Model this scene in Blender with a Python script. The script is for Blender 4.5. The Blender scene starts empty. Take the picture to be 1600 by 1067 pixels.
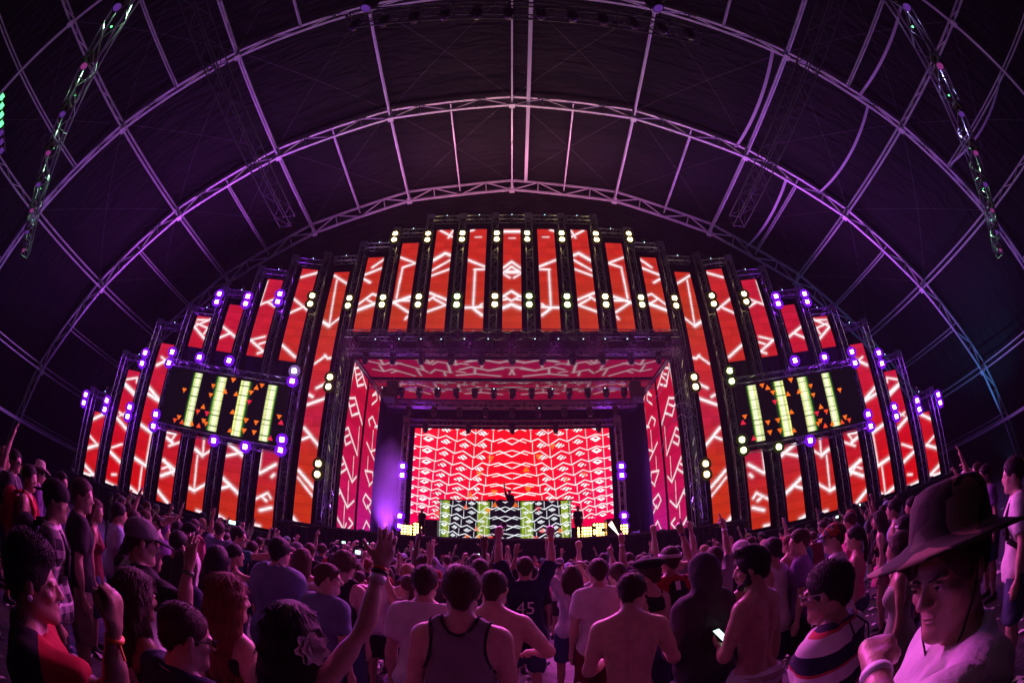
import bpy, math, random
import numpy as np
from mathutils import Vector, Matrix
random.seed(7); RNG = np.random.default_rng(7)
SC = bpy.context.scene
COL = SC.collection
R = math.radians
EYE = 1.9                                  # lens height above the ground

# ------------------------------------------------------------------ camera (15 mm class fisheye, tilted up)
cam = bpy.data.cameras.new('camera'); cam_o = bpy.data.objects.new('camera', cam); COL.objects.link(cam_o)
cam.type = 'PANO'; cam.panorama_type = 'FISHEYE_EQUISOLID'
cam.sensor_width = 36; cam.sensor_height = 24
cam.fisheye_lens = 15.75; cam.fisheye_fov = R(220)
cam.clip_start = 0.05; cam.clip_end = 600
cam_o.location = (0, 0, EYE); cam_o.rotation_euler = (R(117.5), 0, 0)
SC.camera = cam_o

# ------------------------------------------------------------------ night sky
W = bpy.data.worlds.new('World'); SC.world = W; W.use_nodes = True
wt = W.node_tree; wbg = wt.nodes['Background']
sky = wt.nodes.new('ShaderNodeTexSky'); sky.sky_type = 'NISHITA'; sky.sun_disc = False
sky.sun_elevation = R(-4); sky.sun_rotation = R(200)
wt.links.new(sky.outputs[0], wbg.inputs[0]); wbg.inputs[1].default_value = 0.02

SC.view_settings.view_transform = 'Standard'; SC.view_settings.look = 'None'
SC.view_settings.exposure = 0.0; SC.view_settings.gamma = 1.0
SC.cycles.use_denoising = True
SC.cycles.max_bounces = 4; SC.cycles.diffuse_bounces = 2; SC.cycles.glossy_bounces = 2
SC.cycles.transmission_bounces = 2; SC.cycles.volume_bounces = 0; SC.cycles.transparent_max_bounces = 8
SC.cycles.caustics_reflective = False; SC.cycles.caustics_refractive = False
SC.cycles.sample_clamp_indirect = 4.0
SC.cycles.use_light_tree = True

# ------------------------------------------------------------------ helpers
def lin(c):
    """8-bit sRGB triple to linear"""
    return tuple(((v/255)/12.92 if v/255 <= .04045 else ((v/255+.055)/1.055)**2.4) for v in c)

MATS = {}
def mat(name, base=(.5,.5,.5), rough=.5, metal=0., noise=0., nscale=8., bump=0., bscale=60., emit=None, estr=0., spec=.5, stretch=None):
    if name in MATS: return MATS[name]
    m = bpy.data.materials.new(name); m.use_nodes = True; nt = m.node_tree; b = nt.nodes['Principled BSDF']
    b.inputs['Base Color'].default_value = (*base, 1); b.inputs['Roughness'].default_value = rough
    b.inputs['Metallic'].default_value = metal; b.inputs['Specular IOR Level'].default_value = spec
    if emit: b.inputs['Emission Color'].default_value = (*emit, 1); b.inputs['Emission Strength'].default_value = estr
    if noise or bump:
        tc = nt.nodes.new('ShaderNodeTexCoord'); src = tc.outputs['Object']
        if stretch:
            mp = nt.nodes.new('ShaderNodeMapping'); mp.inputs['Scale'].default_value = stretch
            nt.links.new(src, mp.inputs[0]); src = mp.outputs[0]
    if noise:
        n = nt.nodes.new('ShaderNodeTexNoise'); n.inputs['Scale'].default_value = nscale; n.inputs['Detail'].default_value = 4
        nt.links.new(src, n.inputs['Vector'])
        mx = nt.nodes.new('ShaderNodeMix'); mx.data_type = 'RGBA'
        mx.inputs['A'].default_value = (*[v*(1-noise) for v in base], 1); mx.inputs['B'].default_value = (*[min(1, v*(1+noise)) for v in base], 1)
        nt.links.new(n.outputs[0], mx.inputs['Factor']); nt.links.new(mx.outputs['Result'], b.inputs['Base Color'])
    if bump:
        n2 = nt.nodes.new('ShaderNodeTexNoise'); n2.inputs['Scale'].default_value = bscale; n2.inputs['Detail'].default_value = 3
        nt.links.new(src, n2.inputs['Vector'])
        bp = nt.nodes.new('ShaderNodeBump'); bp.inputs['Strength'].default_value = bump; bp.inputs['Distance'].default_value = .02
        nt.links.new(n2.outputs[0], bp.inputs['Height']); nt.links.new(bp.outputs[0], b.inputs['Normal'])
    MATS[name] = m; return m

def obj(name, data, parent=None, loc=None, rot=None, m=None):
    o = bpy.data.objects.new(name, data); COL.objects.link(o)
    if parent: o.parent = parent
    if loc is not None: o.location = loc
    if rot is not None: o.rotation_euler = rot
    if m is not None and data is not None:
        if len(data.materials) == 0: data.materials.append(m)
        elif data.materials[0] != m:
            o.material_slots[0].link = 'OBJECT'; o.material_slots[0].material = m
    return o
def tag(o, label=None, cat=None, group=None, kind=None):
    if label: o['label'] = label
    if cat: o['category'] = cat
    if group: o['group'] = group
    if kind: o['kind'] = kind
    return o
def empty(name, loc=(0,0,0), rz=0., label=None, cat=None, group=None):
    o = bpy.data.objects.new(name, None); COL.objects.link(o); o.empty_display_size = .2
    o.location = loc; o.rotation_euler = (0, 0, rz)
    return tag(o, label, cat, group)

class MB:
    """collects simple solids into one mesh"""
    def __init__(s): s.v = []; s.f = []
    def add(s, vs, fs):
        n = len(s.v); s.v.extend([tuple(map(float, v)) for v in vs]); s.f.extend([tuple(i+n for i in f) for f in fs]); return s
    def box(s, c, size, rot=None):
        hx, hy, hz = [d/2 for d in size]
        vs = [Vector((x, y, z)) for x in (-hx, hx) for y in (-hy, hy) for z in (-hz, hz)]
        if rot is not None: vs = [rot @ v for v in vs]
        c = Vector(c); vs = [v+c for v in vs]
        return s.add(vs, [(0,1,3,2),(4,6,7,5),(0,4,5,1),(2,3,7,6),(0,2,6,4),(1,5,7,3)])
    def tube(s, a, b, r, n=6, r2=None, cap=True):
        a, b = Vector(a), Vector(b); d = b-a
        if d.length < 1e-6: return s
        q = d.to_track_quat('Z', 'Y'); r2 = r if r2 is None else r2; vs = []
        off = math.pi/4 if n == 4 else 0
        for p, rr in ((a, r), (b, r2)):
            for i in range(n):
                t = 2*math.pi*i/n+off; vs.append(p + q @ Vector((rr*math.cos(t), rr*math.sin(t), 0)))
        fs = [(i, (i+1) % n, n+(i+1) % n, n+i) for i in range(n)]
        if cap: fs += [tuple(range(n-1, -1, -1)), tuple(range(n, 2*n))]
        return s.add(vs, fs)
    def lathe(s, prof, n=16, axis='z', c=(0,0,0)):
        vs = []; c = Vector(c)
        for r, h in prof:
            for i in range(n):
                t = 2*math.pi*i/n; x, y = r*math.cos(t), r*math.sin(t)
                vs.append(c + Vector({'z': (x, y, h), 'y': (x, h, y), 'x': (h, x, y)}[axis]))
        fs = [(j*n+i, j*n+(i+1) % n, (j+1)*n+(i+1) % n, (j+1)*n+i) for j in range(len(prof)-1) for i in range(n)]
        fs += [tuple(range(n-1, -1, -1)), tuple(range((len(prof)-1)*n, len(prof)*n))]
        return s.add(vs, fs)
    def mesh(s, name, m=None, smooth=False):
        me = bpy.data.meshes.new(name); me.from_pydata(s.v, [], s.f)
        if smooth: me.polygons.foreach_set('use_smooth', [True]*len(me.polygons))
        if m: me.materials.append(m)
        me.update(); return me
    def build(s, name, m=None, parent=None, loc=None, rot=None, smooth=False):
        return obj(name, s.mesh(name, m, smooth), parent, loc, rot)

ORD = ['first','second','third','fourth','fifth','sixth','seventh','eighth','ninth','tenth','eleventh','twelfth','thirteenth','fourteenth','fifteenth','sixteenth','seventeenth','eighteenth','nineteenth','twentieth']

M_ALU = mat('aluminium', (.36,.36,.38), .3, .9, noise=.25, nscale=3, bump=.05)
M_STEEL = mat('painted_steel', (.66,.65,.67), .42, .2, noise=.4, nscale=1.1)
M_BLACKTRUSS = mat('black_truss_paint', (.045,.045,.05), .5, .2)
M_BLACK = mat('black_housing', (.018,.018,.02), .45)
M_DRAPE = mat('black_drape', (.012,.012,.014), .85, noise=.3, nscale=2, bump=.3, bscale=9, stretch=(6,6,.3))
M_GLASSDARK = mat('dark_lens', (.03,.03,.05), .08, spec=.8)
# ================================================================== ground
def make_ground():
    n = 90; s = 150.; vs = []; fs = []
    xs = np.sign(np.linspace(-1,1,n))*np.abs(np.linspace(-1,1,n))**2.2*s
    for j in range(n):
        for i in range(n):
            x, y = xs[i], xs[j]+4
            z = .018*math.sin(x*2.1+y)*math.cos(y*1.7-x*.4) + .012*math.sin(x*5.3)*math.sin(y*4.7) if abs(x) < 30 and abs(y) < 30 else 0
            vs.append((x, y, z))
    for j in range(n-1):
        for i in range(n-1): fs.append((j*n+i, j*n+i+1, (j+1)*n+i+1, (j+1)*n+i))
    mb = MB(); mb.v = vs; mb.f = fs
    m = bpy.data.materials.new('trampled_ground'); m.use_nodes = True; nt = m.node_tree; b = nt.nodes['Principled BSDF']
    tc = nt.nodes.new('ShaderNodeTexCoord')
    n1 = nt.nodes.new('ShaderNodeTexNoise'); n1.inputs['Scale'].default_value = 1.3; n1.inputs['Detail'].default_value = 6
    n2 = nt.nodes.new('ShaderNodeTexNoise'); n2.inputs['Scale'].default_value = 14; n2.inputs['Detail'].default_value = 5
    for q in (n1, n2): nt.links.new(tc.outputs['Object'], q.inputs['Vector'])
    cr = nt.nodes.new('ShaderNodeValToRGB'); cr.color_ramp.elements[0].color = (.012,.010,.010,1); cr.color_ramp.elements[1].color = (.05,.044,.042,1)
    cr.color_ramp.elements[0].position = .35; cr.color_ramp.elements[1].position = .7
    nt.links.new(n1.outputs[0], cr.inputs[0]); nt.links.new(cr.outputs[0], b.inputs['Base Color'])
    rr = nt.nodes.new('ShaderNodeMapRange'); rr.inputs[1].default_value = .35; rr.inputs[2].default_value = .65; rr.inputs[3].default_value = .42; rr.inputs[4].default_value = .8
    nt.links.new(n1.outputs[0], rr.inputs[0]); nt.links.new(rr.outputs[0], b.inputs['Roughness'])
    bp = nt.nodes.new('ShaderNodeBump'); bp.inputs['Strength'].default_value = .8; bp.inputs['Distance'].default_value = .03
    nt.links.new(n2.outputs[0], bp.inputs['Height']); nt.links.new(bp.outputs[0], b.inputs['Normal'])
    o = mb.build('ground', m, smooth=True); tag(o, 'dark trampled festival ground strewn with litter', None, None, 'structure')
make_ground()

def make_litter():
    """crushed cups, paper and confetti trodden into the ground"""
    for k, (cnt, sz, base, nm, lab) in enumerate(((2600,(.02,.075),(.75,.73,.76),'litter','torn paper and confetti scattered over the ground'),)):
        mb = MB()
        for i in range(cnt):
            a = random.uniform(-R(80), R(80)); d = 1.2+random.random()**1.3*15
            x, y = d*math.sin(a), d*math.cos(a)
            if y > 18.5: continue
            l = random.uniform(*sz); w = l*random.uniform(.3,.9); t = random.uniform(0, 6.28); u = Vector((math.cos(t), math.sin(t), random.uniform(-.3,.3)))*l; v = Vector((-math.sin(t), math.cos(t), random.uniform(-.3,.3)))*w
            c = Vector((x, y, .035)); h = Vector((0,0,random.uniform(0,.02)))
            mb.add([c-u-v, c+u-v+h, c+u*.8+v, c-u*.7+v+h, c+h*1.5], [(0,1,4),(1,2,4),(2,3,4),(3,0,4)])
        o = mb.build(nm, mat('litter_paper', base, .45, noise=.4, nscale=.9)); tag(o, lab, None, None, 'stuff')
    # single things one can pick out: crushed cups and bottles
    cup = MB().lathe([(.001,0),(.03,0),(.031,.01),(.043,.11),(.04,.11),(.029,.012),(.001,.012)], 12, 'x').mesh('plastic_cup', mat('clear_cup', (.7,.7,.75), .25, noise=.2), True)
    for i,(x,y,t,lab) in enumerate(((-2.9,2.35,.4,'crushed plastic cup lying beside the boy in the red shirt'),(-2.55,1.95,2.2,'plastic cup lying on the ground near the bottom left corner'),(3.3,4.6,1.1,'plastic cup on the bare ground right of the girl in pink'),(3.75,3.6,.2,'plastic cup on bare ground behind the striped shirt man'),(4.1,6.1,2.6,'plastic cup farthest out on the bare ground at the right'))):
        o = obj('plastic_cup', cup, None, (x,y,.05), (0,.05,t)); o.scale = (1,.8,1); tag(o, lab, 'cup', 'cups dropped on the ground')
make_litter()

# ================================================================== tent
PROF = [(0,26.0),(7.45,25.1),(14.4,22.5),(20.9,18.5),(26.4,13.5),(31.7,7.45),(35.6,0.0)]
def prof_pts(half=False):
    pts = [(-x, z) for x, z in PROF[:0:-1]] + PROF
    if half:
        out = []
        for a, b in zip(pts[:-1], pts[1:]): out += [a, ((a[0]+b[0])/2, (a[1]+b[1])/2)]
        return out+[pts[-1]]
    return pts
def outward(i, pts):
    a = pts[max(0, i-1)]; b = pts[min(len(pts)-1, i+1)]
    t = Vector((b[0]-a[0], 0, b[1]-a[1])).normalized(); return Vector((-t.z, 0, t.x))
DEPTH = 1.05
ARCH_Y = [22.5, 15.0, 7.3, -.7, -8.4]

def make_tent():
    t = empty('festival_tent', (0, 7, 0), 0, 'huge dark barrel tent on pale steel arches over stage and crowd', 'tent')
    off = Vector((0, -7, 0))
    pts = prof_pts(); n = len(pts)
    inn = [Vector((x, 0, z)) for x, z in pts]; out = [p + outward(i, pts)*DEPTH for i, p in enumerate(inn)]
    chord = MB()
    for P in (inn, out):
        for a, b in zip(P[:-1], P[1:]): chord.tube(a, b, .092, 4)
    for a, b in zip(inn, out): chord.tube(a, b, .13, 4)
    chord_me = chord.mesh('arch', M_STEEL)
    # one shared brace mesh of unit length along z
    brace_me = MB().tube((0,0,0), (0,0,1), .05, 6).mesh('brace', M_STEEL)
    plate_me = MB().box((0,0,0), (.36,.3,.36)).mesh('joint_plate', M_STEEL)
    for k, y in enumerate(ARCH_Y):
        a = obj('arch', chord_me, t, Vector((0, y, 0))+off); far = MB()
        for i in range(n-1):
            m = 4
            for j in range(m):
                f0, f1 = j/m, (j+1)/m
                pi, po = inn[i].lerp(inn[i+1], f0), out[i].lerp(out[i+1], f0); qi, qo = inn[i].lerp(inn[i+1], f1), out[i].lerp(out[i+1], f1)
                segs = [(pi, qo) if j % 2 == 0 else (po, qi)]
                if j % 2: segs.append((pi, po))
                for s0, s1 in segs:
                    d = s1-s0
                    if y < -2: far.tube(s0, s1, .05, 4); continue
                    o = obj('brace', brace_me, a, s0); o.rotation_mode = 'QUATERNION'; o.rotation_quaternion = d.to_track_quat('Z','Y'); o.scale = (1,1,d.length)
        if far.v: far.build('brace_set', M_STEEL, a)['kind'] = 'stuff'
        for i in range(1, n-1):
            obj('joint_plate', plate_me, a, inn[i], (0, math.atan2(outward(i,pts).x, outward(i,pts).z), 0))
    # purlins, at the joints and halfway between them
    hp = prof_pts(True)
    for k in range(len(ARCH_Y)-1):
        y1, y0 = ARCH_Y[k], ARCH_Y[k+1]; L = y1-y0
        for i in range(1, len(hp)-1):
            nrm = outward(i, hp); p = Vector((hp[i][0], 0, hp[i][1])); main = i % 2 == 0
            if k == 1 and not main: continue
            mb = MB(); r = .066 if main else .05; d0 = .02 if main else .3
            mb.tube(p*0+nrm*d0+Vector((0,.12,0)), nrm*d0+Vector((0,L-.12,0)), r, 4)
            mb.tube(nrm*(DEPTH-.08)+Vector((0,.12,0)), nrm*(DEPTH-.08)+Vector((0,L-.12,0)), r, 4)
            if main and k in (2,3):
                for j in range(8):
                    a0 = nrm*(d0 if j%2 else DEPTH-.08)+Vector((0, L*(j+.2)/8.4,0)); a1 = nrm*(DEPTH-.08 if j%2 else d0)+Vector((0,L*(j+1.2)/8.4,0)); mb.tube(a0, a1, .03, 4)
            mb.build('purlin', M_STEEL, t, p+Vector((0,y0,0))+off)
    # roof skin: a sheet per bay, sagging a little between the purlins, with creases near the arches
    fab = bpy.data.materials.new('tent_fabric'); fab.use_nodes = True; nt = fab.node_tree; b = nt.nodes['Principled BSDF']
    b.inputs['Base Color'].default_value = (.008,.007,.008,1); b.inputs['Roughness'].default_value = .7; b.inputs['Specular IOR Level'].default_value = .2
    tc = nt.nodes.new('ShaderNodeTexCoord'); mp = nt.nodes.new('ShaderNodeMapping'); mp.inputs['Scale'].default_value = (.35,1.4,.35)
    n1 = nt.nodes.new('ShaderNodeTexNoise'); n1.inputs['Scale'].default_value = 1.1; n1.inputs['Detail'].default_value = 5; n1.inputs['Distortion'].default_value = 1.2
    nt.links.new(tc.outputs['Object'], mp.inputs[0]); nt.links.new(mp.outputs[0], n1.inputs['Vector'])
    bp = nt.nodes.new('ShaderNodeBump'); bp.inputs['Strength'].default_value = .8; bp.inputs['Distance'].default_value = .35
    nt.links.new(n1.outputs[0], bp.inputs['Height']); nt.links.new(bp.outputs[0], b.inputs['Normal'])
    ys = [31.5]+ARCH_Y+[-16]
    for k in range(len(ys)-1):
        y1, y0 = ys[k], ys[k+1]; mb = MB(); cols = []
        ny = 13; ns = 6
        for i in range(len(hp)-1):
            for j in range(ns if i < len(hp)-2 else ns+1):
                f = j/ns; i2 = min(i+1, len(hp)-1)
                p = Vector((hp[i][0], 0, hp[i][1])).lerp(Vector((hp[i2][0],0,hp[i2][1])), f); nr = outward(i,hp).lerp(outward(i2,hp), f).normalized()
                cols.append((p, nr, f))
        for p, nr, f in cols:
            for jj in range(ny):
                g = jj/(ny-1); sag = .28*math.sin(math.pi*g)*(math.sin(math.pi*f)**2*.6+.25) + .05*math.sin(f*17+g*9+p.x)*math.sin(math.pi*g)
                q = p + nr*(DEPTH+.35-sag); mb.v.append((q.x, y0+(y1-y0)*g-7, q.z))
        for i in range(len(cols)-1):
            for jj in range(ny-1): mb.f.append((i*ny+jj, i*ny+jj+1, (i+1)*ny+jj+1, (i+1)*ny+jj))
        mb.build('roof_panel', fab, t, smooth=True)
    # gable cloth behind the stage
    mb = MB(); g = [(p.x, 31.4-7, p.z) for p in [p+outward(i,pts)*(DEPTH+.4) for i,p in enumerate(inn)]]; mb.add(g, [tuple(range(len(g)))])
    mb.build('gable_cloth', fab, t)
    # fabric straps that hang between arches
    strap = mat('pale_strap', (.6,.58,.6), .6)
    for x, y0, y1, sag in ((1.0, -.5, 22, .9),(13.9,7.4,14.9,1.1),(18.6,-.6,7.2,.9),(19.2,7.4,14.9,1.2),(17.2,15.0,22.3,1.0),(23.8,-.5,7.2,1.3)):
        z = np.interp(abs(x), [q[0] for q in PROF], [q[1] for q in PROF])+.55; mb = MB(); N = 14; P = []
        for i in range(N+1):
            f = i/N; P.append(Vector((x, y0+(y1-y0)*f-7, z-.5*sag*4*f*(1-f))))
        for p in P: mb.v += [(p.x-.11,p.y,p.z),(p.x+.11,p.y,p.z),(p.x+.11,p.y,p.z+.02),(p.x-.11,p.y,p.z+.02)]
        for i in range(N):
            for q in range(4): mb.f.append((i*4+q, i*4+(q+1)%4, (i+1)*4+(q+1)%4, (i+1)*4+q))
        mb.build('strap', strap, t)
    # cross wires in the bays
    wire = mat('wire_rope', (.3,.3,.3), .5, .5)
    for k in range(len(ARCH_Y)-2):
        for i in range(2, n-3):
            a = out[i]; bq = out[i+1]; y1, y0 = ARCH_Y[k], ARCH_Y[k+1]
            MB().tube(a+Vector((0,y0,-.1))+off, bq+Vector((0,y1,-.1))+off, .005, 4).tube(a+Vector((0,y1,-.1))+off, bq+Vector((0,y0,-.1))+off, .005, 4).build('cross_wire', wire, t)
    # eave rails along both sides and lit canopy edge panels beyond them
    for sx in (-1, 1):
        MB().tube((sx*33.2, 23-7, 3.6), (sx*33.2, -8-7, 3.6), .16, 4).build('eave_rail', M_STEEL, t)
make_tent()

# ================================================================== glimpses outside, under the eaves
G_YELLOW = mat('lit_canvas', (.5,.4,.1), .7, emit=(.75,.55,.06), estr=.55, noise=.3, nscale=.6)
def outside():
    for sgn in (-1,1):
        sd = 'left' if sgn < 0 else 'right'
        if sgn < 0:
            o = empty('vendor_marquee', (-46,24.5,0), R(60), 'yellow lit vendor marquee outside under the left eave', 'marquee')
            for i in range(5):
                MB().box((-8+4*i,0,2.55),(3.7,.2,1.7)).build('canvas_panel', G_YELLOW, o); MB().tube((-10+4*i,0,0),(-10+4*i,0,4.2),.1,6).build('pole', M_BLACKTRUSS, o)
            MB().box((0,.8,4.0),(20,2.4,.25)).build('roof', M_BLACKTRUSS, o)
            MB().box((0,.3,.8),(20,.3,1.6)).build('counter', M_DRAPE, o)
        else:
            o = empty('vendor_marquee', (42,24,0), R(-62), 'dark vendor marquee with small yellow windows outside at the right', 'marquee')
            MB().box((0,.5,1.7),(26,1.0,3.4)).build('wall', M_DRAPE, o)
            for x in (-7.2,-6.3,5.6,6.5): MB().box((x,-.03,1.95),(.75,.06,.8)).build('lit_window', G_YELLOW, o)
            MB().box((0,-.3,3.0),(26,.25,.35)).build('fascia', M_STEEL, o)
            l = bpy.data.lights.new('fascia_light','SPOT'); l.color = (.1,.3,1.); l.energy = 2500; l.spot_size = R(100); l.shadow_soft_size = .1; q = bpy.data.objects.new('fascia_light', l); COL.objects.link(q); q.parent = o; q.location = (-6,-4,1.0); q.rotation_euler = (R(100),0,0)
outside()
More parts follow.
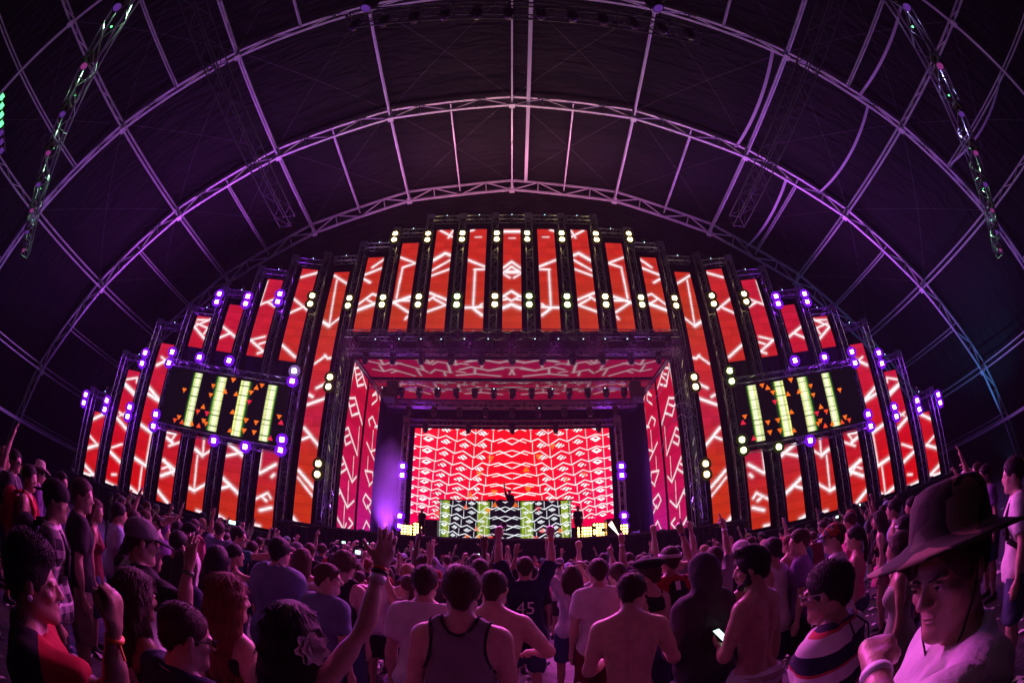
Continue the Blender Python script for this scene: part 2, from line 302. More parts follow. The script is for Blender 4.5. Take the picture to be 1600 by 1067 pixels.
# ================================================================== picture content of the LED screens (metres on each screen)
PAT = {
'A': [(-0.84,5.18,0.42,5.87,2),(-0.57,4.35,0.35,3.95,1),(0.35,3.95,-0.65,3.51,2),(-0.6,2.57,0.4,2.2,2),(-0.63,2.04,0.27,2.1,2)],
'B': [(-0.46,8.19,0.37,8.43,1),(0.37,8.43,0.42,8.17,1),(-0.51,7.92,0.65,7.44,2),(-0.41,7.78,0.54,7.35,1),(-0.3,6,0.38,6.35,1),(-0.52,5.85,0.5,5.36,2),(-0.64,3.88,0.48,3.44,2),(-0.4,4.08,0.37,4.45,1),(-0.04,2.59,0.29,2.67,1),(-0.62,2.07,0.4,1.97,2),(-0.37,6.19,0.43,5.94,1)],
'C': [(-0.35,9.43,0.34,9.85,2),(-0.21,9.96,0.42,9.69,1),(-0.61,8.08,0.4,7.5,2),(-0.46,7.65,0.61,7.36,2),(-0.73,5.91,0.49,5.52,2),(0.42,5.55,0.44,3.7,0.7),(-0.48,3.92,0.48,3.67,2),(0.18,3.6,0.21,2.1,0.7),(-0.51,2.25,0.22,1.99,2),(0.22,1.99,0.51,2.17,1)],
'D': [(-0.49,5.77,0.14,5.79,1),(0.14,5.79,-0.07,5.42,1),(-0.42,5.5,0.02,5.3,2),(-0.17,5.08,0.52,5.42,1),(-0.4,4.24,0.51,3.88,2),(-0.33,4.3,0.42,3.63,1),(-0.38,3.39,0.51,3.85,2),(-0.37,3.78,0.06,4.01,1),(-0.49,2.55,0.26,2.07,2)],
'E': [(0.02,5.96,0.11,5.07,0.8),(-0.4,5.24,0.1,5,2),(0.1,5,0.54,5.35,1),(-0.21,4.96,-0.12,3.14,0.7),(-0.43,3.16,-0.11,3.08,2),(-0.11,3.08,0.57,3.59,1.4),(0.18,2.09,0.44,2.07,1.5)],
'F': [(-0.51,5.96,0.46,5.44,2),(-0.48,5.25,0.41,5.6,1.4),(-0.48,4.08,0.5,3.48,2),(-0.49,3.55,0.02,3.8,1.6),(-0.47,2.1,-0.16,2,2)],
'G': [(-0.54,5.99,-0.49,4.81,1),(-0.62,4.92,-0.42,4.72,1.6),(-0.44,4.72,0.35,5.3,1.6),(0.24,4.66,0.34,4.78,1.5),(-0.64,3.3,0.11,3.8,1.2),(-0.18,3.57,0.07,3.41,1.4),(0.11,3.8,0.31,3.56,1),(-0.2,2.87,0.36,3.09,1.7),(-0.4,2.08,-0.16,2.06,1.5)],
'H': [(-0.45,16.67,0.52,16.05,1.3),(-0.21,16.37,-0.03,13.35,0.7),(-0.46,13.53,-0.03,13.27,2.2),(-0.03,13.27,0.52,13.76,1.1),(-0.45,10.99,0.14,11.46,1),(0.05,11.5,0.29,11.3,1),(0.29,11.3,0.52,11.35,1.2),(-0.07,9.61,0.43,9.88,1.4),(-0.43,9.22,-0.23,9.12,1.4),(-0.45,8.68,0.53,9.07,1.5),(-0.43,7.44,0.54,6.56,1.5),(-0.43,6.83,0.04,7.04,1.3),(-0.44,5.22,0.51,4.43,1.6),(-0.44,4.87,0.51,4.01,0.8),(-0.5,2.82,0.3,2.06,1.8)],
'd': [(-0.41,12.19,0.5,12.72,1.2),(-0.46,12.12,0.56,11.44,1.4),(-0.4,12.37,0.62,12.12,1),(0.35,11.76,0.6,12.32,1),(-0.4,12.59,0.54,12.68,1)],
'e': [(-0.57,12.42,0.51,11.85,1.3),(-0.48,11.69,0.15,12.06,1.3)],
'f': [(-0.51,15.7,-0.5,14.09,0.7),(-0.53,14.06,0.3,14.53,1.1),(-0.09,14.3,0.5,14.05,1.2),(-0.52,11.83,0.45,11.26,1.3),(-0.47,11.8,0.35,12.12,1),(0.1,11.62,0.44,11.79,1),(0.18,11.08,0.59,11.28,1.2)],
'g': [(-0.43,16.22,0.5,16.66,1.4),(-0.52,14.72,0.47,14.1,1.3),(-0.51,13.77,0.11,14.19,1.2),(-0.59,11.82,0.41,11.17,1.5)],
'2': [(-0.1,17.16,0.52,17.71,1.3),(-0.48,16.64,0.5,17.08,1.5),(-0.49,16.35,-0.06,16.08,1.3),(-0.49,14.64,0.23,15.29,1.2),(0.23,15.29,0.46,15.2,1.2),(-0.08,14.96,0.47,14.62,1),(-0.49,14.25,0.49,14.64,2.2)],
'3': [(-0.52,17.83,0.47,17.36,1.2),(0.47,17.34,-0.21,17.08,1.2),(-0.24,17.08,-0.32,14.97,0.9),(-0.53,14.67,0.45,15.04,2),(-0.55,14.78,0.48,14.06,1.3),(-0.3,14.82,0.43,14.81,1.4),(0.36,13.64,0.45,13.81,1)],
'4': [(-0.27,19.8,0.51,19.26,1.2),(0.48,19.78,0.25,19.21,1),(-0.51,17.51,0.16,18.02,2.2),(0.16,18.02,0.49,17.86,2),(-0.48,16.81,0.51,17.53,1.2),(-0.47,16.44,0.49,16.87,1.2),(-0.47,15.28,0.52,14.81,1.4),(-0.48,14.82,-0.21,15.02,1.2),(-0.22,14.93,0.47,14.49,1.1),(-0.5,14.09,0.47,14.49,1.3)],
'5': [(-0.49,19.72,-0.29,19.78,1.2),(-0.15,19.22,0.19,19.22,0.5),(-0.48,17.5,0.47,17.02,1.4),(-0.08,16.82,0.48,16.84,1.2),(-0.05,16.82,-0.05,14.31,0.9),(-0.55,14.32,0.42,14.36,1.6),(-0.08,14.31,0.44,13.85,1.6),(0.15,14.31,0.42,14.54,1)],
'6': [(-0.46,19.64,0.48,19.64,2.2),(-0.16,19.12,0.18,19.12,0.5),(-0.49,16.91,-0.02,17.36,1.4),(-0.02,17.36,0.48,16.91,1.4),(-0.49,16.59,-0.02,17.01,1.4),(-0.02,17.01,0.48,16.59,1.4),(-0.44,16.49,-0.13,16.25,1),(0.44,16.49,0.11,16.25,1),(-0.31,16.63,0.3,16.63,2.4),(-0.52,14.99,-0.03,15.36,1.4),(-0.03,15.36,0.46,14.99,1.4),(-0.45,15.06,-0.03,14.73,1),(-0.03,14.73,0.44,15.06,1),(-0.52,14.8,-0.18,14.85,1),(0.12,14.85,0.46,14.8,1),(-0.53,14.28,-0.03,14.51,2.4),(-0.03,14.51,0.47,14.28,2.4)],
'P1': [(20.12,11.39,19.9,9.32,0.6),(19.81,10.66,21.04,11.29,1.2),(20.06,10.87,20.92,10.16,1.4),(20.92,10.16,21.85,10.64,1.2),(20.91,11.21,22.33,10.6,1.2),(20.44,10.58,21.07,10.93,1),(20.81,10.41,21.37,10.9,1),(19.85,8.98,20.63,8.42,1.2),(20.63,8.42,21.61,8.89,1.2),(20.77,9.45,22.36,8.5,1.2),(19.75,9.03,20.7,9.4,1),(20.2,8.76,20.92,9.14,1),(19.69,7.31,20.28,6.79,1.2),(20.28,6.79,20.94,7.12,1.1),(20.33,7.68,22.1,6.7,1.2),(19.69,7.31,20.33,7.68,1),(20.01,7.09,20.56,7.38,1),(22.1,6.7,21.97,8.23,0.5),(19.56,5.8,20.04,5.33,1.2),(20.04,5.33,20.71,5.67,1.1),(20.07,6.1,21.68,5.16,1.2),(21.68,5.16,22.24,5.56,1.1),(21.72,5.19,21.59,6.5,0.5),(19.74,5.59,20.27,5.83,1),(19.58,4.06,20.19,4.39,1.2),(19.82,4.62,21.25,3.78,1.2),(21.25,3.78,22.16,4.24,1.1),(21.3,3.8,21.16,5.13,0.5),(19.51,2.82,19.99,3.12,1.2),(19.57,3.33,20.96,2.59,1.2),(20.96,2.59,21.25,2.94,1),(20.91,2.6,20.86,3.83,0.5),(21.45,2.63,22.22,3.03,1),(22.22,3.03,21.6,3.25,1)],
'P2': [(24.48,11.37,23.54,10.62,1),(24.48,11.37,25.26,10.85,1),(23.54,10.62,24.32,11.02,1),(24.32,11.02,24.49,10.7,1),(24.49,10.7,23.64,10.1,1),(23.98,9.48,23.37,9.07,1),(23.37,9.07,23.69,8.84,1),(23.98,9.48,25.55,8.96,1),(24.62,9.02,25.41,9.39,1),(25.18,10.44,25.23,8.78,0.6),(23.44,7.75,25.35,7.05,1),(24.25,7.43,25.34,7.83,1),(24.42,8.76,24.5,7.4,0.6),(23.58,6.17,25,6.36,1),(25,6.36,25.26,5.88,1),(25.26,5.88,24.51,5.46,1),(23.7,6.1,24.67,5.49,1),(23.92,7.06,24,6.16,0.6),(23.61,4.49,23.99,4.89,1),(23.99,4.89,25.2,4.6,1),(25.2,4.6,24.38,4.09,1),(24.38,4.09,23.61,4.49,1),(24.43,4.3,25.33,3.81,1),(23.78,2.73,24.44,3.38,1),(24.44,3.38,25.38,2.92,1)],
'T': [(-6.75,19.66,-6.72,20.67,1),(-7.48,20.23,-6.72,20.67,1),(-6.73,20.67,-6.17,20.36,1),(-6.15,20.26,-4.68,21.31,1.3),(-6.29,20.7,-5.72,20.48,1),(-5.15,19.76,-4.19,20.52,1.2),(-4.31,19.57,-4.2,20.48,1.2),(-4.19,20.52,-3.95,20.13,1),(-6.97,20.78,-6.95,21.56,1),(-7.48,21.29,-6.95,21.56,1),(-6.97,21.56,-6.38,21.25,1),(-6.4,21.25,-5.3,22.11,1.2),(-6.54,21.72,-6.13,21.46,1),(-4.71,20.27,-4.66,21.28,1.2),(-4.67,21.28,-4.48,21.59,1),(-4.07,20.61,-3.75,20.25,1),(-3.75,20.25,-2.85,20.63,1.2),(-2.86,19.62,-2.83,20.59,1.2),(-2.83,20.59,-2.57,20.46,1),(-2.57,20.46,-2.24,20.59,1),(-3.25,20.57,-3.26,21.62,1.2),(-4.37,21.73,-4.01,21.24,1),(-4.01,21.24,-3.2,21.63,1.2),(-2.9,21.46,-2.48,21.61,1),(-2.33,20.28,-1.71,19.89,1.3),(-1.71,19.89,-0.6,20.38,1.5),(-1.08,19.61,-1.13,20.13,1),(-2.3,20.28,-1.67,20.07,1.5),(-2.71,21.24,-2.11,20.89,1.3),(-2.11,20.89,-1.19,21.33,1.5),(-1.5,20.43,-1.56,20.96,1),(-1.19,21.33,-0.48,20.95,1.4),(-0.48,20.95,0.44,20.95,1.2),(-2.96,21.99,-1.95,21.77,1.4),(-1.95,21.77,-0.64,22.08,1.4),(-1.91,21.16,-1.98,21.8,1),(-0.12,21.86,0.05,21.16,1),(-0.6,20.32,0.42,19.98,1.5),(-1.25,21.37,-0.45,21.11,1.2),(-6.87,19.67,-6.26,19.59,1.3),(-5.01,21.22,-4.94,22.08,1),(-3.59,21.61,-3.58,22.05,1),(-6.43,24.07,-5.54,24.75,1),(-5.62,23.95,-5.54,24.75,1),(-5.54,24.75,-5.18,24.1,1),(-4.51,23.9,-3.96,24.19,1)],
}
TRI = [(7.86,8.23,0,0),(6.03,8.78,0,0),(6.06,8.25,0,0),(5.21,8.63,1,0),(6.37,7.58,1,0),(6.65,7.21,0,1),(6.04,7.21,0,2),(7.81,6.68,0,0),(7.54,6.51,1,1),(6.41,6.52,1,1),(6.17,6.79,0,0),(5.99,6.67,0,0),(6.88,6.55,1,0),(4.87,9.28,0,0),(4.51,8.59,1,0),(3.65,8.76,0,0),(3.39,9.13,1,0),(3.1,9.24,0,0),(3.65,8.24,0,2),(4.5,7.61,1,0),(3.63,7.24,0,0),(3.03,7.23,0,0),(4.45,6.6,1,0),(3.64,6.68,0,0),(3.05,6.7,0,0),(1.8,7.73,0,0),(2.1,6.58,1,2),(8.04,6.49,0,1),(1.65,7.49,1,2)]
# ================================================================== LED screens
def led_material(name, strength, speck=.42, seam=.62):
    m = bpy.data.materials.new(name); m.use_nodes = True; nt = m.node_tree; nt.nodes.clear()
    out = nt.nodes.new('ShaderNodeOutputMaterial'); em = nt.nodes.new('ShaderNodeEmission'); at = nt.nodes.new('ShaderNodeAttribute'); at.attribute_name = 'led'
    tc = nt.nodes.new('ShaderNodeTexCoord')
    n = nt.nodes.new('ShaderNodeTexNoise'); n.inputs['Scale'].default_value = 34; n.inputs['Detail'].default_value = 2; nt.links.new(tc.outputs['Object'], n.inputs['Vector'])
    mr = nt.nodes.new('ShaderNodeMapRange'); mr.inputs[1].default_value = .3; mr.inputs[2].default_value = .7; mr.inputs[3].default_value = 1-speck; mr.inputs[4].default_value = 1+speck
    nt.links.new(n.outputs[0], mr.inputs[0])
    # every cabinet (1 m x .5 m) is calibrated a little differently
    sn = nt.nodes.new('ShaderNodeVectorMath'); sn.operation = 'SNAP'; sn.inputs[1].default_value = (1, 5, .5); nt.links.new(tc.outputs['Object'], sn.inputs[0])
    wn = nt.nodes.new('ShaderNodeTexWhiteNoise'); wn.noise_dimensions = '3D'; nt.links.new(sn.outputs[0], wn.inputs['Vector'])
    m2 = nt.nodes.new('ShaderNodeMapRange'); m2.inputs[3].default_value = .88; m2.inputs[4].default_value = 1.1; nt.links.new(wn.outputs[0], m2.inputs[0])
    mu = nt.nodes.new('ShaderNodeMath'); mu.operation = 'MULTIPLY'; nt.links.new(mr.outputs[0], mu.inputs[0]); nt.links.new(m2.outputs[0], mu.inputs[1])
    # fine scan rows of the LED modules
    sx = nt.nodes.new('ShaderNodeSeparateXYZ'); nt.links.new(tc.outputs['Object'], sx.inputs[0])
    wv = nt.nodes.new('ShaderNodeMath'); wv.operation = 'MULTIPLY'; wv.inputs[1].default_value = 75; nt.links.new(sx.outputs[2], wv.inputs[0])
    sn2 = nt.nodes.new('ShaderNodeMath'); sn2.operation = 'SINE'; nt.links.new(wv.outputs[0], sn2.inputs[0])
    ma = nt.nodes.new('ShaderNodeMath'); ma.operation = 'MULTIPLY_ADD'; ma.inputs[1].default_value = .1; ma.inputs[2].default_value = 1; nt.links.new(sn2.outputs[0], ma.inputs[0])
    mu2 = nt.nodes.new('ShaderNodeMath'); mu2.operation = 'MULTIPLY'; nt.links.new(mu.outputs[0], mu2.inputs[0]); nt.links.new(ma.outputs[0], mu2.inputs[1])
    # dark seams between the half-metre modules
    fz = nt.nodes.new('ShaderNodeMath'); fz.operation = 'MULTIPLY'; fz.inputs[1].default_value = 2; nt.links.new(sx.outputs[2], fz.inputs[0]); fr = nt.nodes.new('ShaderNodeMath'); fr.operation = 'FRACT'; nt.links.new(fz.outputs[0], fr.inputs[0])
    gt = nt.nodes.new('ShaderNodeMath'); gt.operation = 'GREATER_THAN'; gt.inputs[1].default_value = .05; nt.links.new(fr.outputs[0], gt.inputs[0]); sm = nt.nodes.new('ShaderNodeMapRange'); sm.inputs[3].default_value = seam; sm.inputs[4].default_value = 1; nt.links.new(gt.outputs[0], sm.inputs[0])
    mu3 = nt.nodes.new('ShaderNodeMath'); mu3.operation = 'MULTIPLY'; nt.links.new(mu2.outputs[0], mu3.inputs[0]); nt.links.new(sm.outputs[0], mu3.inputs[1])
    ms = nt.nodes.new('ShaderNodeMath'); ms.operation = 'MULTIPLY'; ms.inputs[1].default_value = strength; nt.links.new(mu3.outputs[0], ms.inputs[0])
    nt.links.new(at.outputs['Color'], em.inputs[0]); nt.links.new(ms.outputs[0], em.inputs[1]); nt.links.new(em.outputs[0], out.inputs[0])
    m.cycles.emission_sampling = 'NONE'
    return m
M_LED = led_material('led_tiles', .88); M_LEDWALL = led_material('led_wall_tiles', 1.2, .14, .85)

def screen_mesh(name, w, h, pitch, fn, m, axes='xz', x0=None, z0=0.):
    """grid of LED pixels; fn(X, Z) -> rgb arrays; faces -y (or down for 'xy', along x for 'yz')"""
    nx = max(2, int(round(w/pitch))+1); nz = max(2, int(round(h/pitch))+1)
    x = np.linspace(-w/2, w/2, nx) if x0 is None else np.linspace(x0, x0+w, nx); z = np.linspace(z0, z0+h, nz)
    X, Z = np.meshgrid(x, z); rgb = fn(X, Z).astype(np.float32)
    o = np.zeros_like(X)
    co = {'xz': (X, o, Z), 'xy': (X, Z, o), 'yz': (o, X, Z)}[axes]
    v = np.stack(co, -1).reshape(-1, 3).astype(np.float32); k = np.arange(nx*nz).reshape(nz, nx)
    f = np.stack([k[:-1,:-1], k[:-1,1:], k[1:,1:], k[1:,:-1]], -1).reshape(-1, 4)
    if axes == 'xy': f = f[:, ::-1]
    me = bpy.data.meshes.new(name); me.vertices.add(len(v)); me.vertices.foreach_set('co', v.ravel())
    me.loops.add(f.size); me.loops.foreach_set('vertex_index', f.ravel().astype(np.int32)); me.polygons.add(len(f))
    me.polygons.foreach_set('loop_start', np.arange(0, f.size, 4, dtype=np.int32)); me.polygons.foreach_set('loop_total', np.full(len(f), 4, np.int32))
    a = me.color_attributes.new('led', 'FLOAT_COLOR', 'POINT'); c = np.ones((len(v), 4), np.float32); c[:, :3] = rgb.reshape(-1, 3); a.data.foreach_set('color', c.ravel())
    me.materials.append(m); me.update(calc_edges=True); me.validate(); return me

def draw_segs(X, Z, segs, base, white=(1.3,1.15,1.2), wid=.034, glow=.06):
    rgb = np.array(base, float)*np.ones(X.shape+(3,)) if np.ndim(base) == 1 else base.copy()
    A = np.zeros(X.shape); G = np.zeros(X.shape)
    for x0, z0, x1, z1, w in segs:
        dx, dz = x1-x0, z1-z0; L2 = dx*dx+dz*dz+1e-9
        t = np.clip(((X-x0)*dx+(Z-z0)*dz)/L2, 0, 1); d = np.hypot(X-x0-t*dx, Z-z0-t*dz)
        A = np.maximum(A, np.clip((wid*w+.02-d)/.03, 0, 1)); G = np.maximum(G, np.exp(-(d/(glow*(.6+.4*w)+wid*w*.6))**2)*.55)
    k = np.maximum(A, G)[..., None]
    return rgb*(1-k) + np.array(white)*k*1.0

def grad(Z, stops):
    zs = [s[0] for s in stops]; return np.stack([np.interp(Z, zs, [lin(s[1])[c] for s in stops]) for c in range(3)], -1)

C15, S15 = math.cos(R(15)), math.sin(R(15))
def wing_pt(s, sgn, off=0.):
    """point on the wing: s metres outward from the pivot; off metres in front of the screen face"""
    return Vector((sgn*(10 + s*C15 - off*S15), 20 - s*S15 - off*C15, 0))

#   key: (s or x, bottom, top, colour stops from bottom up)
ORANGE = ((0,(208,46,18)),(3,(206,42,22)),(4,(205,30,48)))
STRIPS = {
 'A': (14,2.0,5.85,((2,(214,20,24)),(6,(215,22,40)))), 'B': (12,2.0,8.8,((2,(222,12,16)),(5,(218,14,32)),(9,(205,26,62)))), 'C': (10,2.0,10.8,((2,(222,16,14)),(6,(215,22,34)),(11,(206,30,66)))),
 'D': (8,2.0,5.95,((2,(212,34,18)),(6,(205,20,46)))), 'E': (6,2.0,5.95,((2,(208,44,18)),(4,(205,36,30)),(6,(200,26,56)))), 'F': (4,2.0,5.95,((2,(206,48,18)),(4,(202,38,34)),(6,(198,30,60)))),
 'G': (2,2.0,5.95,((2,(206,48,18)),(4,(202,38,34)),(6,(196,30,66)))),
 'd': (8,10.87,12.85,((10,(210,26,44)),(13,(208,24,58)))), 'e': (6,10.87,13.85,((10,(210,26,52)),(14,(206,24,58)))), 'f': (4,10.87,15.85,((10,(206,34,36)),(16,(205,26,58)))), 'g': (2,10.87,16.85,((10,(204,44,30)),(17,(205,36,44)))),
}
FLATS = {'H': (10,2.05,16.9), '2': (8,12.9,17.88), '3': (6,12.9,18.88), '4': (4,12.9,19.85), '5': (2,12.9,19.85), '6': (0,12.9,19.85)}
FLATCOL = ((2,(206,50,18)),(6,(204,48,22)),(8,(198,32,62)),(11,(204,44,38)),(14,(198,56,26)),(17,(205,42,30)),(20,(208,42,34)))
WHERE = {'A':'outermost short strip at the foot of the {s} wing','B':'second strip from the outer end of the {s} wing','C':'tall strip just outside the {s} green bar screen',
 'D':'outermost of the four strips below the {s} green bar screen','E':'second from outside of the four strips below the {s} green bar screen','F':'third from outside of the four strips below the {s} green bar screen','G':'innermost of the four strips below the {s} green bar screen',
 'd':'outermost and shortest of the four strips above the {s} green bar screen','e':'second from outside of the four strips above the {s} green bar screen','f':'third from outside of the four strips above the {s} green bar screen','g':'innermost and tallest of the four strips above the {s} green bar screen',
 'H':'very tall strip standing just {s} of the stage opening','2':'shortest hanging strip above the stage opening, {s} end','3':'second hanging strip from the {s} end above the stage opening','4':'third hanging strip from the {s} end above the stage opening','5':'hanging strip just {s} of the middle one above the stage','6':'middle hanging strip above the stage opening'}
def led_strip(key, sgn):
    if key in STRIPS:
        s, z0, z1, stops = STRIPS[key]; p = wing_pt(s, sgn); rz = -sgn*R(15)
    else:
        x, z0, z1 = FLATS[key]; p = Vector((sgn*x, 20, 0)); rz = 0; stops = FLATCOL
    side = 'left' if sgn < 0 else 'right'; h = z1-z0
    o = empty('led_strip', (p.x, p.y, z0), rz, ('red LED ' + WHERE[key].format(s=side)), 'led screen', 'red LED strips with white line graphics')
    segs = [(-sgn*a, b-z0, -sgn*c, d-z0, w) for a, b, c, d, w in PAT[key]] if True else None
    segs = [(a if sgn < 0 else -a, b, c if sgn < 0 else -c, d, w) for a, b, c, d, w in [(q[0], q[1]-z0, q[2], q[3]-z0, q[4]) for q in PAT[key]]]
    def fn(X, Z):
        b = grad(Z+z0, stops)
        b = b*(1+.10*np.sin(Z*9.1+key.__hash__() % 7)[..., None]*np.array([.3,1,1]))
        return draw_segs(X, Z, segs, np.clip(b, 0, None))
    obj('screen', screen_mesh('screen', 1.0, h, .05, fn, M_LED), o, (0, 0, 0))
    c = MB(); c.box((0, .075, h/2), (1.03, .13, h+.03)); c.build('casing', M_BLACK, o)
    b = MB()
    for i in range(int(h)+1): b.box((0, .17, min(h-.03, i+.03)), (1.0, .06, .05))
    for sx in (-.45,.45): b.tube((sx,.17,0),(sx,.17,h),.02,4)
    b.build('rear_frame', M_BLACKTRUSS, o)
for k in list(STRIPS)+list('H2345'):
    for sgn in (-1, 1): led_strip(k, sgn)
led_strip('6', -1)

# ================================================================== trusses
def truss_meshes(L, w, bay, r, rl):
    ch = MB().tube((0,0,0),(0,0,L), r, 6).mesh('chord', M_ALU)
    lc = MB(); n = max(1, int(round(L/bay))); h = w/2
    for face in range(4):
        a = [(-h,-h),(h,-h),(h,h),(-h,h)][face]; b = [(-h,-h),(h,-h),(h,h),(-h,h)][(face+1) % 4]
        for i in range(n):
            z0, z1 = L*i/n, L*(i+1)/n
            p, q = (a, b) if (i+face) % 2 == 0 else (b, a)
            lc.tube((*p, z0), (*q, z1), rl, 4, cap=False)
        for z in (0.02, L-.02): lc.tube((*a, z), (*b, z), rl, 4, cap=False)
        for i in range(0, n, 3): lc.tube((*a, L*i/n), (*b, L*i/n), rl*1.3, 4, cap=False)
    return ch, lc.mesh('lacing', M_ALU)
TCACHE = {}
def truss(name, a, b, label, cat='truss', group=None, w=.38, bay=.42, r=.026, rl=.013, m=None, blocks=False):
    a, b = Vector(a), Vector(b); L = (b-a).length; key = (round(L, 2), w, bay, r)
    if key not in TCACHE: TCACHE[key] = truss_meshes(L, w, bay, r, rl)
    ch, lc = TCACHE[key]
    o = empty(name, a, 0, label, cat, group); o.rotation_mode = 'QUATERNION'
    d = (b-a).normalized()
    if abs(d.z) > .9: o.rotation_quaternion = Matrix.Identity(3).to_quaternion() if d.z > 0 else d.to_track_quat('Z','Y')
    else:
        zx = d; xx = Vector((0,0,1)); yx = zx.cross(xx).normalized(); xx = yx.cross(zx); M = Matrix((xx, yx, zx)).transposed(); o.rotation_quaternion = M.to_quaternion()
    h = w/2
    for x, y in ((-h,-h),(h,-h),(h,h),(-h,h)): obj('chord', ch, o, (x, y, 0), m=m)
    l = obj('lacing', lc, o, m=m); l['kind'] = 'stuff'
    return o
BLOCK = MB()
for sx in (-1,1):
    for sy in (-1,1):
        BLOCK.box((sx*.2,sy*.2,0),(.05,.05,.42))
for z in (-.2,.2):
    for s in (-1,1): BLOCK.box((0,s*.2,z),(.36,.045,.05)); BLOCK.box((s*.2,0,z),(.045,.36,.05))
BLOCK.box((0,-.19,0),(.3,.02,.3)); BLOCK.box((0,-.203,0),(.13,.012,.13)); BLOCK_ME = BLOCK.mesh('corner_block', M_ALU)

HEAD = {'6':20.9,'5':20.9,'4':20.9,'3':19.9,'2':18.9,'H':18.0,'g':17.5,'f':16.45,'e':14.75,'d':13.3,'C':12.05,'B':9.7,'A':7.0}
side_word = lambda s: 'left' if s < 0 else 'right'
def tower(p, rz, z0, z1, label, group, m=None):
    t = truss('truss_tower', (p.x, p.y, z0), (p.x, p.y, z1), label, 'truss', group, m=m)
    t.rotation_quaternion = Matrix.Rotation(rz, 3, 'Z').to_quaternion()
    obj('corner_block', BLOCK_ME, t, (0, 0, z1-z0+.02))
    return t
order = ['6','5','4','3','2','H']
for sgn in (-1, 1):
    for i in range(5):
        a, b = order[i], order[i+1]; x = 1+2*i; z1 = max(HEAD[a], HEAD[b])
        z0 = 12.75 if x < 9 else 0
        tower(Vector((sgn*x, 20.12, 0)), 0, z0, z1, f'{ORD[i]} truss tower {side_word(sgn)} of the middle strip over the stage' if x < 9 else f'tall truss tower rising beside the stage opening, inside the {side_word(sgn)} very tall strip', 'truss towers between the LED strips')
    wk = ['H','g','f','e','d','C','B','A',None]
    for i in range(8):
        z1 = max(HEAD[wk[i]], HEAD[wk[i+1]] if wk[i+1] else 0); p = wing_pt(2*i+1.15, sgn, -.12)
        tower(p, -sgn*R(15), 0, z1, f'{ORD[i]} truss tower out along the {side_word(sgn)} wing from the very tall strip', 'truss towers between the LED strips')
# horizontal headers over each strip
def header(a, b, label): return truss('header_truss', a, b, label, 'truss', 'header trusses over the LED strips', w=.34, bay=.34)
for sgn in (-1, 1):
    for i, k in enumerate(order):
        if k == '6':
            if sgn < 0: header((-.78,20.12,HEAD[k]-.1),(.78,20.12,HEAD[k]-.1), 'short header truss over the middle hanging LED strip')
            continue
        x = 2*i; a, b = sgn*(x-.78), sgn*(x+.78); header((min(a,b),20.12,HEAD[k]-.1),(max(a,b),20.12,HEAD[k]-.1), f'short header truss over the {ORD[i-1]} LED strip {side_word(sgn)} of the middle one')
    for i, k in enumerate(['g','f','e','d','C','B','A']):
        p, q = wing_pt(2*i+1.4, sgn, -.12), wing_pt(2*i+2.9, sgn, -.12); z = HEAD[k]-.1
        header((p.x,p.y,z),(q.x,q.y,z), f'short header truss over the {ORD[i]} column of the {side_word(sgn)} wing counted from the stage')

# ================================================================== lamps
def glow_mat(name, col, strength, core=None):
    m = bpy.data.materials.new(name); m.use_nodes = True; nt = m.node_tree; nt.nodes.clear()
    o = nt.nodes.new('ShaderNodeOutputMaterial'); e = nt.nodes.new('ShaderNodeEmission'); e.inputs[0].default_value = (*col, 1); e.inputs[1].default_value = strength
    nt.links.new(e.outputs[0], o.inputs[0]); m.cycles.emission_sampling = 'FRONT'; return m
G_WARM = glow_mat('strobe_warm', (1.,.86,.42), 60); G_GREEN = glow_mat('strobe_greenish', (.85,1.,.45), 60); G_VIO = glow_mat('strobe_violet', (.40,.05,1.), 240); G_LAV = glow_mat('strobe_lavender', (.9,.62,1.), 110)
M_CORE = {}
HOUS = MB().box((0,.07,0),(.34,.16,.34)).box((0,.165,0),(.22,.05,.22))
for i in range(5): HOUS.box((-.12+.06*i,.2,0),(.012,.05,.24))
HOUS_ME = HOUS.mesh('housing', M_BLACK)
YOKE_ME = MB().box((-.19,.08,0),(.02,.05,.12)).box((.19,.08,0),(.02,.05,.12)).box((0,.22,0),(.4,.03,.05)).box((-.19,.15,0),(.02,.16,.04)).box((.19,.15,0),(.02,.16,.04)).mesh('yoke', M_BLACK)
BEZ = MB()
for s in (-1,1): BEZ.box((s*.175,-.02,0),(.07,.04,.42)); BEZ.box((0,-.02,s*.175),(.28,.04,.07))
BEZ.box((0,-.015,0),(.014,.03,.28)); BEZ.box((0,-.015,0),(.28,.03,.014)); BEZ_ME = BEZ.mesh('bezel', M_BLACK)
HALO_IN = MB().lathe([(.001,.0),(.2,.0),(.215,-.02),(.22,.03),(.001,.03)], 24, 'y').mesh('halo_inner', M_BLACK, True)  # glowing discs round the cells, painting in the halo of each lamp
HALO_OUT = MB().lathe([(.001,.03),(.37,.03),(.395,.0),(.4,.06),(.001,.06)], 24, 'y').mesh('halo_outer', M_BLACK, True)
CELL_ME = MB().box((0,-.012,0),(.118,.01,.118)).mesh('lamp_cell', G_WARM)
SPILL = {}
def added_spill(col, power):
    k = (col, power)
    if k not in SPILL:
        l = bpy.data.lights.new('added_spill', 'POINT'); l.color = col; l.energy = power; l.shadow_soft_size = .16; SPILL[k] = l
    return SPILL[k]
GLOWCOL = {}
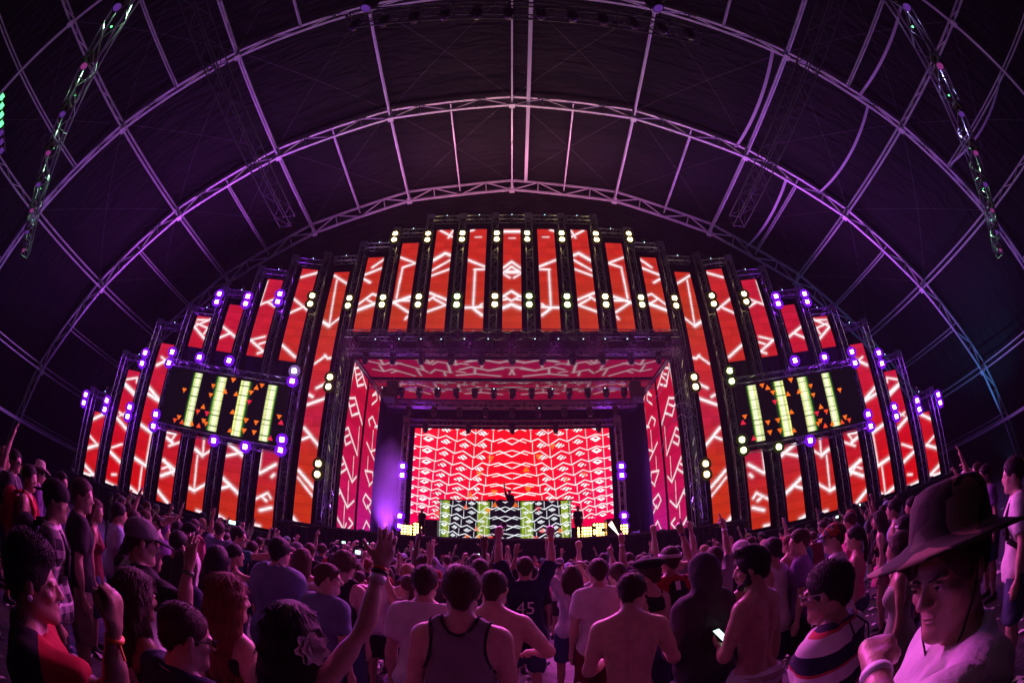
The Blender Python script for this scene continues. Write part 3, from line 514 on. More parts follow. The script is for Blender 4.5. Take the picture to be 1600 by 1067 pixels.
def strobe(p, z, rz, g, label):
    o = empty('strobe_lamp', (p.x, p.y, z), rz, label, 'strobe lamp', 'square strobe lamps on the truss towers'); o.scale = (.82,.82,.82)
    obj('housing', HOUS_ME, o); obj('yoke', YOKE_ME, o); obj('halo_inner', HALO_IN, o, m=HALO_MATS[g.name][0]); obj('halo_outer', HALO_OUT, o, m=HALO_MATS[g.name][1])
    for x in (-.072,.072):
        for zz in (-.072,.072): obj('lamp_cell', CELL_ME, o, (x,0,zz), m=g)
    col, pw = {'strobe_violet': ((.36,.03,1.), 40), 'strobe_warm': ((1.,.8,.35), 7), 'strobe_greenish': ((.8,1.,.4), 7), 'strobe_lavender': ((.7,.4,1.), 18)}[g.name]
    l = bpy.data.objects.new('added_spill', added_spill(col, pw)); COL.objects.link(l); l.parent = o; l.location = (0,-.42,0)  # point light added ahead of the lamp, tinting nearby truss like a halo
    return o
HALO_MATS = {}  # emission of the painted halo discs, inner and outer
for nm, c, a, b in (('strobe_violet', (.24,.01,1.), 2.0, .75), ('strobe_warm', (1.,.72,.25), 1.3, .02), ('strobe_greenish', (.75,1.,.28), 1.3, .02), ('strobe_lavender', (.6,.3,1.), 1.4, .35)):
    HALO_MATS[nm] = (glow_mat(nm+'_halo_inner', c, a), glow_mat(nm+'_halo_outer', c, b))
    for q in HALO_MATS[nm]: q.cycles.emission_sampling = 'NONE'
# (s, z above lens, colour left, colour right)
WL = [(7.3,12.38),(7.3,11.84),(5.32,12.43),(5.32,11.94),(3.34,12.84),(3.34,12.32),(1.35,12.97),(1.35,12.43),(11.33,8.0),(11.33,7.33),(9.31,8.35),(9.31,7.67),(7.3,8.3),(5.34,8.39),(1.38,8.36),(1.38,7.78),
      (15.45,4.68),(15.45,4.17),(13.41,4.69),(13.41,4.15),(11.4,4.67),(11.4,4.12),(9.33,4.64),(9.33,3.96),(5.23,3.95),(3.35,3.96),(1.4,4.65),(1.4,4.11)]
for sgn in (-1, 1):
    sd = side_word(sgn)
    for i, (s, z) in enumerate(WL):
        warm = (s < 2 and z > 10) if sgn < 0 else (s < 4 and z > 10) or s < 2 or (z < 5 and s < 5)
        g = G_WARM if warm else G_VIO
        if sgn < 0 and i == 14: g = G_LAV
        if warm and sgn > 0 and z < 9: g = G_GREEN
        zs = sorted([q[1] for q in WL if abs(q[0]-s) < .3]); rank = zs.index(z)
        colw = 'warm white' if g in (G_WARM, G_GREEN) else 'lavender' if g is G_LAV else 'violet'
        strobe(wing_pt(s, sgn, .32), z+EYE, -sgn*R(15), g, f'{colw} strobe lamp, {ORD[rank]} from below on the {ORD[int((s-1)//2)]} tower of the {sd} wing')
    for j, (x, z) in enumerate(((7.0,17.55),(7.0,17.07),(4.95,17.44),(4.95,16.96),(2.9,17.4),(2.9,16.91),(.88,17.37),(.88,16.89),(9,12.97),(9,12.47),(7,12.95),(7,12.49),(4.98,12.96),(4.98,12.46),(2.9,12.94),(2.9,12.43),(.9,12.95),(.9,12.43),(9.25,8.22),(9.25,7.7),(9.22,3.71),(9.22,3.18))):
        g = G_GREEN if (j in (14,15) and sgn < 0) or (j in (14,15,16,17) and sgn > 0) or (8 < z < 9 and False) else G_WARM
        zz = z; row = 'upper row' if z > 16 else 'lower row' if z > 11 else ('middle pair' if z > 5 else 'bottom pair')
        nth = {9:'fifth',9.25:'fifth',9.22:'fifth',7:'fourth',4.98:'third',4.95:'third',2.9:'second',.88:'nearest',.9:'nearest'}[x]
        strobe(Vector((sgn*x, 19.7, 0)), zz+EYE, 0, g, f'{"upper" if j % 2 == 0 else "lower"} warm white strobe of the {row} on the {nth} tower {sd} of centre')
# ================================================================== stage platform
DECK = 2.62
M_PLY = mat('black_stage_ply', (.02,.018,.02), .6, noise=.3, nscale=4)
def make_stage():
    st = empty('stage_platform', (0, 24, 0), 0, 'black stage platform with draped front below the big LED wall', 'stage')
    MB().box((0,.3,DECK-.09),(21.5,10.2,.18)).build('deck', M_PLY, st)
    # pleated skirt along the front edge
    mb = MB(); n = 220
    for i in range(n+1):
        x = -10.7+21.4*i/n; y = -4.82+.035*math.sin(i*1.9)+.02*math.sin(i*.7)
        mb.v += [(x, y, 0.0), (x, y, DECK-.2)]
    for i in range(n): mb.f.append((2*i, 2*i+2, 2*i+3, 2*i+1))
    mb.build('front_skirt', M_DRAPE, st)
    MB().box((0,-4.83,DECK-.05),(21.5,.05,.09)).build('edge_trim', mat('edge_trim', (.2,.19,.2), .4, .6), st)
    for i in range(12): MB().tube((-9.9+1.8*i,-4.4,0),(-9.9+1.8*i,-4.4,DECK-.18),.03,6).build('leg', M_BLACKTRUSS, st)
make_stage()
def crowd_barrier():
    b = empty('crowd_barrier', (0,17.9,0), 0, 'low steel crowd barrier standing in front of the stage skirt', 'barrier')
    for i in range(14):
        x = -9.75+1.5*i
        MB().box((x,.0,.6),(1.46,.03,1.1)).build('panel', mat('barrier_steel',(.12,.12,.13),.5,.5), b)
        MB().tube((x-.7,.02,0),(x-.7,.02,1.2),.025,6).tube((x-.7,.02,1.1),(x-.7,.9,0),.02,6).build('post', M_ALU, b)
    MB().tube((-10.5,0,1.18),(10.5,0,1.18),.03,8).build('hand_rail', M_ALU, b)
crowd_barrier()
def wing_base(sgn):
    sd = side_word(sgn)
    p = wing_pt(8, sgn, -.4); o = empty('wing_platform', (p.x,p.y,0), -sgn*R(15), f'black platform with speaker grilles under the {sd} wing of LED strips', 'platform')
    MB().box((0,0,.92),(17.4,1.3,1.84)).build('plinth', M_PLY, o)
    for i in range(14):
        g = MB(); x = -7.8+1.2*i
        for r_ in range(6):
            for c in range(5): g.box((x-.36+.18*c, -.665, .5+.19*r_), (.12,.02,.1))
        g.build('grille', mat('grille', (.03,.03,.032), .35, .5), o)['kind'] = 'stuff'
        MB().box((x+.6,-.665,.95),(.05,.03,1.7)).build('rail', M_BLACKTRUSS, o)
    MB().box((0,-.66,1.8),(17.4,.06,.07)).build('edge_trim', mat('edge_trim',(.2,.19,.2),.4,.6), o)
    # black cloth behind the strips
    for z0, z1, s0, s1, wh in ((1.84,12.0,0.9,9.3,'behind the green bar screen'),(1.84,9.0,9.3,11.4,'behind the tall strip outside the bar screen'),(1.84,6.8,11.4,15.0,'behind the two outermost strips'),(12.0,13.0,.9,7.6,'as a low band behind the upper strips'),(13.0,16.2,.9,3.4,'high up beside the very tall strip')):
        pc = wing_pt((s0+s1)/2, sgn, -.42); d = empty('backing_cloth', (pc.x,pc.y,z0), -sgn*R(15), f'black cloth hung {wh}, {sd} wing', 'cloth', 'black cloths behind the LED strips')
        mb = MB(); n = int((s1-s0)*8)
        for i in range(n+1):
            x = -(s1-s0)/2+(s1-s0)*i/n; mb.v += [(x,.03*math.sin(i*1.7),0),(x,.03*math.sin(i*1.7+.4),z1-z0)]
        for i in range(n): mb.f.append((2*i,2*i+2,2*i+3,2*i+1))
        mb.build('cloth_sheet', M_DRAPE, d)
for s in (-1,1): wing_base(s)

# ================================================================== the two screens with green bars
def bar_screen(sgn):
    sd = side_word(sgn); p = wing_pt(5.3, sgn, .12)
    o = empty('bar_screen', (p.x,p.y,6.22), -sgn*R(15), f'dark wide LED screen with four glowing green bars in the {sd} wing', 'led screen', 'wide dark LED screens with green bars')
    def fn(X, Z):
        S = 5.3 + (-X if sgn < 0 else X); Zz = Z+6.22
        rgb = np.ones(X.shape+(3,))*np.array((.0035,.002,.004))
        for c, w, side in ((7.15,.52,-1),(5.56,.58,-1),(4.07,.6,1),(2.46,.5,1)):
            u = (S-c)/(w/2); ins = (np.abs(u) < 1) & (Zz > 6.36) & (Zz < 9.36)
            # bright tube with a darker green flank
            sh = np.where(np.abs(u) < .85, .72+.28*np.cos((u*1.0+.15)*2.6)**2 + .12*(np.sin(u*9)), .5)
            col = np.stack([.95*sh, 1.02*sh, .26+.42*sh*(np.abs(u+.1) < .4)], -1)
            fl = (side*u < -.74); col = np.where(fl[..., None], np.array((.10,.30,.05))*np.ones(3), col)
            line = np.zeros(X.shape, bool)
            for k, zz in enumerate((6.62,7.2,7.46,8.02,8.55,9.08)): line |= np.abs(Zz-zz-.04*(c % 1)) < .022
            col = np.where(line[..., None], np.array((.08,.14,.02)), col)
            # a dim halo of the tube's other wall
            rgb = np.where(((side*u < -.9) & (side*u > -1.35) & (Zz > 6.36) & (Zz < 9.36))[..., None], np.array((.012,.03,.008)), rgb)
            rgb = np.where(ins[..., None], col, rgb)
        cols = [(.95,.16,.01),(.85,.06,.015),(.75,.015,.05)]
        for s, z, up, c in TRI:
            v = (Zz-z)/.13*(1 if up else -1); ins = (v > -1) & (v < 1) & (np.abs(S-s) < .155*(1-v)/2)
            rgb = np.where(ins[..., None], np.array(cols[c]), rgb)
        return rgb*1.35
    W_, H_ = 7.6, 3.25
    obj('screen', screen_mesh('screen', W_, H_, .031, fn, M_LED), o)
    MB().box((0,.07,H_/2),(W_+.06,.12,H_+.06)).build('casing', M_BLACK, o)
    for z, w in ((-.22,'lower'),(H_+.22,'upper')):
        a, b = wing_pt(1.35, sgn, .1), wing_pt(9.25, sgn, .1)
        if sgn < 0: a, b = b, a
        truss('frame_truss', (a.x,a.y,6.22+z), (b.x,b.y,6.22+z), f'{w} horizontal truss framing the {sd} green bar screen', 'truss', 'trusses framing the green bar screens', w=.34, bay=.38)
for s in (-1,1): bar_screen(s)

# ================================================================== stage opening
def portal():
    for sgn in (-1,1):
        sd = side_word(sgn)
        # slender posts beside the opening
        for i, (x, y) in enumerate(((8.55,19.75),(8.55,22.65),(8.5,25.35))):
            tower(Vector((sgn*x, y, 0)), 0, DECK if i else 0, 11.4 if i else 12.0, f'{["front","middle","rear"][i]} truss post along the {sd} side of the stage opening', 'truss posts of the stage opening')
        for nm, y0, y1, key, w in (('front',20.0,22.45,'P1','front'),('rear',22.8,25.15,'P2','rear')):
            z0, z1 = DECK-.05, 11.25
            o = empty('side_screen', (sgn*8.1, y0, z0), 0, f'{w} crimson LED screen lining the {sd} side of the stage opening', 'led screen', 'side screens of the stage opening')
            segs = [(a-y0, b-z0, c-y0, d-z0, wd*.95) for a, b, c, d, wd in PAT[key]]
            def fn(X, Z):
                b = grad(Z+z0, ((3,(196,20,96)),(6,(206,18,78)),(11,(200,14,44))))
                if key == 'P2': b = b*(1+.5*np.clip(1-Z/4,0,1)[...,None]*np.array([0,.4,2.0]))
                return draw_segs(X, Z, segs, b, wid=.032, glow=.04)
            me = screen_mesh('screen', y1-y0, z1-z0, .048, fn, M_LED, 'yz', 0.)
            obj('screen', me, o)
            MB().box((sgn*.09,(y1-y0)/2,(z1-z0)/2),(.14,y1-y0+.04,z1-z0+.04)).build('casing', M_BLACK, o)
    for nm, y0, y1 in (('front',20.05,22.35),('rear',22.95,25.75)):
        o = empty('ceiling_screen', (0,y0,11.3), 0, f'{nm} crimson LED ceiling screen over the stage', 'led screen', 'LED ceiling screens')
        segs = []
        for a, b, c, d, w in PAT['T']:
            for m in (1,-1):
                segs.append((m*a, b-y0, m*c, d-y0, w*1.1))
                if nm == 'rear': segs.append((m*a*.93, b-y0+2.75, m*c*.93, d-y0+2.75, w))
        def fn(X, Z):
            b = grad(Z+y0, ((20,(186,18,76)),(23,(190,16,56)),(26,(182,16,60))))
            return draw_segs(X, Z, segs, b*.9, white=(.75,.55,.6), wid=.03, glow=.05)
        obj('screen', screen_mesh('screen', 16.1, y1-y0, .045, fn, M_LED, 'xy'), o)
        MB().box((0,(y1-y0)/2,.09),(16.2,y1-y0+.04,.14)).build('casing', M_BLACK, o)
    # lintel trusses
    truss('lintel_truss', (-8.75,19.75,12.55),(8.75,19.75,12.55), 'upper lintel truss across the top of the stage opening', 'truss', 'trusses across the stage opening', w=.42, bay=.5)
    truss('lintel_truss', (-8.6,19.7,11.55),(8.6,19.7,11.55), 'lower lintel truss along the front edge of the LED ceiling', 'truss', 'trusses across the stage opening', w=.26, bay=.5)
    truss('lintel_truss', (-8.0,22.62,10.95),(8.0,22.62,10.95), 'black lighting truss crossing between the two LED ceiling screens', 'truss', 'trusses across the stage opening', w=.4, bay=.5)
    truss('lintel_truss', (-7.8,26.0,11.0),(7.8,26.0,11.0), 'rear lighting truss behind the LED ceiling', 'truss', 'trusses across the stage opening', w=.34, bay=.5)
    o = empty('lintel_cloth', (0,20.15,11.5), 0, 'black cloth strip hung behind the upper lintel lamps', 'cloth'); MB().box((0,0,.62),(17.2,.04,1.25)).build('cloth_sheet', M_DRAPE, o)
    # diagonal black corner beams from the front posts to the rear
    for sgn in (-1,1):
        o = empty('corner_beam', (sgn*8.02,19.8,11.22), 0, f'black corner beam along the {side_word(sgn)} edge of the LED ceiling', 'beam', 'corner beams of the LED ceiling'); MB().box((0,3.0,0),(.22,6.1,.2)).build('beam', M_BLACKTRUSS, o)
        MB().tube((-sgn*.12,0,-.1),(-sgn*.12,6.0,-.1),.025,6).build('pipe', M_ALU, o)
    # backdrop
    o = empty('stage_backdrop', (0,29.2,DECK), 0, 'black pleated backdrop behind the big LED wall', 'drape'); mb = MB(); n = 160
    for i in range(n+1):
        x = -10+20*i/n; y = .06*math.sin(i*1.3); mb.v += [(x,y,0),(x,y,10.5)]
    for i in range(n): mb.f.append((2*i,2*i+2,2*i+3,2*i+1))
    mb.build('cloth_sheet', M_DRAPE, o)
    for sgn in (-1,1):
        o = empty('wing_drape', (sgn*8.6,25.4,DECK), 0, f'black drape closing the {side_word(sgn)} side of the rear stage', 'drape'); MB().box((0,1.9,4.6),(.06,3.9,9.2)).build('cloth_sheet', M_DRAPE, o)
    o = empty('rear_roof_cloth', (0,27.6,11.5), 0, 'black cloth roof over the rear stage', 'cloth'); MB().box((0,0,0),(17.6,3.6,.06)).build('cloth_sheet', M_DRAPE, o)
portal()

# ================================================================== big wall and booth
def lattice(X, Z, w, h, base, rowf, white=(1.15,1.1,1.12), lw=.022, dscale=1.):
    """rows of white bent arrows and diamonds, mirrored left and right, closer together towards the bottom"""
    HW = w/2; U = np.abs(X)/HW; V = 1-Z/h; asp = h/HW
    topx = [1.13,.93,.753,.56,.369,.19,0.0]; botx = [1.06,.935,.823,.695,.47,.33,0.03]; droop = [-.012,0,.024,.053,.094,.05,.08]
    n = len(rowf); rf = [2*rowf[0]-rowf[1]]+list(rowf)
    P = lambda k, j: (topx[k]+(botx[k]-topx[k])*max(0, j-1)/max(1, n-1), rf[j]+droop[k]*dscale)
    segs = []; A = np.zeros(X.shape)
    for j in range(n+1):
        cell = (rf[j+1]-rf[j]) if j < n else rf[j]-rf[j-1]
        for k in range(6):
            a, b = P(k, j), P(k+1, j)
            up = 1 if b[1] > a[1]-.005 else 0
            pk = (a[0]*(.58 if up else .42)+b[0]*(.42 if up else .58), min(a[1], b[1])-cell*(.12 if k < 2 else .24))
            segs += [(*a, *pk, 1.), (*pk, *b, 1.15)]
            c = ((a[0]+b[0])/2+.012, (a[1]+b[1])/2+cell*.16); dx = abs(a[0]-b[0])*.33; dz = cell*.26
            if k < 5:
                du = (U-c[0])+.10*(V-c[1]); q = np.abs(du)/dx+np.abs(V-c[1])/dz
                if k in (2,3,4): f = (q < .9) & (np.sin((du*1.3+(V-c[1])*1.1)*2*math.pi/.045) > -.25)
                elif k < 2 or j > n-3: f = (q < 1) & ~(np.abs(du)/(dx*.45)+np.abs(V-c[1]+.2*dz)/(dz*.42) < (1.0 if k < 2 else .5))
                else: f = (q < 1) & ~((q < .72) & (np.sin((du*1.2+(V-c[1])*.8)*2*math.pi/.030) < .35))
                A = np.maximum(A, f*1.0)
            segs.append((a[0], a[1], a[0]-(botx[k]-topx[k])*.02, a[1]-cell*.95, .5))
            if k == 5: segs.append((a[0]-.05, a[1]+cell*.1, .0, a[1]-cell*.3, .9))
    for x0, z0, x1, z1, q in segs:
        dx, dz = (x1-x0)*HW, (z1-z0)*h; px, pz = (U-x0)*HW, (V-z0)*h
        t = np.clip((px*dx+pz*dz)/(dx*dx+dz*dz+1e-9), 0, 1); d = np.hypot(px-t*dx, pz-t*dz)
        A = np.maximum(A, np.clip((lw*q+.014-d)/.025, 0, 1))
    return base*(1-A[..., None])+np.array(white)*A[..., None]
def tri_print(X, Z, rgb, tris, size):
    for x, z, up, c in tris:
        v = (Z-z)/size*(1 if up else -1); ins = (v > -1) & (v < 1) & (np.abs(X-x) < size*1.1*(1-v)/2)
        rgb = np.where(ins[..., None], rgb*.35+np.array(c)*.75, rgb)
    return rgb
def led_wall():
    w, h, z0 = 12.75, 6.5, 3.55
    o = empty('led_wall', (0,28.0,z0), 0, 'big bright red LED wall with rows of white zigzags behind the booth', 'led screen')
    def fn(X, Z):
        b = np.stack([np.full(X.shape,.86), .001+.004*np.clip(Z/h,0,1), .012+.08*np.clip((np.abs(X)-1.5)/5,0,1)*np.clip(1.2-Z/h,0,1)], -1)
        low = Z < .55
        r = lattice(X, Z, w, h, b, (.076,.2,.318,.424,.524,.612,.70,.78,.86))
        r = np.where(low[..., None], b, r)
        tr = [(-1.35,h-2.0,0,(.9,.18,.01)),(.9,h-2.6,1,(.9,.18,.01)),(-2.05,h-3.0,0,(.95,.2,.01)),(2.6,h-1.2,0,(.9,.18,.01)),(3.4,h-3.4,0,(.9,.14,.01)),(-4.6,.95,1,(.85,.12,.03)),(-2.9,.85,0,(.9,.16,.01)),(-1.1,h-4.2,0,(.95,.2,.01)),(1.0,h-4.0,0,(.95,.2,.01)),(1.7,h-1.9,0,(.9,.2,.01)),(4.6,h-3.1,0,(.85,.1,.02)),(-2.6,2.2,1,(.9,.18,.01))]
        return tri_print(X, Z, r, tr, .2)
    obj('screen', screen_mesh('screen', w, h, .034, fn, M_LEDWALL), o)
    MB().box((0,.1,h/2),(w+.1,.18,h+.1)).build('casing', M_BLACK, o)
    for sgn in (-1,1):
        tower(Vector((sgn*6.95,27.9,0)), 0, DECK, 10.55, f'{side_word(sgn)} truss post framing the big LED wall', 'trusses framing the big LED wall')
        for i, (z, q) in enumerate(((7.35,'top'),(6.75,'second'),(4.1,'third'),(3.45,'bottom'))):
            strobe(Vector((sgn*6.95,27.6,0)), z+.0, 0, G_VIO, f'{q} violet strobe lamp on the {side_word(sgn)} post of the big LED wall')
    truss('wall_truss', (-6.8,27.9,10.4),(6.8,27.9,10.4), 'horizontal truss over the big LED wall', 'truss', 'trusses framing the big LED wall', w=.36, bay=.42)
led_wall()
def booth():
    w, h, x = 7.0, 2.2, -.36
    o = empty('dj_booth', (x,24.0,DECK), 0, 'wide DJ booth fronted with black LED tiles, green bars and white zigzags', 'dj booth')
    def fn(X, Z):
        b = np.ones(X.shape+(3,))*np.array((.004,.003,.007))
        for c in (-3.2,-1.15,1.15,3.2):
            wd = .24 if abs(c) > 2 else .34; u = (X-c)/wd; ins = np.abs(u) < 1
            col = np.stack([.24+.06*np.sin(u*6), .32+.05*np.sin(u*6), np.full(X.shape,.02)], -1); col = np.where((np.sign(c)*u > .55)[...,None] if abs(c) > 2 else (np.abs(u) > .8)[...,None], np.array((.07,.17,.01)), col)
            b = np.where(ins[..., None], col, b)
        r = lattice(X, Z, w*1.06, h, b, (.1,.33,.55,.76,.95), (1.0,1.05,1.1), .016, 2.0)
        tr = [(-1.5,.7,1,(.9,.15,.01)),(-1.35,.18,0,(.9,.2,.01)),(-2.0,.16,0,(.9,.14,.01)),(-.75,.15,0,(.8,.03,.02)),(-.9,1.65,0,(.9,.2,.01)),(-2.1,1.9,1,(.8,.1,.01)),(1.95,.62,1,(.8,.05,.02)),(1.6,.14,0,(.8,.03,.02)),(2.35,.15,0,(.9,.25,.01)),(-.55,2.05,1,(.9,.16,.01)),(.55,2.05,1,(.9,.16,.01)),(2.9,.6,1,(.9,.2,.02)),(1.75,1.75,0,(.6,.02,.04))]
        return tri_print(X, Z, r, tr, .14)
    obj('screen', screen_mesh('screen', w, h, .026, fn, M_LEDWALL), o)
    MB().box((0,.45,h/2-.01),(w+.04,.86,h)).build('body', M_BLACK, o)
    MB().box((0,.5,h+.03),(w+.2,1.0,.05)).build('table_top', M_BLACK, o)
    MB().box((0,1.5,.6),(w,1.1,1.2)).build('riser', M_PLY, o)
    for i, (dx, wd) in enumerate(((-.75,.42),(-.2,.36),(.32,.42))):
        q = empty('dj_player', (x+dx,24.55,DECK+h+.06), 0, ['left','middle','right'][i]+' deck on the booth top beside the performer', 'mixer', 'decks on the booth'); MB().box((0,0,.05),(wd,.36,.1)).build('case', M_BLACK, q); MB().lathe([(.001,.1),(.13,.1),(.13,.115),(.001,.115)],20).build('jog_wheel', M_ALU, q)
booth()
# low matrix blinders glowing amber on the stage floor
G_AMBER = glow_mat('blinder_amber', (1.,.52,.10), 16)
BULB = MB().lathe([(.001,-.01),(.05,-.005),(.062,.01),(.001,.012)], 10, 'y').mesh('bulb', G_AMBER)
def blinder(x, nx, nz, label, skip=()):
    o = empty('matrix_blinder', (x,23.4,DECK), 0, label, 'blinder', 'amber matrix blinders on the stage floor')
    w = nx*.155; MB().box((0,.1,nz*.155/2+.06),(w+.05,.16,nz*.155+.06)).build('case', M_BLACK, o)
    for i in range(nx):
        for j in range(nz):
            if (i*7+j*3+int(x*3)) % 9 in skip: continue
            obj('bulb', BULB, o, (-w/2+.155*(i+.5), -.01, .06+.155*(j+.5)))
blinder(-5.5,4,4,'leftmost amber matrix blinder on the stage floor'); blinder(-4.75,5,5,'amber matrix blinder just left of the booth',(3,))
blinder(3.75,5,4,'amber matrix blinder just right of the booth'); blinder(4.5,4,5,'second amber matrix blinder right of the booth',(4,)); blinder(5.85,3,4,'rightmost amber matrix blinder on the stage floor',(2,))
def monitor(x, y, label):
    o = empty('stage_monitor', (x,y,DECK), 0, label, 'speaker', 'speakers on the stage'); MB().box((0,0,.5),(.75,.6,1.0)).build('cabinet', M_BLACK, o); MB().lathe([(.001,-.3),(.24,-.3),(.22,-.315),(.001,-.31)],20,'y',(0,-.01,.34)).build('woofer', mat('woofer',(.04,.04,.04),.4), o); MB().box((0,-.305,.78),(.4,.02,.22)).build('horn', mat('woofer',(.04,.04,.04),.4), o)
monitor(5.2,23.2,'black monitor speaker between the blinders right of the booth'); monitor(-4.15,23.15,'black monitor speaker beside the stagehand left of the booth')

# ================================================================== moving heads
MH_BASE = MB().box((0,0,-.06),(.3,.24,.12)).box((0,0,.01),(.08,.08,.06)).mesh('base', M_BLACK)
MH_YOKE = MB().box((-.15,0,-.27),(.045,.13,.32)).box((.15,0,-.27),(.045,.13,.32)).box((0,0,-.135),(.34,.14,.05)).mesh('yoke', M_BLACK)
MH_HEAD = MB().lathe([(.001,-.2),(.07,-.2),(.105,-.15),(.118,-.05),(.12,.12),(.135,.17),(.13,.19),(.001,.19)], 14).mesh('head', M_BLACK, True)
MH_LENS = MB().lathe([(.001,.192),(.11,.192),(.1,.205),(.05,.215),(.001,.218)], 14).mesh('lens', M_GLASSDARK, True)
G_LEDDOT = glow_mat('status_led', (.5,.85,1.), 6); DOT = MB().box((0,-.13,-.03),(.05,.01,.025)).mesh('status_light', G_LEDDOT)
def mover(p, tilt, pan, label, lens=None, dot=True, group='moving head lamps under the stage trusses'):
    o = empty('moving_head', p, pan, label, 'stage lamp', group)
    obj('base', MH_BASE, o); obj('yoke', MH_YOKE, o); h = obj('head', MH_HEAD, o, (0,0,-.36), (tilt,0,0)); obj('lens', MH_LENS, h, m=lens)
    if dot: obj('status_light', DOT, o)
    return o
LINTEL = []
for i in range(15):
    x = -8.1+1.16*i; LINTEL.append((x,i)); mover((x,19.72,12.28), R(180+random.uniform(5,70)), random.uniform(-.8,.8), f'{ORD[i]} moving head from the left under the upper lintel truss')
for i in range(11):
    x = -7.4+1.48*i; mover((x,19.6,11.4), R(180+random.uniform(-20,40)), random.uniform(-.8,.8), f'{ORD[i]} small moving head from the left under the lower lintel truss', dot=False)
for i in range(15):
    x = -7.1+1.02*i; mover((x,22.5,10.72), R(180+random.uniform(-10,60)), random.uniform(-.9,.9), f'{ORD[i]} moving head from the left between the LED ceiling screens', dot=i % 3 == 0)
for i in range(9):
    x = -6.4+1.6*i; mover((x,25.9,10.8), R(180+random.uniform(0,50)), random.uniform(-.9,.9), f'{ORD[i]} moving head from the left on the rear stage truss', dot=i == 5)
for i in range(5):
    x = -5.6+2.8*i; mover((x,27.6,10.2), R(180+random.uniform(-30,30)), random.uniform(-.9,.9), f'{ORD[i]} moving head from the left on the truss over the LED wall', dot=False)

def line_array(x, label):
    o = empty('line_array', (x,22.4,11.1), 0, label, 'speaker', 'curved speaker arrays under the LED ceiling')
    for i in range(5):
        a = .12+.13*i; MB().box((0,-.1-.05*i*i*.4,-.25-.24*i),(.62,.42,.225), Matrix.Rotation(-a,3,'X')).build('cabinet', M_BLACK, o)
    MB().tube((0,0,0),(0,0,.35),.02,6).build('chain', M_ALU, o)
line_array(-6.55,'curved speaker array under the LED ceiling at the left'); line_array(6.75,'curved speaker array under the LED ceiling at the right')
def streamer(pts, label):
    o = empty('streamer', pts[0], 0, label, 'streamer', 'torn streamers hanging at the right of the stage'); mb = MB(); p0 = Vector(pts[0]); P = [Vector(q)-p0 for q in pts]; C = []
    for i in range(len(P)-1):
        for j in range(8):
            f = j/8; a = P[max(0,i-1)]; b = P[i]; c = P[i+1]; d = P[min(len(P)-1,i+2)]
            C.append(.5*((2*b)+(c-a)*f+(2*a-5*b+4*c-d)*f*f+(3*b-a-3*c+d)*f**3))
    C.append(P[-1])
    for a, b in zip(C[:-1], C[1:]): mb.tube(a, b, .018, 4)
    mb.build('ribbon', mat('streamer_paper', (.75,.7,.72), .5), o)
streamer([(8.3,19.5,11.7),(7.9,19.6,10.6),(7.3,20.2,9.4),(6.6,20.6,9.2),(6.2,20.8,9.5)],'longest torn streamer trailing from the top right corner of the opening')
streamer([(8.6,19.5,8.6),(8.0,19.6,8.0),(7.5,19.6,7.7),(7.15,19.7,6.9),(7.0,19.8,6.4)],'torn streamer drifting left from the right front post')
streamer([(8.7,19.5,9.6),(8.3,19.5,9.4),(7.9,19.6,8.9),(8.1,19.6,8.5)],'short curled streamer on the right front post')
streamer([(8.8,19.45,8.4),(8.3,19.5,8.7),(7.8,19.6,8.45),(7.3,19.7,7.9),(7.2,19.8,7.6)],'torn streamer crossing the right side screen at mid height')
streamer([(8.8,19.45,8.1),(8.5,19.5,7.9),(8.1,19.5,8.1),(7.7,19.6,7.6)],'lowest streamer beside the right side screen')
# ================================================================== lighting rig over the crowd
def lamp_spot(parent, loc, target, col, power, size=70, blend=.6, radius=.12):
    l = bpy.data.lights.new('beam', 'SPOT'); l.color = col; l.energy = power; l.spot_size = R(size); l.spot_blend = blend; l.shadow_soft_size = radius
    o = bpy.data.objects.new('beam', l); COL.objects.link(o); o.parent = parent; o.location = loc
    w = parent.matrix_basis @ Vector(loc); d = parent.matrix_basis.to_3x3().inverted() @ (Vector(target)-w); o.rotation_mode = 'QUATERNION'; o.rotation_quaternion = d.to_track_quat('-Z','Y')
    return o
G_HEADPINK = glow_mat('lens_magenta', (1.,.12,.75), .22); G_HEADVIO = glow_mat('lens_violet', (.4,.1,1.), .22); G_HEADGREEN = glow_mat('lens_green', (.1,1.,.25), 3)
for g in (G_HEADPINK, G_HEADVIO, G_HEADGREEN): g.cycles.emission_sampling = 'NONE'
def rig_mover(p, target, col, power, label, lens, size=75):
    p = Vector(p); t = Vector(target); d = t-p; pan = math.atan2(-d.x, d.y); tilt = math.atan2(math.hypot(d.x, d.y), -d.z)
    o = mover(p, R(180)-tilt if False else -(R(180)-tilt), pan, label, lens, False, 'moving head lamps on the trusses over the crowd')
    if power:
        dl = Matrix.Rotation(-pan,3,'Z') @ d.normalized(); lamp_spot(o, Vector((0,0,-.36))+dl*.32, target, col, power, size)  # fill spot added ahead of a nearly dark lens to light the crowd
    return o
PINK = (1.,.07,.6); VIO = (.5,.1,1.)
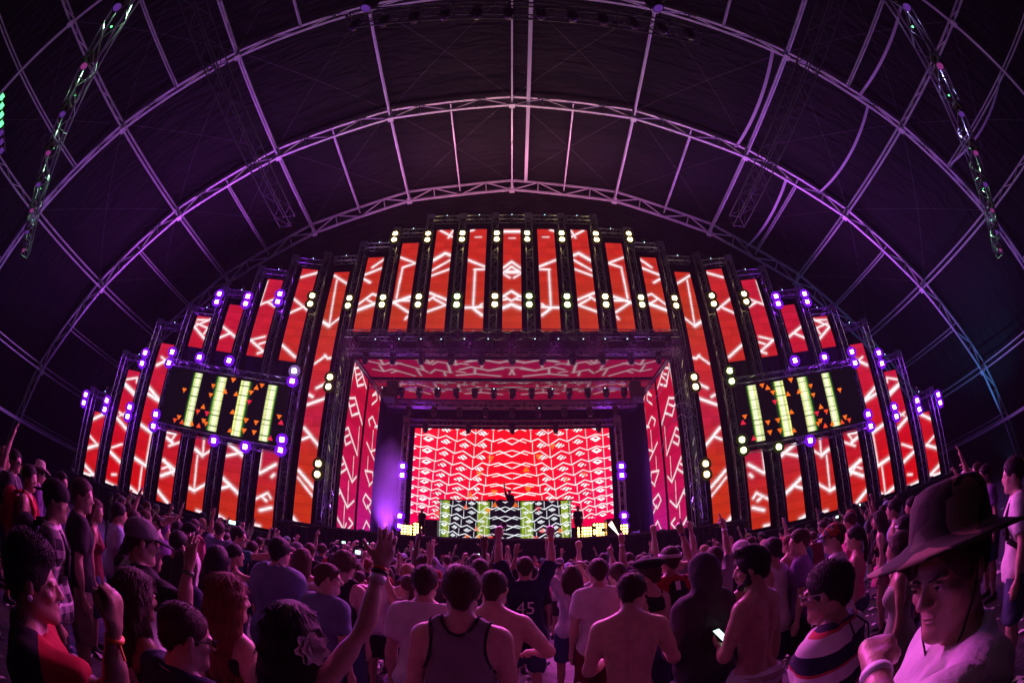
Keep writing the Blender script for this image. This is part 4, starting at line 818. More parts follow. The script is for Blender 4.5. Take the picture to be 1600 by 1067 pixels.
def overhead_rig():
    for sgn in (-1,1):
        sd = side_word(sgn)
        a = Vector((sgn*5.5,-1.3,10.9)); b = Vector((sgn*24.9,7.45,10.9))
        truss('ladder_truss', a, b, f'slanting lighting truss hung over the crowd at the upper {sd}', 'truss', 'slanting trusses over the crowd', w=.5, bay=1.1, r=.03, rl=.02)
        for i in range(8):
            p = a.lerp(b, .16+.105*i); p.z -= .3
            lens = G_HEADPINK if i % 2 else G_HEADVIO
            rig_mover(p, (sgn*(2+i*1.6), 5+i*.9, 1.2), PINK if i % 3 else VIO, 0 if i in (0,7) else 85, f'{ORD[i]} moving head out along the slanting {sd} truss', lens)
        for i in range(6):                                   # small green-white marker lamps clipped inside the truss
            p = a.lerp(b, .22+.145*i); mk = empty('marker_lamp', p, 0, f'{ORD[i]} small green lamp clipped inside the slanting {sd} truss', 'marker lamp', 'green marker lamps in the slanting trusses'); MB().box((0,0,0),(.1,.06,.06)).build('case', M_BLACK, mk); MB().box((0,0,-.035),(.08,.05,.01)).build('lens', G_HEADGREEN, mk)
            l = bpy.data.lights.new('glow','POINT'); l.color = (.45,1.,.5) if sgn < 0 or i > 2 else (.45,.4,1.); l.energy = 16; l.shadow_soft_size = .05; q = bpy.data.objects.new('glow', l); COL.objects.link(q); q.parent = mk; q.location = (0,0,-.12)
        # black truss running towards the stage
        truss('black_truss', (sgn*13.1,-2.0,18.9),(sgn*13.3,17.3,18.9), f'black truss running towards the stage under the {sd} half of the roof', 'truss', 'black trusses along the roof', w=.8, bay=.9, r=.035, rl=.018, m=M_BLACKTRUSS)
    truss('front_truss', (-5.6,5.0,16.9),(6.6,5.45,16.9), 'black lighting truss across the top of the picture over the crowd', 'truss', None, w=.5, bay=.6, r=.03, rl=.016, m=M_BLACKTRUSS)
    for i in range(12):
        x = -5.2+1.02*i; rig_mover((x,5.05+.02*i,16.62), (x*.9, 6.5+(i % 3)*2.2, 1.2), PINK, 95 if i % 2 else 0, f'{ORD[i]} moving head from the left under the front lighting truss', None, 80)
    for sgn in (-1,1):
        o = rig_mover((sgn*4.7,4.4,17.3), (sgn*8,9,2), VIO, 0, f'{side_word(sgn)} large lamp with violet lens beside the front lighting truss', G_HEADVIO); o.scale = (1.6,1.6,1.6)
overhead_rig()
# small violet floods added at the tower feet to brighten the truss
M_FL = mat('flood_case', (.03,.03,.03), .5)
def flood(p, label, col=(.42,.12,1.), power=50, up=(0,-.12,1)):
    o = empty('added_flood', p, 0, label, 'flood lamp', 'added violet floods washing the trusses'); MB().box((0,0,.08),(.3,.2,.16)).build('case', M_FL, o); MB().box((0,0,.165),(.26,.16,.01)).build('lens', G_HEADVIO, o)
    lamp_spot(o, (0,0,.2), Vector(p)+Vector((up[0],up[1],up[2]))*3, col, power, 100, .8, .1)
for sgn in (-1,1):
    for i in range(8):
        p = wing_pt(2*i+1.15, sgn, .55); flood((p.x,p.y,1.9), f'added violet flood at the foot of the {ORD[i]} {side_word(sgn)} wing tower')
    for i, y in enumerate((19.4,22.3,26.4)):
        flood((sgn*(8.75 if i == 0 else 7.6),y,DECK), f'added violet flood at the foot of the {["front","middle","rear"][i]} {side_word(sgn)} post of the stage opening', power=260)
# fixtures standing on the stepped headers, washing the roof arches
G_UPLENS = glow_mat('uplight_lens', (1.,.3,.8), 2.0); G_UPLENS.cycles.emission_sampling = 'NONE'
def header_lamp(p, tgt, col, power, label):
    o = empty('header_lamp', p, 0, label, 'stage lamp', 'small lamps standing on the header trusses'); MB().box((0,0,.06),(.26,.22,.12)).build('base', M_BLACK, o); MB().lathe([(.001,.14),(.09,.14),(.11,.2),(.11,.34),(.001,.34)],12).build('head', M_BLACK, o); MB().lathe([(.001,.341),(.09,.341),(.08,.35),(.001,.352)],12).build('lens', G_UPLENS, o); obj('status_light', DOT, o, (0,.02,.1))
    if power: lamp_spot(o, (0,0,.5), tgt, col, power, 120, .9, .1)
for sgn in (-1,1):
    for i, k in enumerate(['5','4','3','2','H']):
        x = sgn*(2*i+2); header_lamp((x,20.12,HEAD[k]+.1), (x*1.05,17.5 if i % 2 else 22.4,HEAD[k]+6), ((1.,.32,.62) if i < 3 else (.8,.2,1.)), 540, f'small lamp on the header over the {ORD[i]} strip {side_word(sgn)} of the middle one')
    for i, k in enumerate(['g','f','e','d','C','B','A']):
        p = wing_pt(2*i+2, sgn, -.12); header_lamp((p.x,p.y,HEAD[k]+.1), (p.x*1.12,p.y-3.5,HEAD[k]+6), (.62,.1,1.), 420, f'small lamp on the header over the {ORD[i]} column of the {side_word(sgn)} wing')
header_lamp((0,20.12,HEAD['6']+.1), (0,17,28), (1.,.4,.6), 540, 'small lamp on the header over the middle strip')
# violet wash from the wings of the stage
for sgn in (-1,1):
    o = empty('wash_lamp', (sgn*7.35,26.6,DECK), 0, f'violet wash lamp on the stage floor at the {side_word(sgn)}', 'flood lamp', 'violet wash lamps on the stage floor'); MB().box((0,0,.2),(.45,.3,.4)).build('case', M_FL, o); MB().box((0,-.155,.22),(.38,.01,.3)).build('lens', G_HEADVIO, o)
    lamp_spot(o, (0,-.25,.3), (sgn*7.8,25.6,5.5), (.45,.05,1.), 1500 if sgn < 0 else 500, 120, .9, .2)
# pink beams added at the lintel for rim light on heads and shoulders
G_BEAM = glow_mat('beam_lens', (1.,.45,.8), 5.0); G_BEAM.cycles.emission_sampling = 'NONE'
for i in range(9):
    x = -8.0+2.0*i; p = Vector((x,19.35,12.2)); tgt = Vector((x*.55, 3.6+(i % 3)*1.8, 1.5)); d = tgt-p; pan = math.atan2(-d.x, d.y); tilt = math.atan2(math.hypot(d.x,d.y), -d.z)
    o = mover(p, -(R(180)-tilt), pan, f'{ORD[i]} added moving head from the left in front of the upper lintel truss', None, False, 'added moving heads beaming at the crowd')
    dl = Matrix.Rotation(-pan,3,'Z') @ d.normalized(); lamp_spot(o, Vector((0,0,-.36))+dl*.32, tgt, (1.,.1,.58) if i % 2 == 0 else (.8,.06,.95), 3000, 62, .8, .12)
# coloured accents at the edges of the tent
def accent(p, tgt, col, power, label, size=90):
    o = empty('accent_flood', p, 0, label, 'flood lamp', 'coloured floods at the tent edges'); MB().box((0,0,.2),(.5,.3,.4)).build('case', M_FL, o); MB().box((0,0,.405),(.4,.22,.01)).build('lens', G_HEADVIO, o); lamp_spot(o, (0,0,.55), tgt, col, power, size, .9, .15)
accent((30.5,13.5,0), (29.5,15,9), (.08,.35,1.), 1800, 'blue flood lighting the foot of the roof arch at the right'); accent((-30,4.5,0), (-31,5,14), (.2,.1,1.), 900, 'deep blue flood lighting the roof at the far left'); accent((30,3.5,0), (31,4,14), (.2,.1,1.), 900, 'deep blue flood lighting the roof at the far right')
o = empty('led_batten', (-17.9,.6,10.8), 0, 'green and blue LED batten hanging at the far left edge', 'led batten')
for i in range(7):
    p = Vector((.2,-.9,.5)).lerp(Vector((-.2,.9,-.5)), i/6); MB().box(p, (.16,.2,.16)).build('pixel', G_HEADGREEN if i < 4 else G_HEADVIO, o)
MB().tube((.2,-1.1,.62),(-.2,1.1,-.38),.04,6).build('rail', M_ALU, o)
# haze
def make_haze():
    mb = MB().box((0,3,14),(90,62,30.5)); m = bpy.data.materials.new('haze'); m.use_nodes = True; nt = m.node_tree; nt.nodes.clear()
    o = nt.nodes.new('ShaderNodeOutputMaterial'); v = nt.nodes.new('ShaderNodeVolumePrincipled'); v.inputs['Color'].default_value = (.9,.88,.92,1); v.inputs['Density'].default_value = .0006; v.inputs['Anisotropy'].default_value = .2
    nt.links.new(v.outputs[0], o.inputs['Volume']); ob = mb.build('haze', m); ob['kind'] = 'stuff'; ob['label'] = 'thin stage haze filling the tent'
make_haze()

def stage_smoke(loc, scl, lab):
    me = MB().lathe([(.001,-2.9),(.55,-2.5),(.95,-1.2),(1.05,.2),(.8,1.6),(.35,2.4),(.001,2.6)], 20).mesh('smoke', None, True); m = bpy.data.materials.new('stage_smoke'); m.use_nodes = True; nt = m.node_tree; nt.nodes.clear()
    o = nt.nodes.new('ShaderNodeOutputMaterial'); v = nt.nodes.new('ShaderNodeVolumePrincipled'); v.inputs['Color'].default_value = (.9,.88,.95,1); v.inputs['Anisotropy'].default_value = .1
    tc = nt.nodes.new('ShaderNodeTexCoord'); n = nt.nodes.new('ShaderNodeTexNoise'); n.inputs['Scale'].default_value = .9; n.inputs['Detail'].default_value = 3; nt.links.new(tc.outputs['Object'], n.inputs['Vector'])
    mp = nt.nodes.new('ShaderNodeMapping'); mp.inputs['Scale'].default_value = (.95,.8,.38); nt.links.new(tc.outputs['Object'], mp.inputs[0]); g = nt.nodes.new('ShaderNodeTexGradient'); g.gradient_type = 'SPHERICAL'; nt.links.new(mp.outputs[0], g.inputs[0])
    mu = nt.nodes.new('ShaderNodeMath'); mu.operation = 'MULTIPLY'; nt.links.new(n.outputs[0], mu.inputs[0]); nt.links.new(g.outputs['Fac'], mu.inputs[1]); m2 = nt.nodes.new('ShaderNodeMath'); m2.operation = 'MULTIPLY'; m2.inputs[1].default_value = 1.3; nt.links.new(mu.outputs[0], m2.inputs[0])
    nt.links.new(m2.outputs[0], v.inputs['Density']); nt.links.new(v.outputs[0], o.inputs['Volume']); me.materials.append(m)
    ob = obj('smoke', me, None, loc); ob['kind'] = 'stuff'; ob['label'] = lab; ob.scale = scl
stage_smoke((-7.35,25.9,5.9), (1.05,1.2,1.2), 'violet lit smoke drifting left of the big LED wall')
# ================================================================== people: bodies and clothes grown from distance fields
def axis_lines(lo, hi, base, fine):
    """grid lines from lo to hi: base spacing, finer inside the (lo, hi, step) intervals"""
    g = [lo]
    while g[-1] < hi:
        x = g[-1]; st = base
        for a, b, s in fine:
            if a-.0 <= x <= b: st = min(st, s)
            elif x < a < x+st: st = max(a-x, .004)
        g.append(x+st)
    return np.array(g, np.float32)

class Field:
    """ordered list of operations: tapered capsules, ellipsoids, carved ellipsoids, plane cuts"""
    def __init__(s): s.ops = []
    def cap(s, a, b, ra, rb, k=.03): s.ops.append(('c', np.array(a, np.float32), np.array(b, np.float32), ra, rb, k)); return s
    def ell(s, c, r, rot=None, k=.03): s.ops.append(('e', np.array(c, np.float32), np.array(r, np.float32), rot, None, k)); return s
    def take(s, other, grow=0., k=None):
        for t in other.ops:
            kk = t[5] if k is None else k
            if t[0] == 'c': s.ops.append(('c', t[1], t[2], t[3]+grow, t[4]+grow, kk))
            elif t[0] == 'e': s.ops.append(('e', t[1], t[2]+grow, t[3], None, kk))
        return s
    def minus(s, c, r, rot=None, k=.008): s.ops.append(('s', np.array(c, np.float32), np.array(r, np.float32), rot, None, k)); return s
    def plane(s, c, n, rad=9.): s.ops.append(('p', np.array(c, np.float32), np.array(n, np.float32)/np.linalg.norm(n), rad, None, 0)); return s
    def bounds(s):
        lo = np.full(3, 9.); hi = np.full(3, -9.)
        for t in s.ops:
            if t[0] == 'c':
                r = max(t[3], t[4]); lo = np.minimum(lo, np.minimum(t[1], t[2])-r); hi = np.maximum(hi, np.maximum(t[1], t[2])+r)
            elif t[0] == 'e': r = t[2].max(); lo = np.minimum(lo, t[1]-r); hi = np.maximum(hi, t[1]+r)
        for t in s.ops:
            if t[0] == 'p' and t[3] > 5:
                if t[2][2] < -.95: lo[2] = max(lo[2], t[1][2]-.03)
                if t[2][2] > .95: hi[2] = min(hi[2], t[1][2]+.03)
        return lo-.04, hi+.04

def ell_d(X, Y, Z, c, r, rot):
    x, y, z = X-c[0], Y-c[1], Z-c[2]
    if rot is not None:
        m = rot; x, y, z = m[0][0]*x+m[1][0]*y+m[2][0]*z, m[0][1]*x+m[1][1]*y+m[2][1]*z, m[0][2]*x+m[1][2]*y+m[2][2]*z
    k0 = np.sqrt((x/r[0])**2+(y/r[1])**2+(z/r[2])**2)+1e-6; k1 = np.sqrt((x/r[0]**2)**2+(y/r[1]**2)**2+(z/r[2]**2)**2)+1e-6
    return k0*(k0-1)/k1

CUBE = [(0,0,0),(1,0,0),(0,1,0),(1,1,0),(0,0,1),(1,0,1),(0,1,1),(1,1,1)]
CE = [(0,1),(2,3),(4,5),(6,7),(0,2),(1,3),(4,6),(5,7),(0,4),(1,5),(2,6),(3,7)]
def surface(F, base, fine=((),(),())):
    lo, hi = F.bounds()
    G = [axis_lines(lo[i], hi[i], base, fine[i]) for i in range(3)]
    D = np.full([len(g) for g in G], .3, np.float32)
    def win(l, h):
        return tuple(slice(max(0, np.searchsorted(G[i], l[i])-1), np.searchsorted(G[i], h[i])+1) for i in range(3))
    def grid(w): return G[0][w[0]][:,None,None], G[1][w[1]][None,:,None], G[2][w[2]][None,None,:]
    for t in F.ops:
        k = t[5]; pad = k+.05
        if t[0] == 'c':
            r = max(t[3], t[4]); w = win(np.minimum(t[1], t[2])-r-pad, np.maximum(t[1], t[2])+r+pad); X, Y, Z = grid(w)
            ab = t[2]-t[1]; L = float(ab@ab)+1e-9
            tt = np.clip(((X-t[1][0])*ab[0]+(Y-t[1][1])*ab[1]+(Z-t[1][2])*ab[2])/L, 0, 1)
            d = np.sqrt((X-t[1][0]-tt*ab[0])**2+(Y-t[1][1]-tt*ab[1])**2+(Z-t[1][2]-tt*ab[2])**2)-(t[3]+(t[4]-t[3])*tt)
            o = D[w]; h = np.maximum(k-np.abs(o-d), 0)/k; D[w] = np.minimum(o, d)-h*h*k*.25
        elif t[0] == 'e':
            r = t[2].max(); w = win(t[1]-r-pad, t[1]+r+pad); X, Y, Z = grid(w); d = ell_d(X, Y, Z, t[1], t[2], t[3])
            o = D[w]; h = np.maximum(k-np.abs(o-d), 0)/k; D[w] = np.minimum(o, d)-h*h*k*.25
        elif t[0] == 's':
            rr = t[2].max()+.05; w = win(t[1]-rr, t[1]+rr); X, Y, Z = grid(w); d = -ell_d(X, Y, Z, t[1], t[2], t[3]); o = D[w]
            h = np.maximum(k-np.abs(o-d), 0)/k; D[w] = np.maximum(o, d)+h*h*k*.25
        else:
            c, n, rad = t[1], t[2], t[3]; w = win(c-rad, c+rad); X, Y, Z = grid(w); d = (X-c[0])*n[0]+(Y-c[1])*n[1]+(Z-c[2])*n[2]
            if rad < 5: d = np.where((X-c[0])**2+(Y-c[1])**2+(Z-c[2])**2 < rad*rad, d, -9)
            D[w] = np.maximum(D[w], d)
    S = D < 0; n0, n1, n2 = D.shape
    cnt = np.zeros((n0-1, n1-1, n2-1), np.int8)
    for a, b, c in CUBE: cnt += S[a:n0-1+a, b:n1-1+b, c:n2-1+c]
    act = (cnt > 0) & (cnt < 8); I, J, K = np.nonzero(act)
    if len(I) == 0: return None
    ids = np.full(act.shape, -1, np.int32); ids[I, J, K] = np.arange(len(I))
    V = np.stack([D[I+a, J+b, K+c] for a, b, c in CUBE], 1); acc = np.zeros((len(I), 3), np.float32); m = np.zeros(len(I), np.float32); P = np.array(CUBE, np.float32)
    for a, b in CE:
        va, vb = V[:,a], V[:,b]; q = (va < 0) != (vb < 0); t = np.where(q, va/np.where(q, va-vb, 1), 0)
        acc += np.where(q[:,None], P[a]+(P[b]-P[a])*t[:,None], 0); m += q
    acc /= m[:,None]
    co = np.stack([G[0][I]+acc[:,0]*(G[0][I+1]-G[0][I]), G[1][J]+acc[:,1]*(G[1][J+1]-G[1][J]), G[2][K]+acc[:,2]*(G[2][K+1]-G[2][K])], 1)
    quads = []
    for ax in range(3):
        sl = [slice(1, -1)]*3; sl[ax] = slice(0, None)
        Sa = S[tuple(slice(0, -1) if i == ax else slice(1, -1) for i in range(3))]; Sb = S[tuple(slice(1, None) if i == ax else slice(1, -1) for i in range(3))]
        i, j, k = np.nonzero(Sa != Sb); flip = Sa[i, j, k]
        e = [i, j, k]; u, v = [(1,2),(2,0),(0,1)][ax]
        for q in (u, v): e[q] = e[q]+1
        def cell(du, dv):
            c = [e[0], e[1], e[2]]; c = [x.copy() for x in c]; c[u] = c[u]-du; c[v] = c[v]-dv; return ids[c[0], c[1], c[2]]
        Q = np.stack([cell(1,1), cell(0,1), cell(0,0), cell(1,0)], 1); Q[~flip] = Q[~flip][:, ::-1]; quads.append(Q)
    return co, np.concatenate(quads)

def np_mesh(name, co, f, m):
    me = bpy.data.meshes.new(name); me.vertices.add(len(co)); me.vertices.foreach_set('co', np.ascontiguousarray(co, np.float32).ravel())
    me.loops.add(f.size); me.loops.foreach_set('vertex_index', np.ascontiguousarray(f, np.int32).ravel()); me.polygons.add(len(f))
    me.polygons.foreach_set('loop_start', np.arange(0, f.size, 4, dtype=np.int32)); me.polygons.foreach_set('loop_total', np.full(len(f), 4, np.int32))
    me.polygons.foreach_set('use_smooth', np.ones(len(f), bool)); me.materials.append(m); me.update(calc_edges=True); return me
def vnormals(co, f):
    n = np.cross(co[f[:,2]]-co[f[:,0]], co[f[:,3]]-co[f[:,1]]); N = np.zeros_like(co)
    for i in range(4): np.add.at(N, f[:,i], n)
    return N/(np.linalg.norm(N, axis=1, keepdims=True)+1e-9)
def relax(co, f, it=1, lam=.5):
    for _ in range(it):
        acc = np.zeros_like(co); cnt = np.zeros(len(co), np.float32)
        for a in range(4):
            for b in ((a+1) % 4, (a+3) % 4): np.add.at(acc, f[:,a], co[f[:,b]]); np.add.at(cnt, f[:,a], 1)
        co = co+(acc/np.maximum(cnt,1)[:,None]-co)*lam
    return co
def wrinkle(co, f, amp, freq, seed=0.):
    N = vnormals(co, f); x, y, z = co[:,0], co[:,1], co[:,2]
    w = np.sin(freq*(z*1.1+x*.9+seed)+2.5*np.sin(freq*.35*(x-y)+seed*2))*.5+np.sin(freq*1.9*(z*.6-x*1.2+y*.5)+seed*3+1.7*np.sin(freq*.5*z))*.3+np.sin(freq*.45*(x+y*1.3)+seed)*.4
    return co+N*(w*amp)[:,None]
def fgrow(F, base, fine, name, m, wr=0., fr=28., seed=0., rel=1):
    r = surface(F, base, fine)
    if r is None: return None
    co, f = r; co = relax(co, f, rel, .5)
    if wr: co = wrinkle(co, f, wr, fr, seed)
    return np_mesh(name, co.astype(np.float32), f, m)

def rotm(ax, a):
    return np.array(Matrix.Rotation(a, 3, ax), np.float32)

ARM = {  # upper arm direction, forearm direction, hand, palm normal; written for the right arm (x mirrored for the left)
 'down': ((.16,-.03,-1),(.04,.18,-1),'relax',(-1,0,0)),
 'hip': ((.45,-.25,-.9),(-.5,.45,-.55),'relax',(-.3,-.5,-.3)),
 'up': ((.42,.25,.85),(-.12,.22,1),'open',(-.2,1,-.2)),
 'fist_up': ((.38,.2,.9),(-.05,.15,1),'fist',(-.2,1,0)),
 'high': ((.3,.3,.95),(.12,.2,1),'open',(-.1,1,-.2)),
 'point': ((.3,.35,.9),(.1,.3,1),'point',(-.2,1,0)),
 'fwd': ((.3,.8,.1),(.0,1,.35),'open',(0,-.2,-1)),
 'phone': ((.22,.05,-1),(-.42,.85,.12),'hold',(-.35,-.1,.9)),
 'film': ((.3,.7,.25),(-.2,.45,.95),'hold',(-.2,1,0)),
 'head': ((.75,.15,.35),(-.8,.1,.75),'relax',(-.6,.2,-.4)),
 'clap': ((.35,.6,-.45),(-.45,.75,.6),'open',(-1,.1,.1)),
}
def build_person(spec):
    """returns dict of mesh data keyed by part name"""
    H = spec.get('h', 1.75); s = H/1.75; fem = spec.get('fem', False); g = spec.get('girth', 1.)*(0.9 if fem else 1.); lod = spec.get('res', .016); near = lod <= .0178
    seed = spec.get('seed', 1.)
    sw = (.152 if fem else .178)*spec.get('shoulder', 1.)
    v = lambda x, y, z: np.array((x, y, z), np.float32)*s
    M = rotm('X', -spec.get('lean', 0.)) @ rotm('Y', spec.get('side', 0.)) @ rotm('Z', spec.get('twist', 0.))
    pel = v(0, 0, .94)
    T = lambda x, y, z: pel + (M @ np.array((x, y, z-.94), np.float32))*s
    hy, hp, hr = spec.get('head', (0,0,0)); MH = M @ rotm('Z', hy) @ rotm('X', hp) @ rotm('Y', hr)
    neck = T(0, -.015, 1.475); headc = neck + (M @ np.array((0, .012, .055), np.float32))*s + (MH @ np.array((0,.012,.105), np.float32))*s
    HP = lambda x, y, z: headc + (MH @ np.array((x, y, z), np.float32))*s
    rs = s*g
    torso = Field(); legs = Field(); feet = Field(); arms = {}; head = Field(); body = Field()
    # torso
    torso.ell(T(0,.0,1.29), v(.158 if not fem else .138,.108,.19)*np.float32(g), M, .05)
    torso.cap(T(-sw+.045,-.012,1.405), T(sw-.045,-.012,1.405), .062*rs, .062*rs, .05)
    for q in (-1,1):
        torso.cap(T(q*.03,-.02,1.495), T(q*(sw-.03),-.015,1.425), .042*rs, .04*rs, .05)
        torso.ell(T(q*.085,-.066,1.31), v(.062,.042,.095)*np.float32(g), M, .05)          # shoulder blades
        if fem: torso.ell(T(q*.072,.085,1.27), v(.062,.055,.06), M, .03)
        else: torso.ell(T(q*.075,.06,1.325), v(.085,.05,.075)*np.float32(g), M, .04)
        torso.ell(T(q*.075,-.062,.915), v(.085,.082,.095)*np.float32(g*(1.08 if fem else 1)), M, .04)
    torso.ell(T(0,.0,1.1), v(.128 if not fem else .112,.092,.17)*np.float32(g), M, .06)
    torso.ell(T(0,0,.955), v(.155 if not fem else .165,.108,.115)*np.float32(g), M, .05)
    # legs
    st = spec.get('stance', .1); la = spec.get('stride', 0.)
    for q in (-1,1):
        hip = v(q*.092,0,.9); fy = q*la
        knee = v(q*(.09+st*.25), .02+fy*.5, .5); ank = v(q*(.085+st*.5), -.02+fy, .085)
        legs.cap(hip, knee, .088*rs, .056*rs, .04); legs.cap(knee, ank, .052*rs, .036*rs, .03); legs.ell(knee+(ank-knee)*.3+v(0,-.02,0), v(.047,.05,.11)*np.float32(g), None, .04)
        feet.cap(ank+v(0,-.03,-.045), ank+v(q*.02,.14,-.055), .036*s, .03*s, .03)
    # head and neck
    nr = .044 if fem else .052
    head.cap(HP(0,-.022,-.05), neck+v(0,0,-.03), nr*s*g**.5, (nr+.006)*s*g**.5, .03)
    head.ell(HP(0,-.014,.036), v(.076,.097,.084), MH, .02)
    head.ell(HP(0,.02,-.03), v(.061,.072,.085), MH, .03)
    for q in (-1,1):
        head.cap(HP(q*.047,.012,-.062), HP(q*.012,.07,-.098), .024*s, .021*s, .03)
        head.ell(HP(q*.0775,-.008,-.004), v(.010,.021,.031), MH @ rotm('Z', -q*.35), .008)
        head.ell(HP(q*.045,.062,-.02), v(.022,.02,.018), MH, .02)
        head.ell(HP(q*.031,.083,.022), v(.026,.012,.008), MH, .012)
        head.ell(HP(q*.014,.101,-.026), v(.009,.012,.008), MH, .008)
    head.cap(HP(0,.088,.016), HP(0,.112,-.02), .010*s, .0125*s, .012)
    head.ell(HP(0,.086,-.056), v(.022,.0095,.005), MH, .008); head.ell(HP(0,.084,-.067), v(.019,.0095,.006), MH, .008)
    for q in (-1,1): head.minus(HP(q*.032,.099,.006), v(.017,.016,.0095), MH, .012)
    if near:
        head.minus(HP(0,.100,-.0615), v(.02,.010,.0014), MH, .004)
    # arms
    hands = []
    for q, nm in ((-1,'L'),(1,'R')):
        A = ARM[spec.get('arm'+nm, 'down')] if isinstance(spec.get('arm'+nm, 'down'), str) else spec['arm'+nm]
        ud = np.array(A[0], np.float32); fd = np.array(A[1], np.float32); pn = np.array(A[3], np.float32)
        for a in (ud, fd, pn): a[0] *= q
        ud = M @ (ud/np.linalg.norm(ud)); fd = M @ (fd/np.linalg.norm(fd)); pn = M @ pn
        if len(A) > 4:      # reach: A[4] is the wrist goal in the person's frame
            goal = np.array(A[4], np.float32); sh0 = T(q*sw, -.01, 1.42); al = spec.get('armlen', 1.)*s; a_, b_ = .295*al, .25*al; dv = goal-sh0; dl = float(np.linalg.norm(dv)); dl = min(dl, (a_+b_)*.985)
            dn_ = dv/np.linalg.norm(dv); x_ = (a_*a_-b_*b_+dl*dl)/(2*dl); h_ = math.sqrt(max(a_*a_-x_*x_, 1e-6)); pole = M @ np.array((A[0][0]*q, A[0][1], A[0][2]), np.float32); pole = pole-dn_*float(pole@dn_); pole /= np.linalg.norm(pole)
            e_ = sh0+dn_*x_+pole*h_; ud = (e_-sh0)/np.linalg.norm(e_-sh0); w_ = sh0+dn_*dl; fd = (w_-e_)/np.linalg.norm(w_-e_)
        lift = max(0., float(ud[2]))
        sh = T(q*(sw-.012*lift), -.01, 1.415+.05*lift); al = spec.get('armlen', 1.)*s; el = sh+ud*np.float32(.295*al); wr = el+fd*np.float32(.25*al)
        F = Field(); m_ = .9 if fem else 1.
        F.ell(sh+ud*np.float32(.02), v(.054,.052,.054)*np.float32(g*m_), None, .035); F.cap(sh, el, .047*rs*m_, .037*rs*m_, .03)
        F.cap(sh+ud*np.float32(.09)*s, sh+ud*np.float32(.17)*s, .046*rs*m_, .044*rs*m_, .03)
        F.cap(el-ud*np.float32(.02), wr, .037*rs*m_, .0255*s, .025); F.cap(el+fd*np.float32(.04)*s, el+fd*np.float32(.11)*s, .0385*rs*m_, .035*rs*m_, .03)
        pn = pn-fd*float(pn@fd); pn /= np.linalg.norm(pn)+1e-9; sd = np.cross(fd, pn)*q            # sd points to the thumb side
        hm = np.stack([sd, pn, fd], 1); hs = s*.98; kind = A[2]
        HH = lambda x, y, z, wr=wr, hm=hm, hs=hs: wr+(hm @ np.array((x, y, z), np.float32))*np.float32(hs)
        Hd = Field(); Hd.ell(HH(0,.0,.055), v(.041,.017,.052), hm, .015); Hd.cap(HH(.012,0,.0), HH(.02,0,.07), .021*s, .018*s, .015); Hd.cap(HH(-.012,0,.0), HH(-.022,0,.07), .02*s, .017*s, .015)
        curl = {'open':(.12,.2,.15),'relax':(.45,.55,.4),'fist':(1.45,1.6,1.1),'point':(1.45,1.6,1.1),'hold':(.55,.8,.5)}[kind]
        fr = .0095 if near else .0115; fr *= s
        for i, (fx, L) in enumerate(((.030,.071),(.0105,.079),(-.010,.074),(-.029,.058))):
            c = (.05,.1,.08) if (kind == 'point' and i == 0) else curl
            spread = {'open':.16}.get(kind, .03)*(1.5-i)
            p0 = np.array((fx,.0,.096-.006*abs(i-1)), np.float32); a = 0.
            for j, frac in enumerate((.45,.32,.25)):
                a += c[j]*(1 if j else .8)
                d = np.array((spread*math.cos(a)*.6, math.sin(a), math.cos(a)), np.float32); p1 = p0+d*np.float32(L*frac)
                Hd.cap(HH(*p0), HH(*p1), fr*(1-.06*j), fr*(.95-.06*j), .004); p0 = p1
        ta = {'open':(.9,.15,.55),'relax':(.55,.45,.75),'fist':(.15,.75,.7),'point':(.15,.75,.7),'hold':(.5,.6,.65)}[kind]; ta = np.array(ta)/np.linalg.norm(ta)
        p0 = np.array((.036,.006,.03)); p1 = p0+ta*.042; tb = ta*np.array((.35,1.0,1.2)) if kind in ('fist','point') else ta*np.array((.6,1.1,1.3)); tb = tb/np.linalg.norm(tb); tb[0] -= .5 if kind in ('fist','point') else 0
        p2 = p1+tb*.033; Hd.cap(HH(.02,.0,.02), HH(*p0), .017*s, .0145*s, .012); Hd.cap(HH(*p0), HH(*p1), .0135*s, .0118*s, .008); Hd.cap(HH(*p1), HH(*p2), .0115*s, .0095*s, .005)
        arms[nm] = dict(F=F, hand=Hd, sh=sh, el=el, wr=wr, ud=ud, fd=fd, HH=HH, hm=hm); hands.append(wr+fd*np.float32(.09*s))
    for F in (torso, legs, feet, arms['L']['F'], arms['R']['F'], head): body.take(F)
    if near:
        eyes = Field()
        for q in (-1,1): eyes.ell(HP(q*.032,.0785,.006), v(.0125,.0125,.0115), MH, .004)
    for nm in 'LR': body.take(arms[nm]['hand'])
    body.ops += [t for t in head.ops if t[0] == 's']
    if near: body.take(eyes)
    body.minus(T(0,-.128,1.24), v(.010,.03,.2), M, .035); body.minus(T(0,-.125,1.06), v(.014,.03,.1), M, .03)
    fs = min(lod*.7, .0105) if near else lod*.85
    if spec.get('facefine'): fs = spec['facefine']
    hf = spec.get('handfine', min(.0105, lod*.6) if near or spec.get('armL','down') != 'down' or spec.get('armR','down') != 'down' else lod)
    fine = [[(headc[i]-(.1,.12,.13)[i]*s, headc[i]+(.1,.13,.14)[i]*s, fs)] for i in range(3)]
    for h in hands:
        for i in range(3): fine[i].append((h[i]-.085*s, h[i]+.085*s, hf))
    skin = spec['skin']; out = {}
    out['body'] = fgrow(body, lod, fine, 'person', skin)
    # ---- clothes
    top = spec.get('top'); cl = Field()
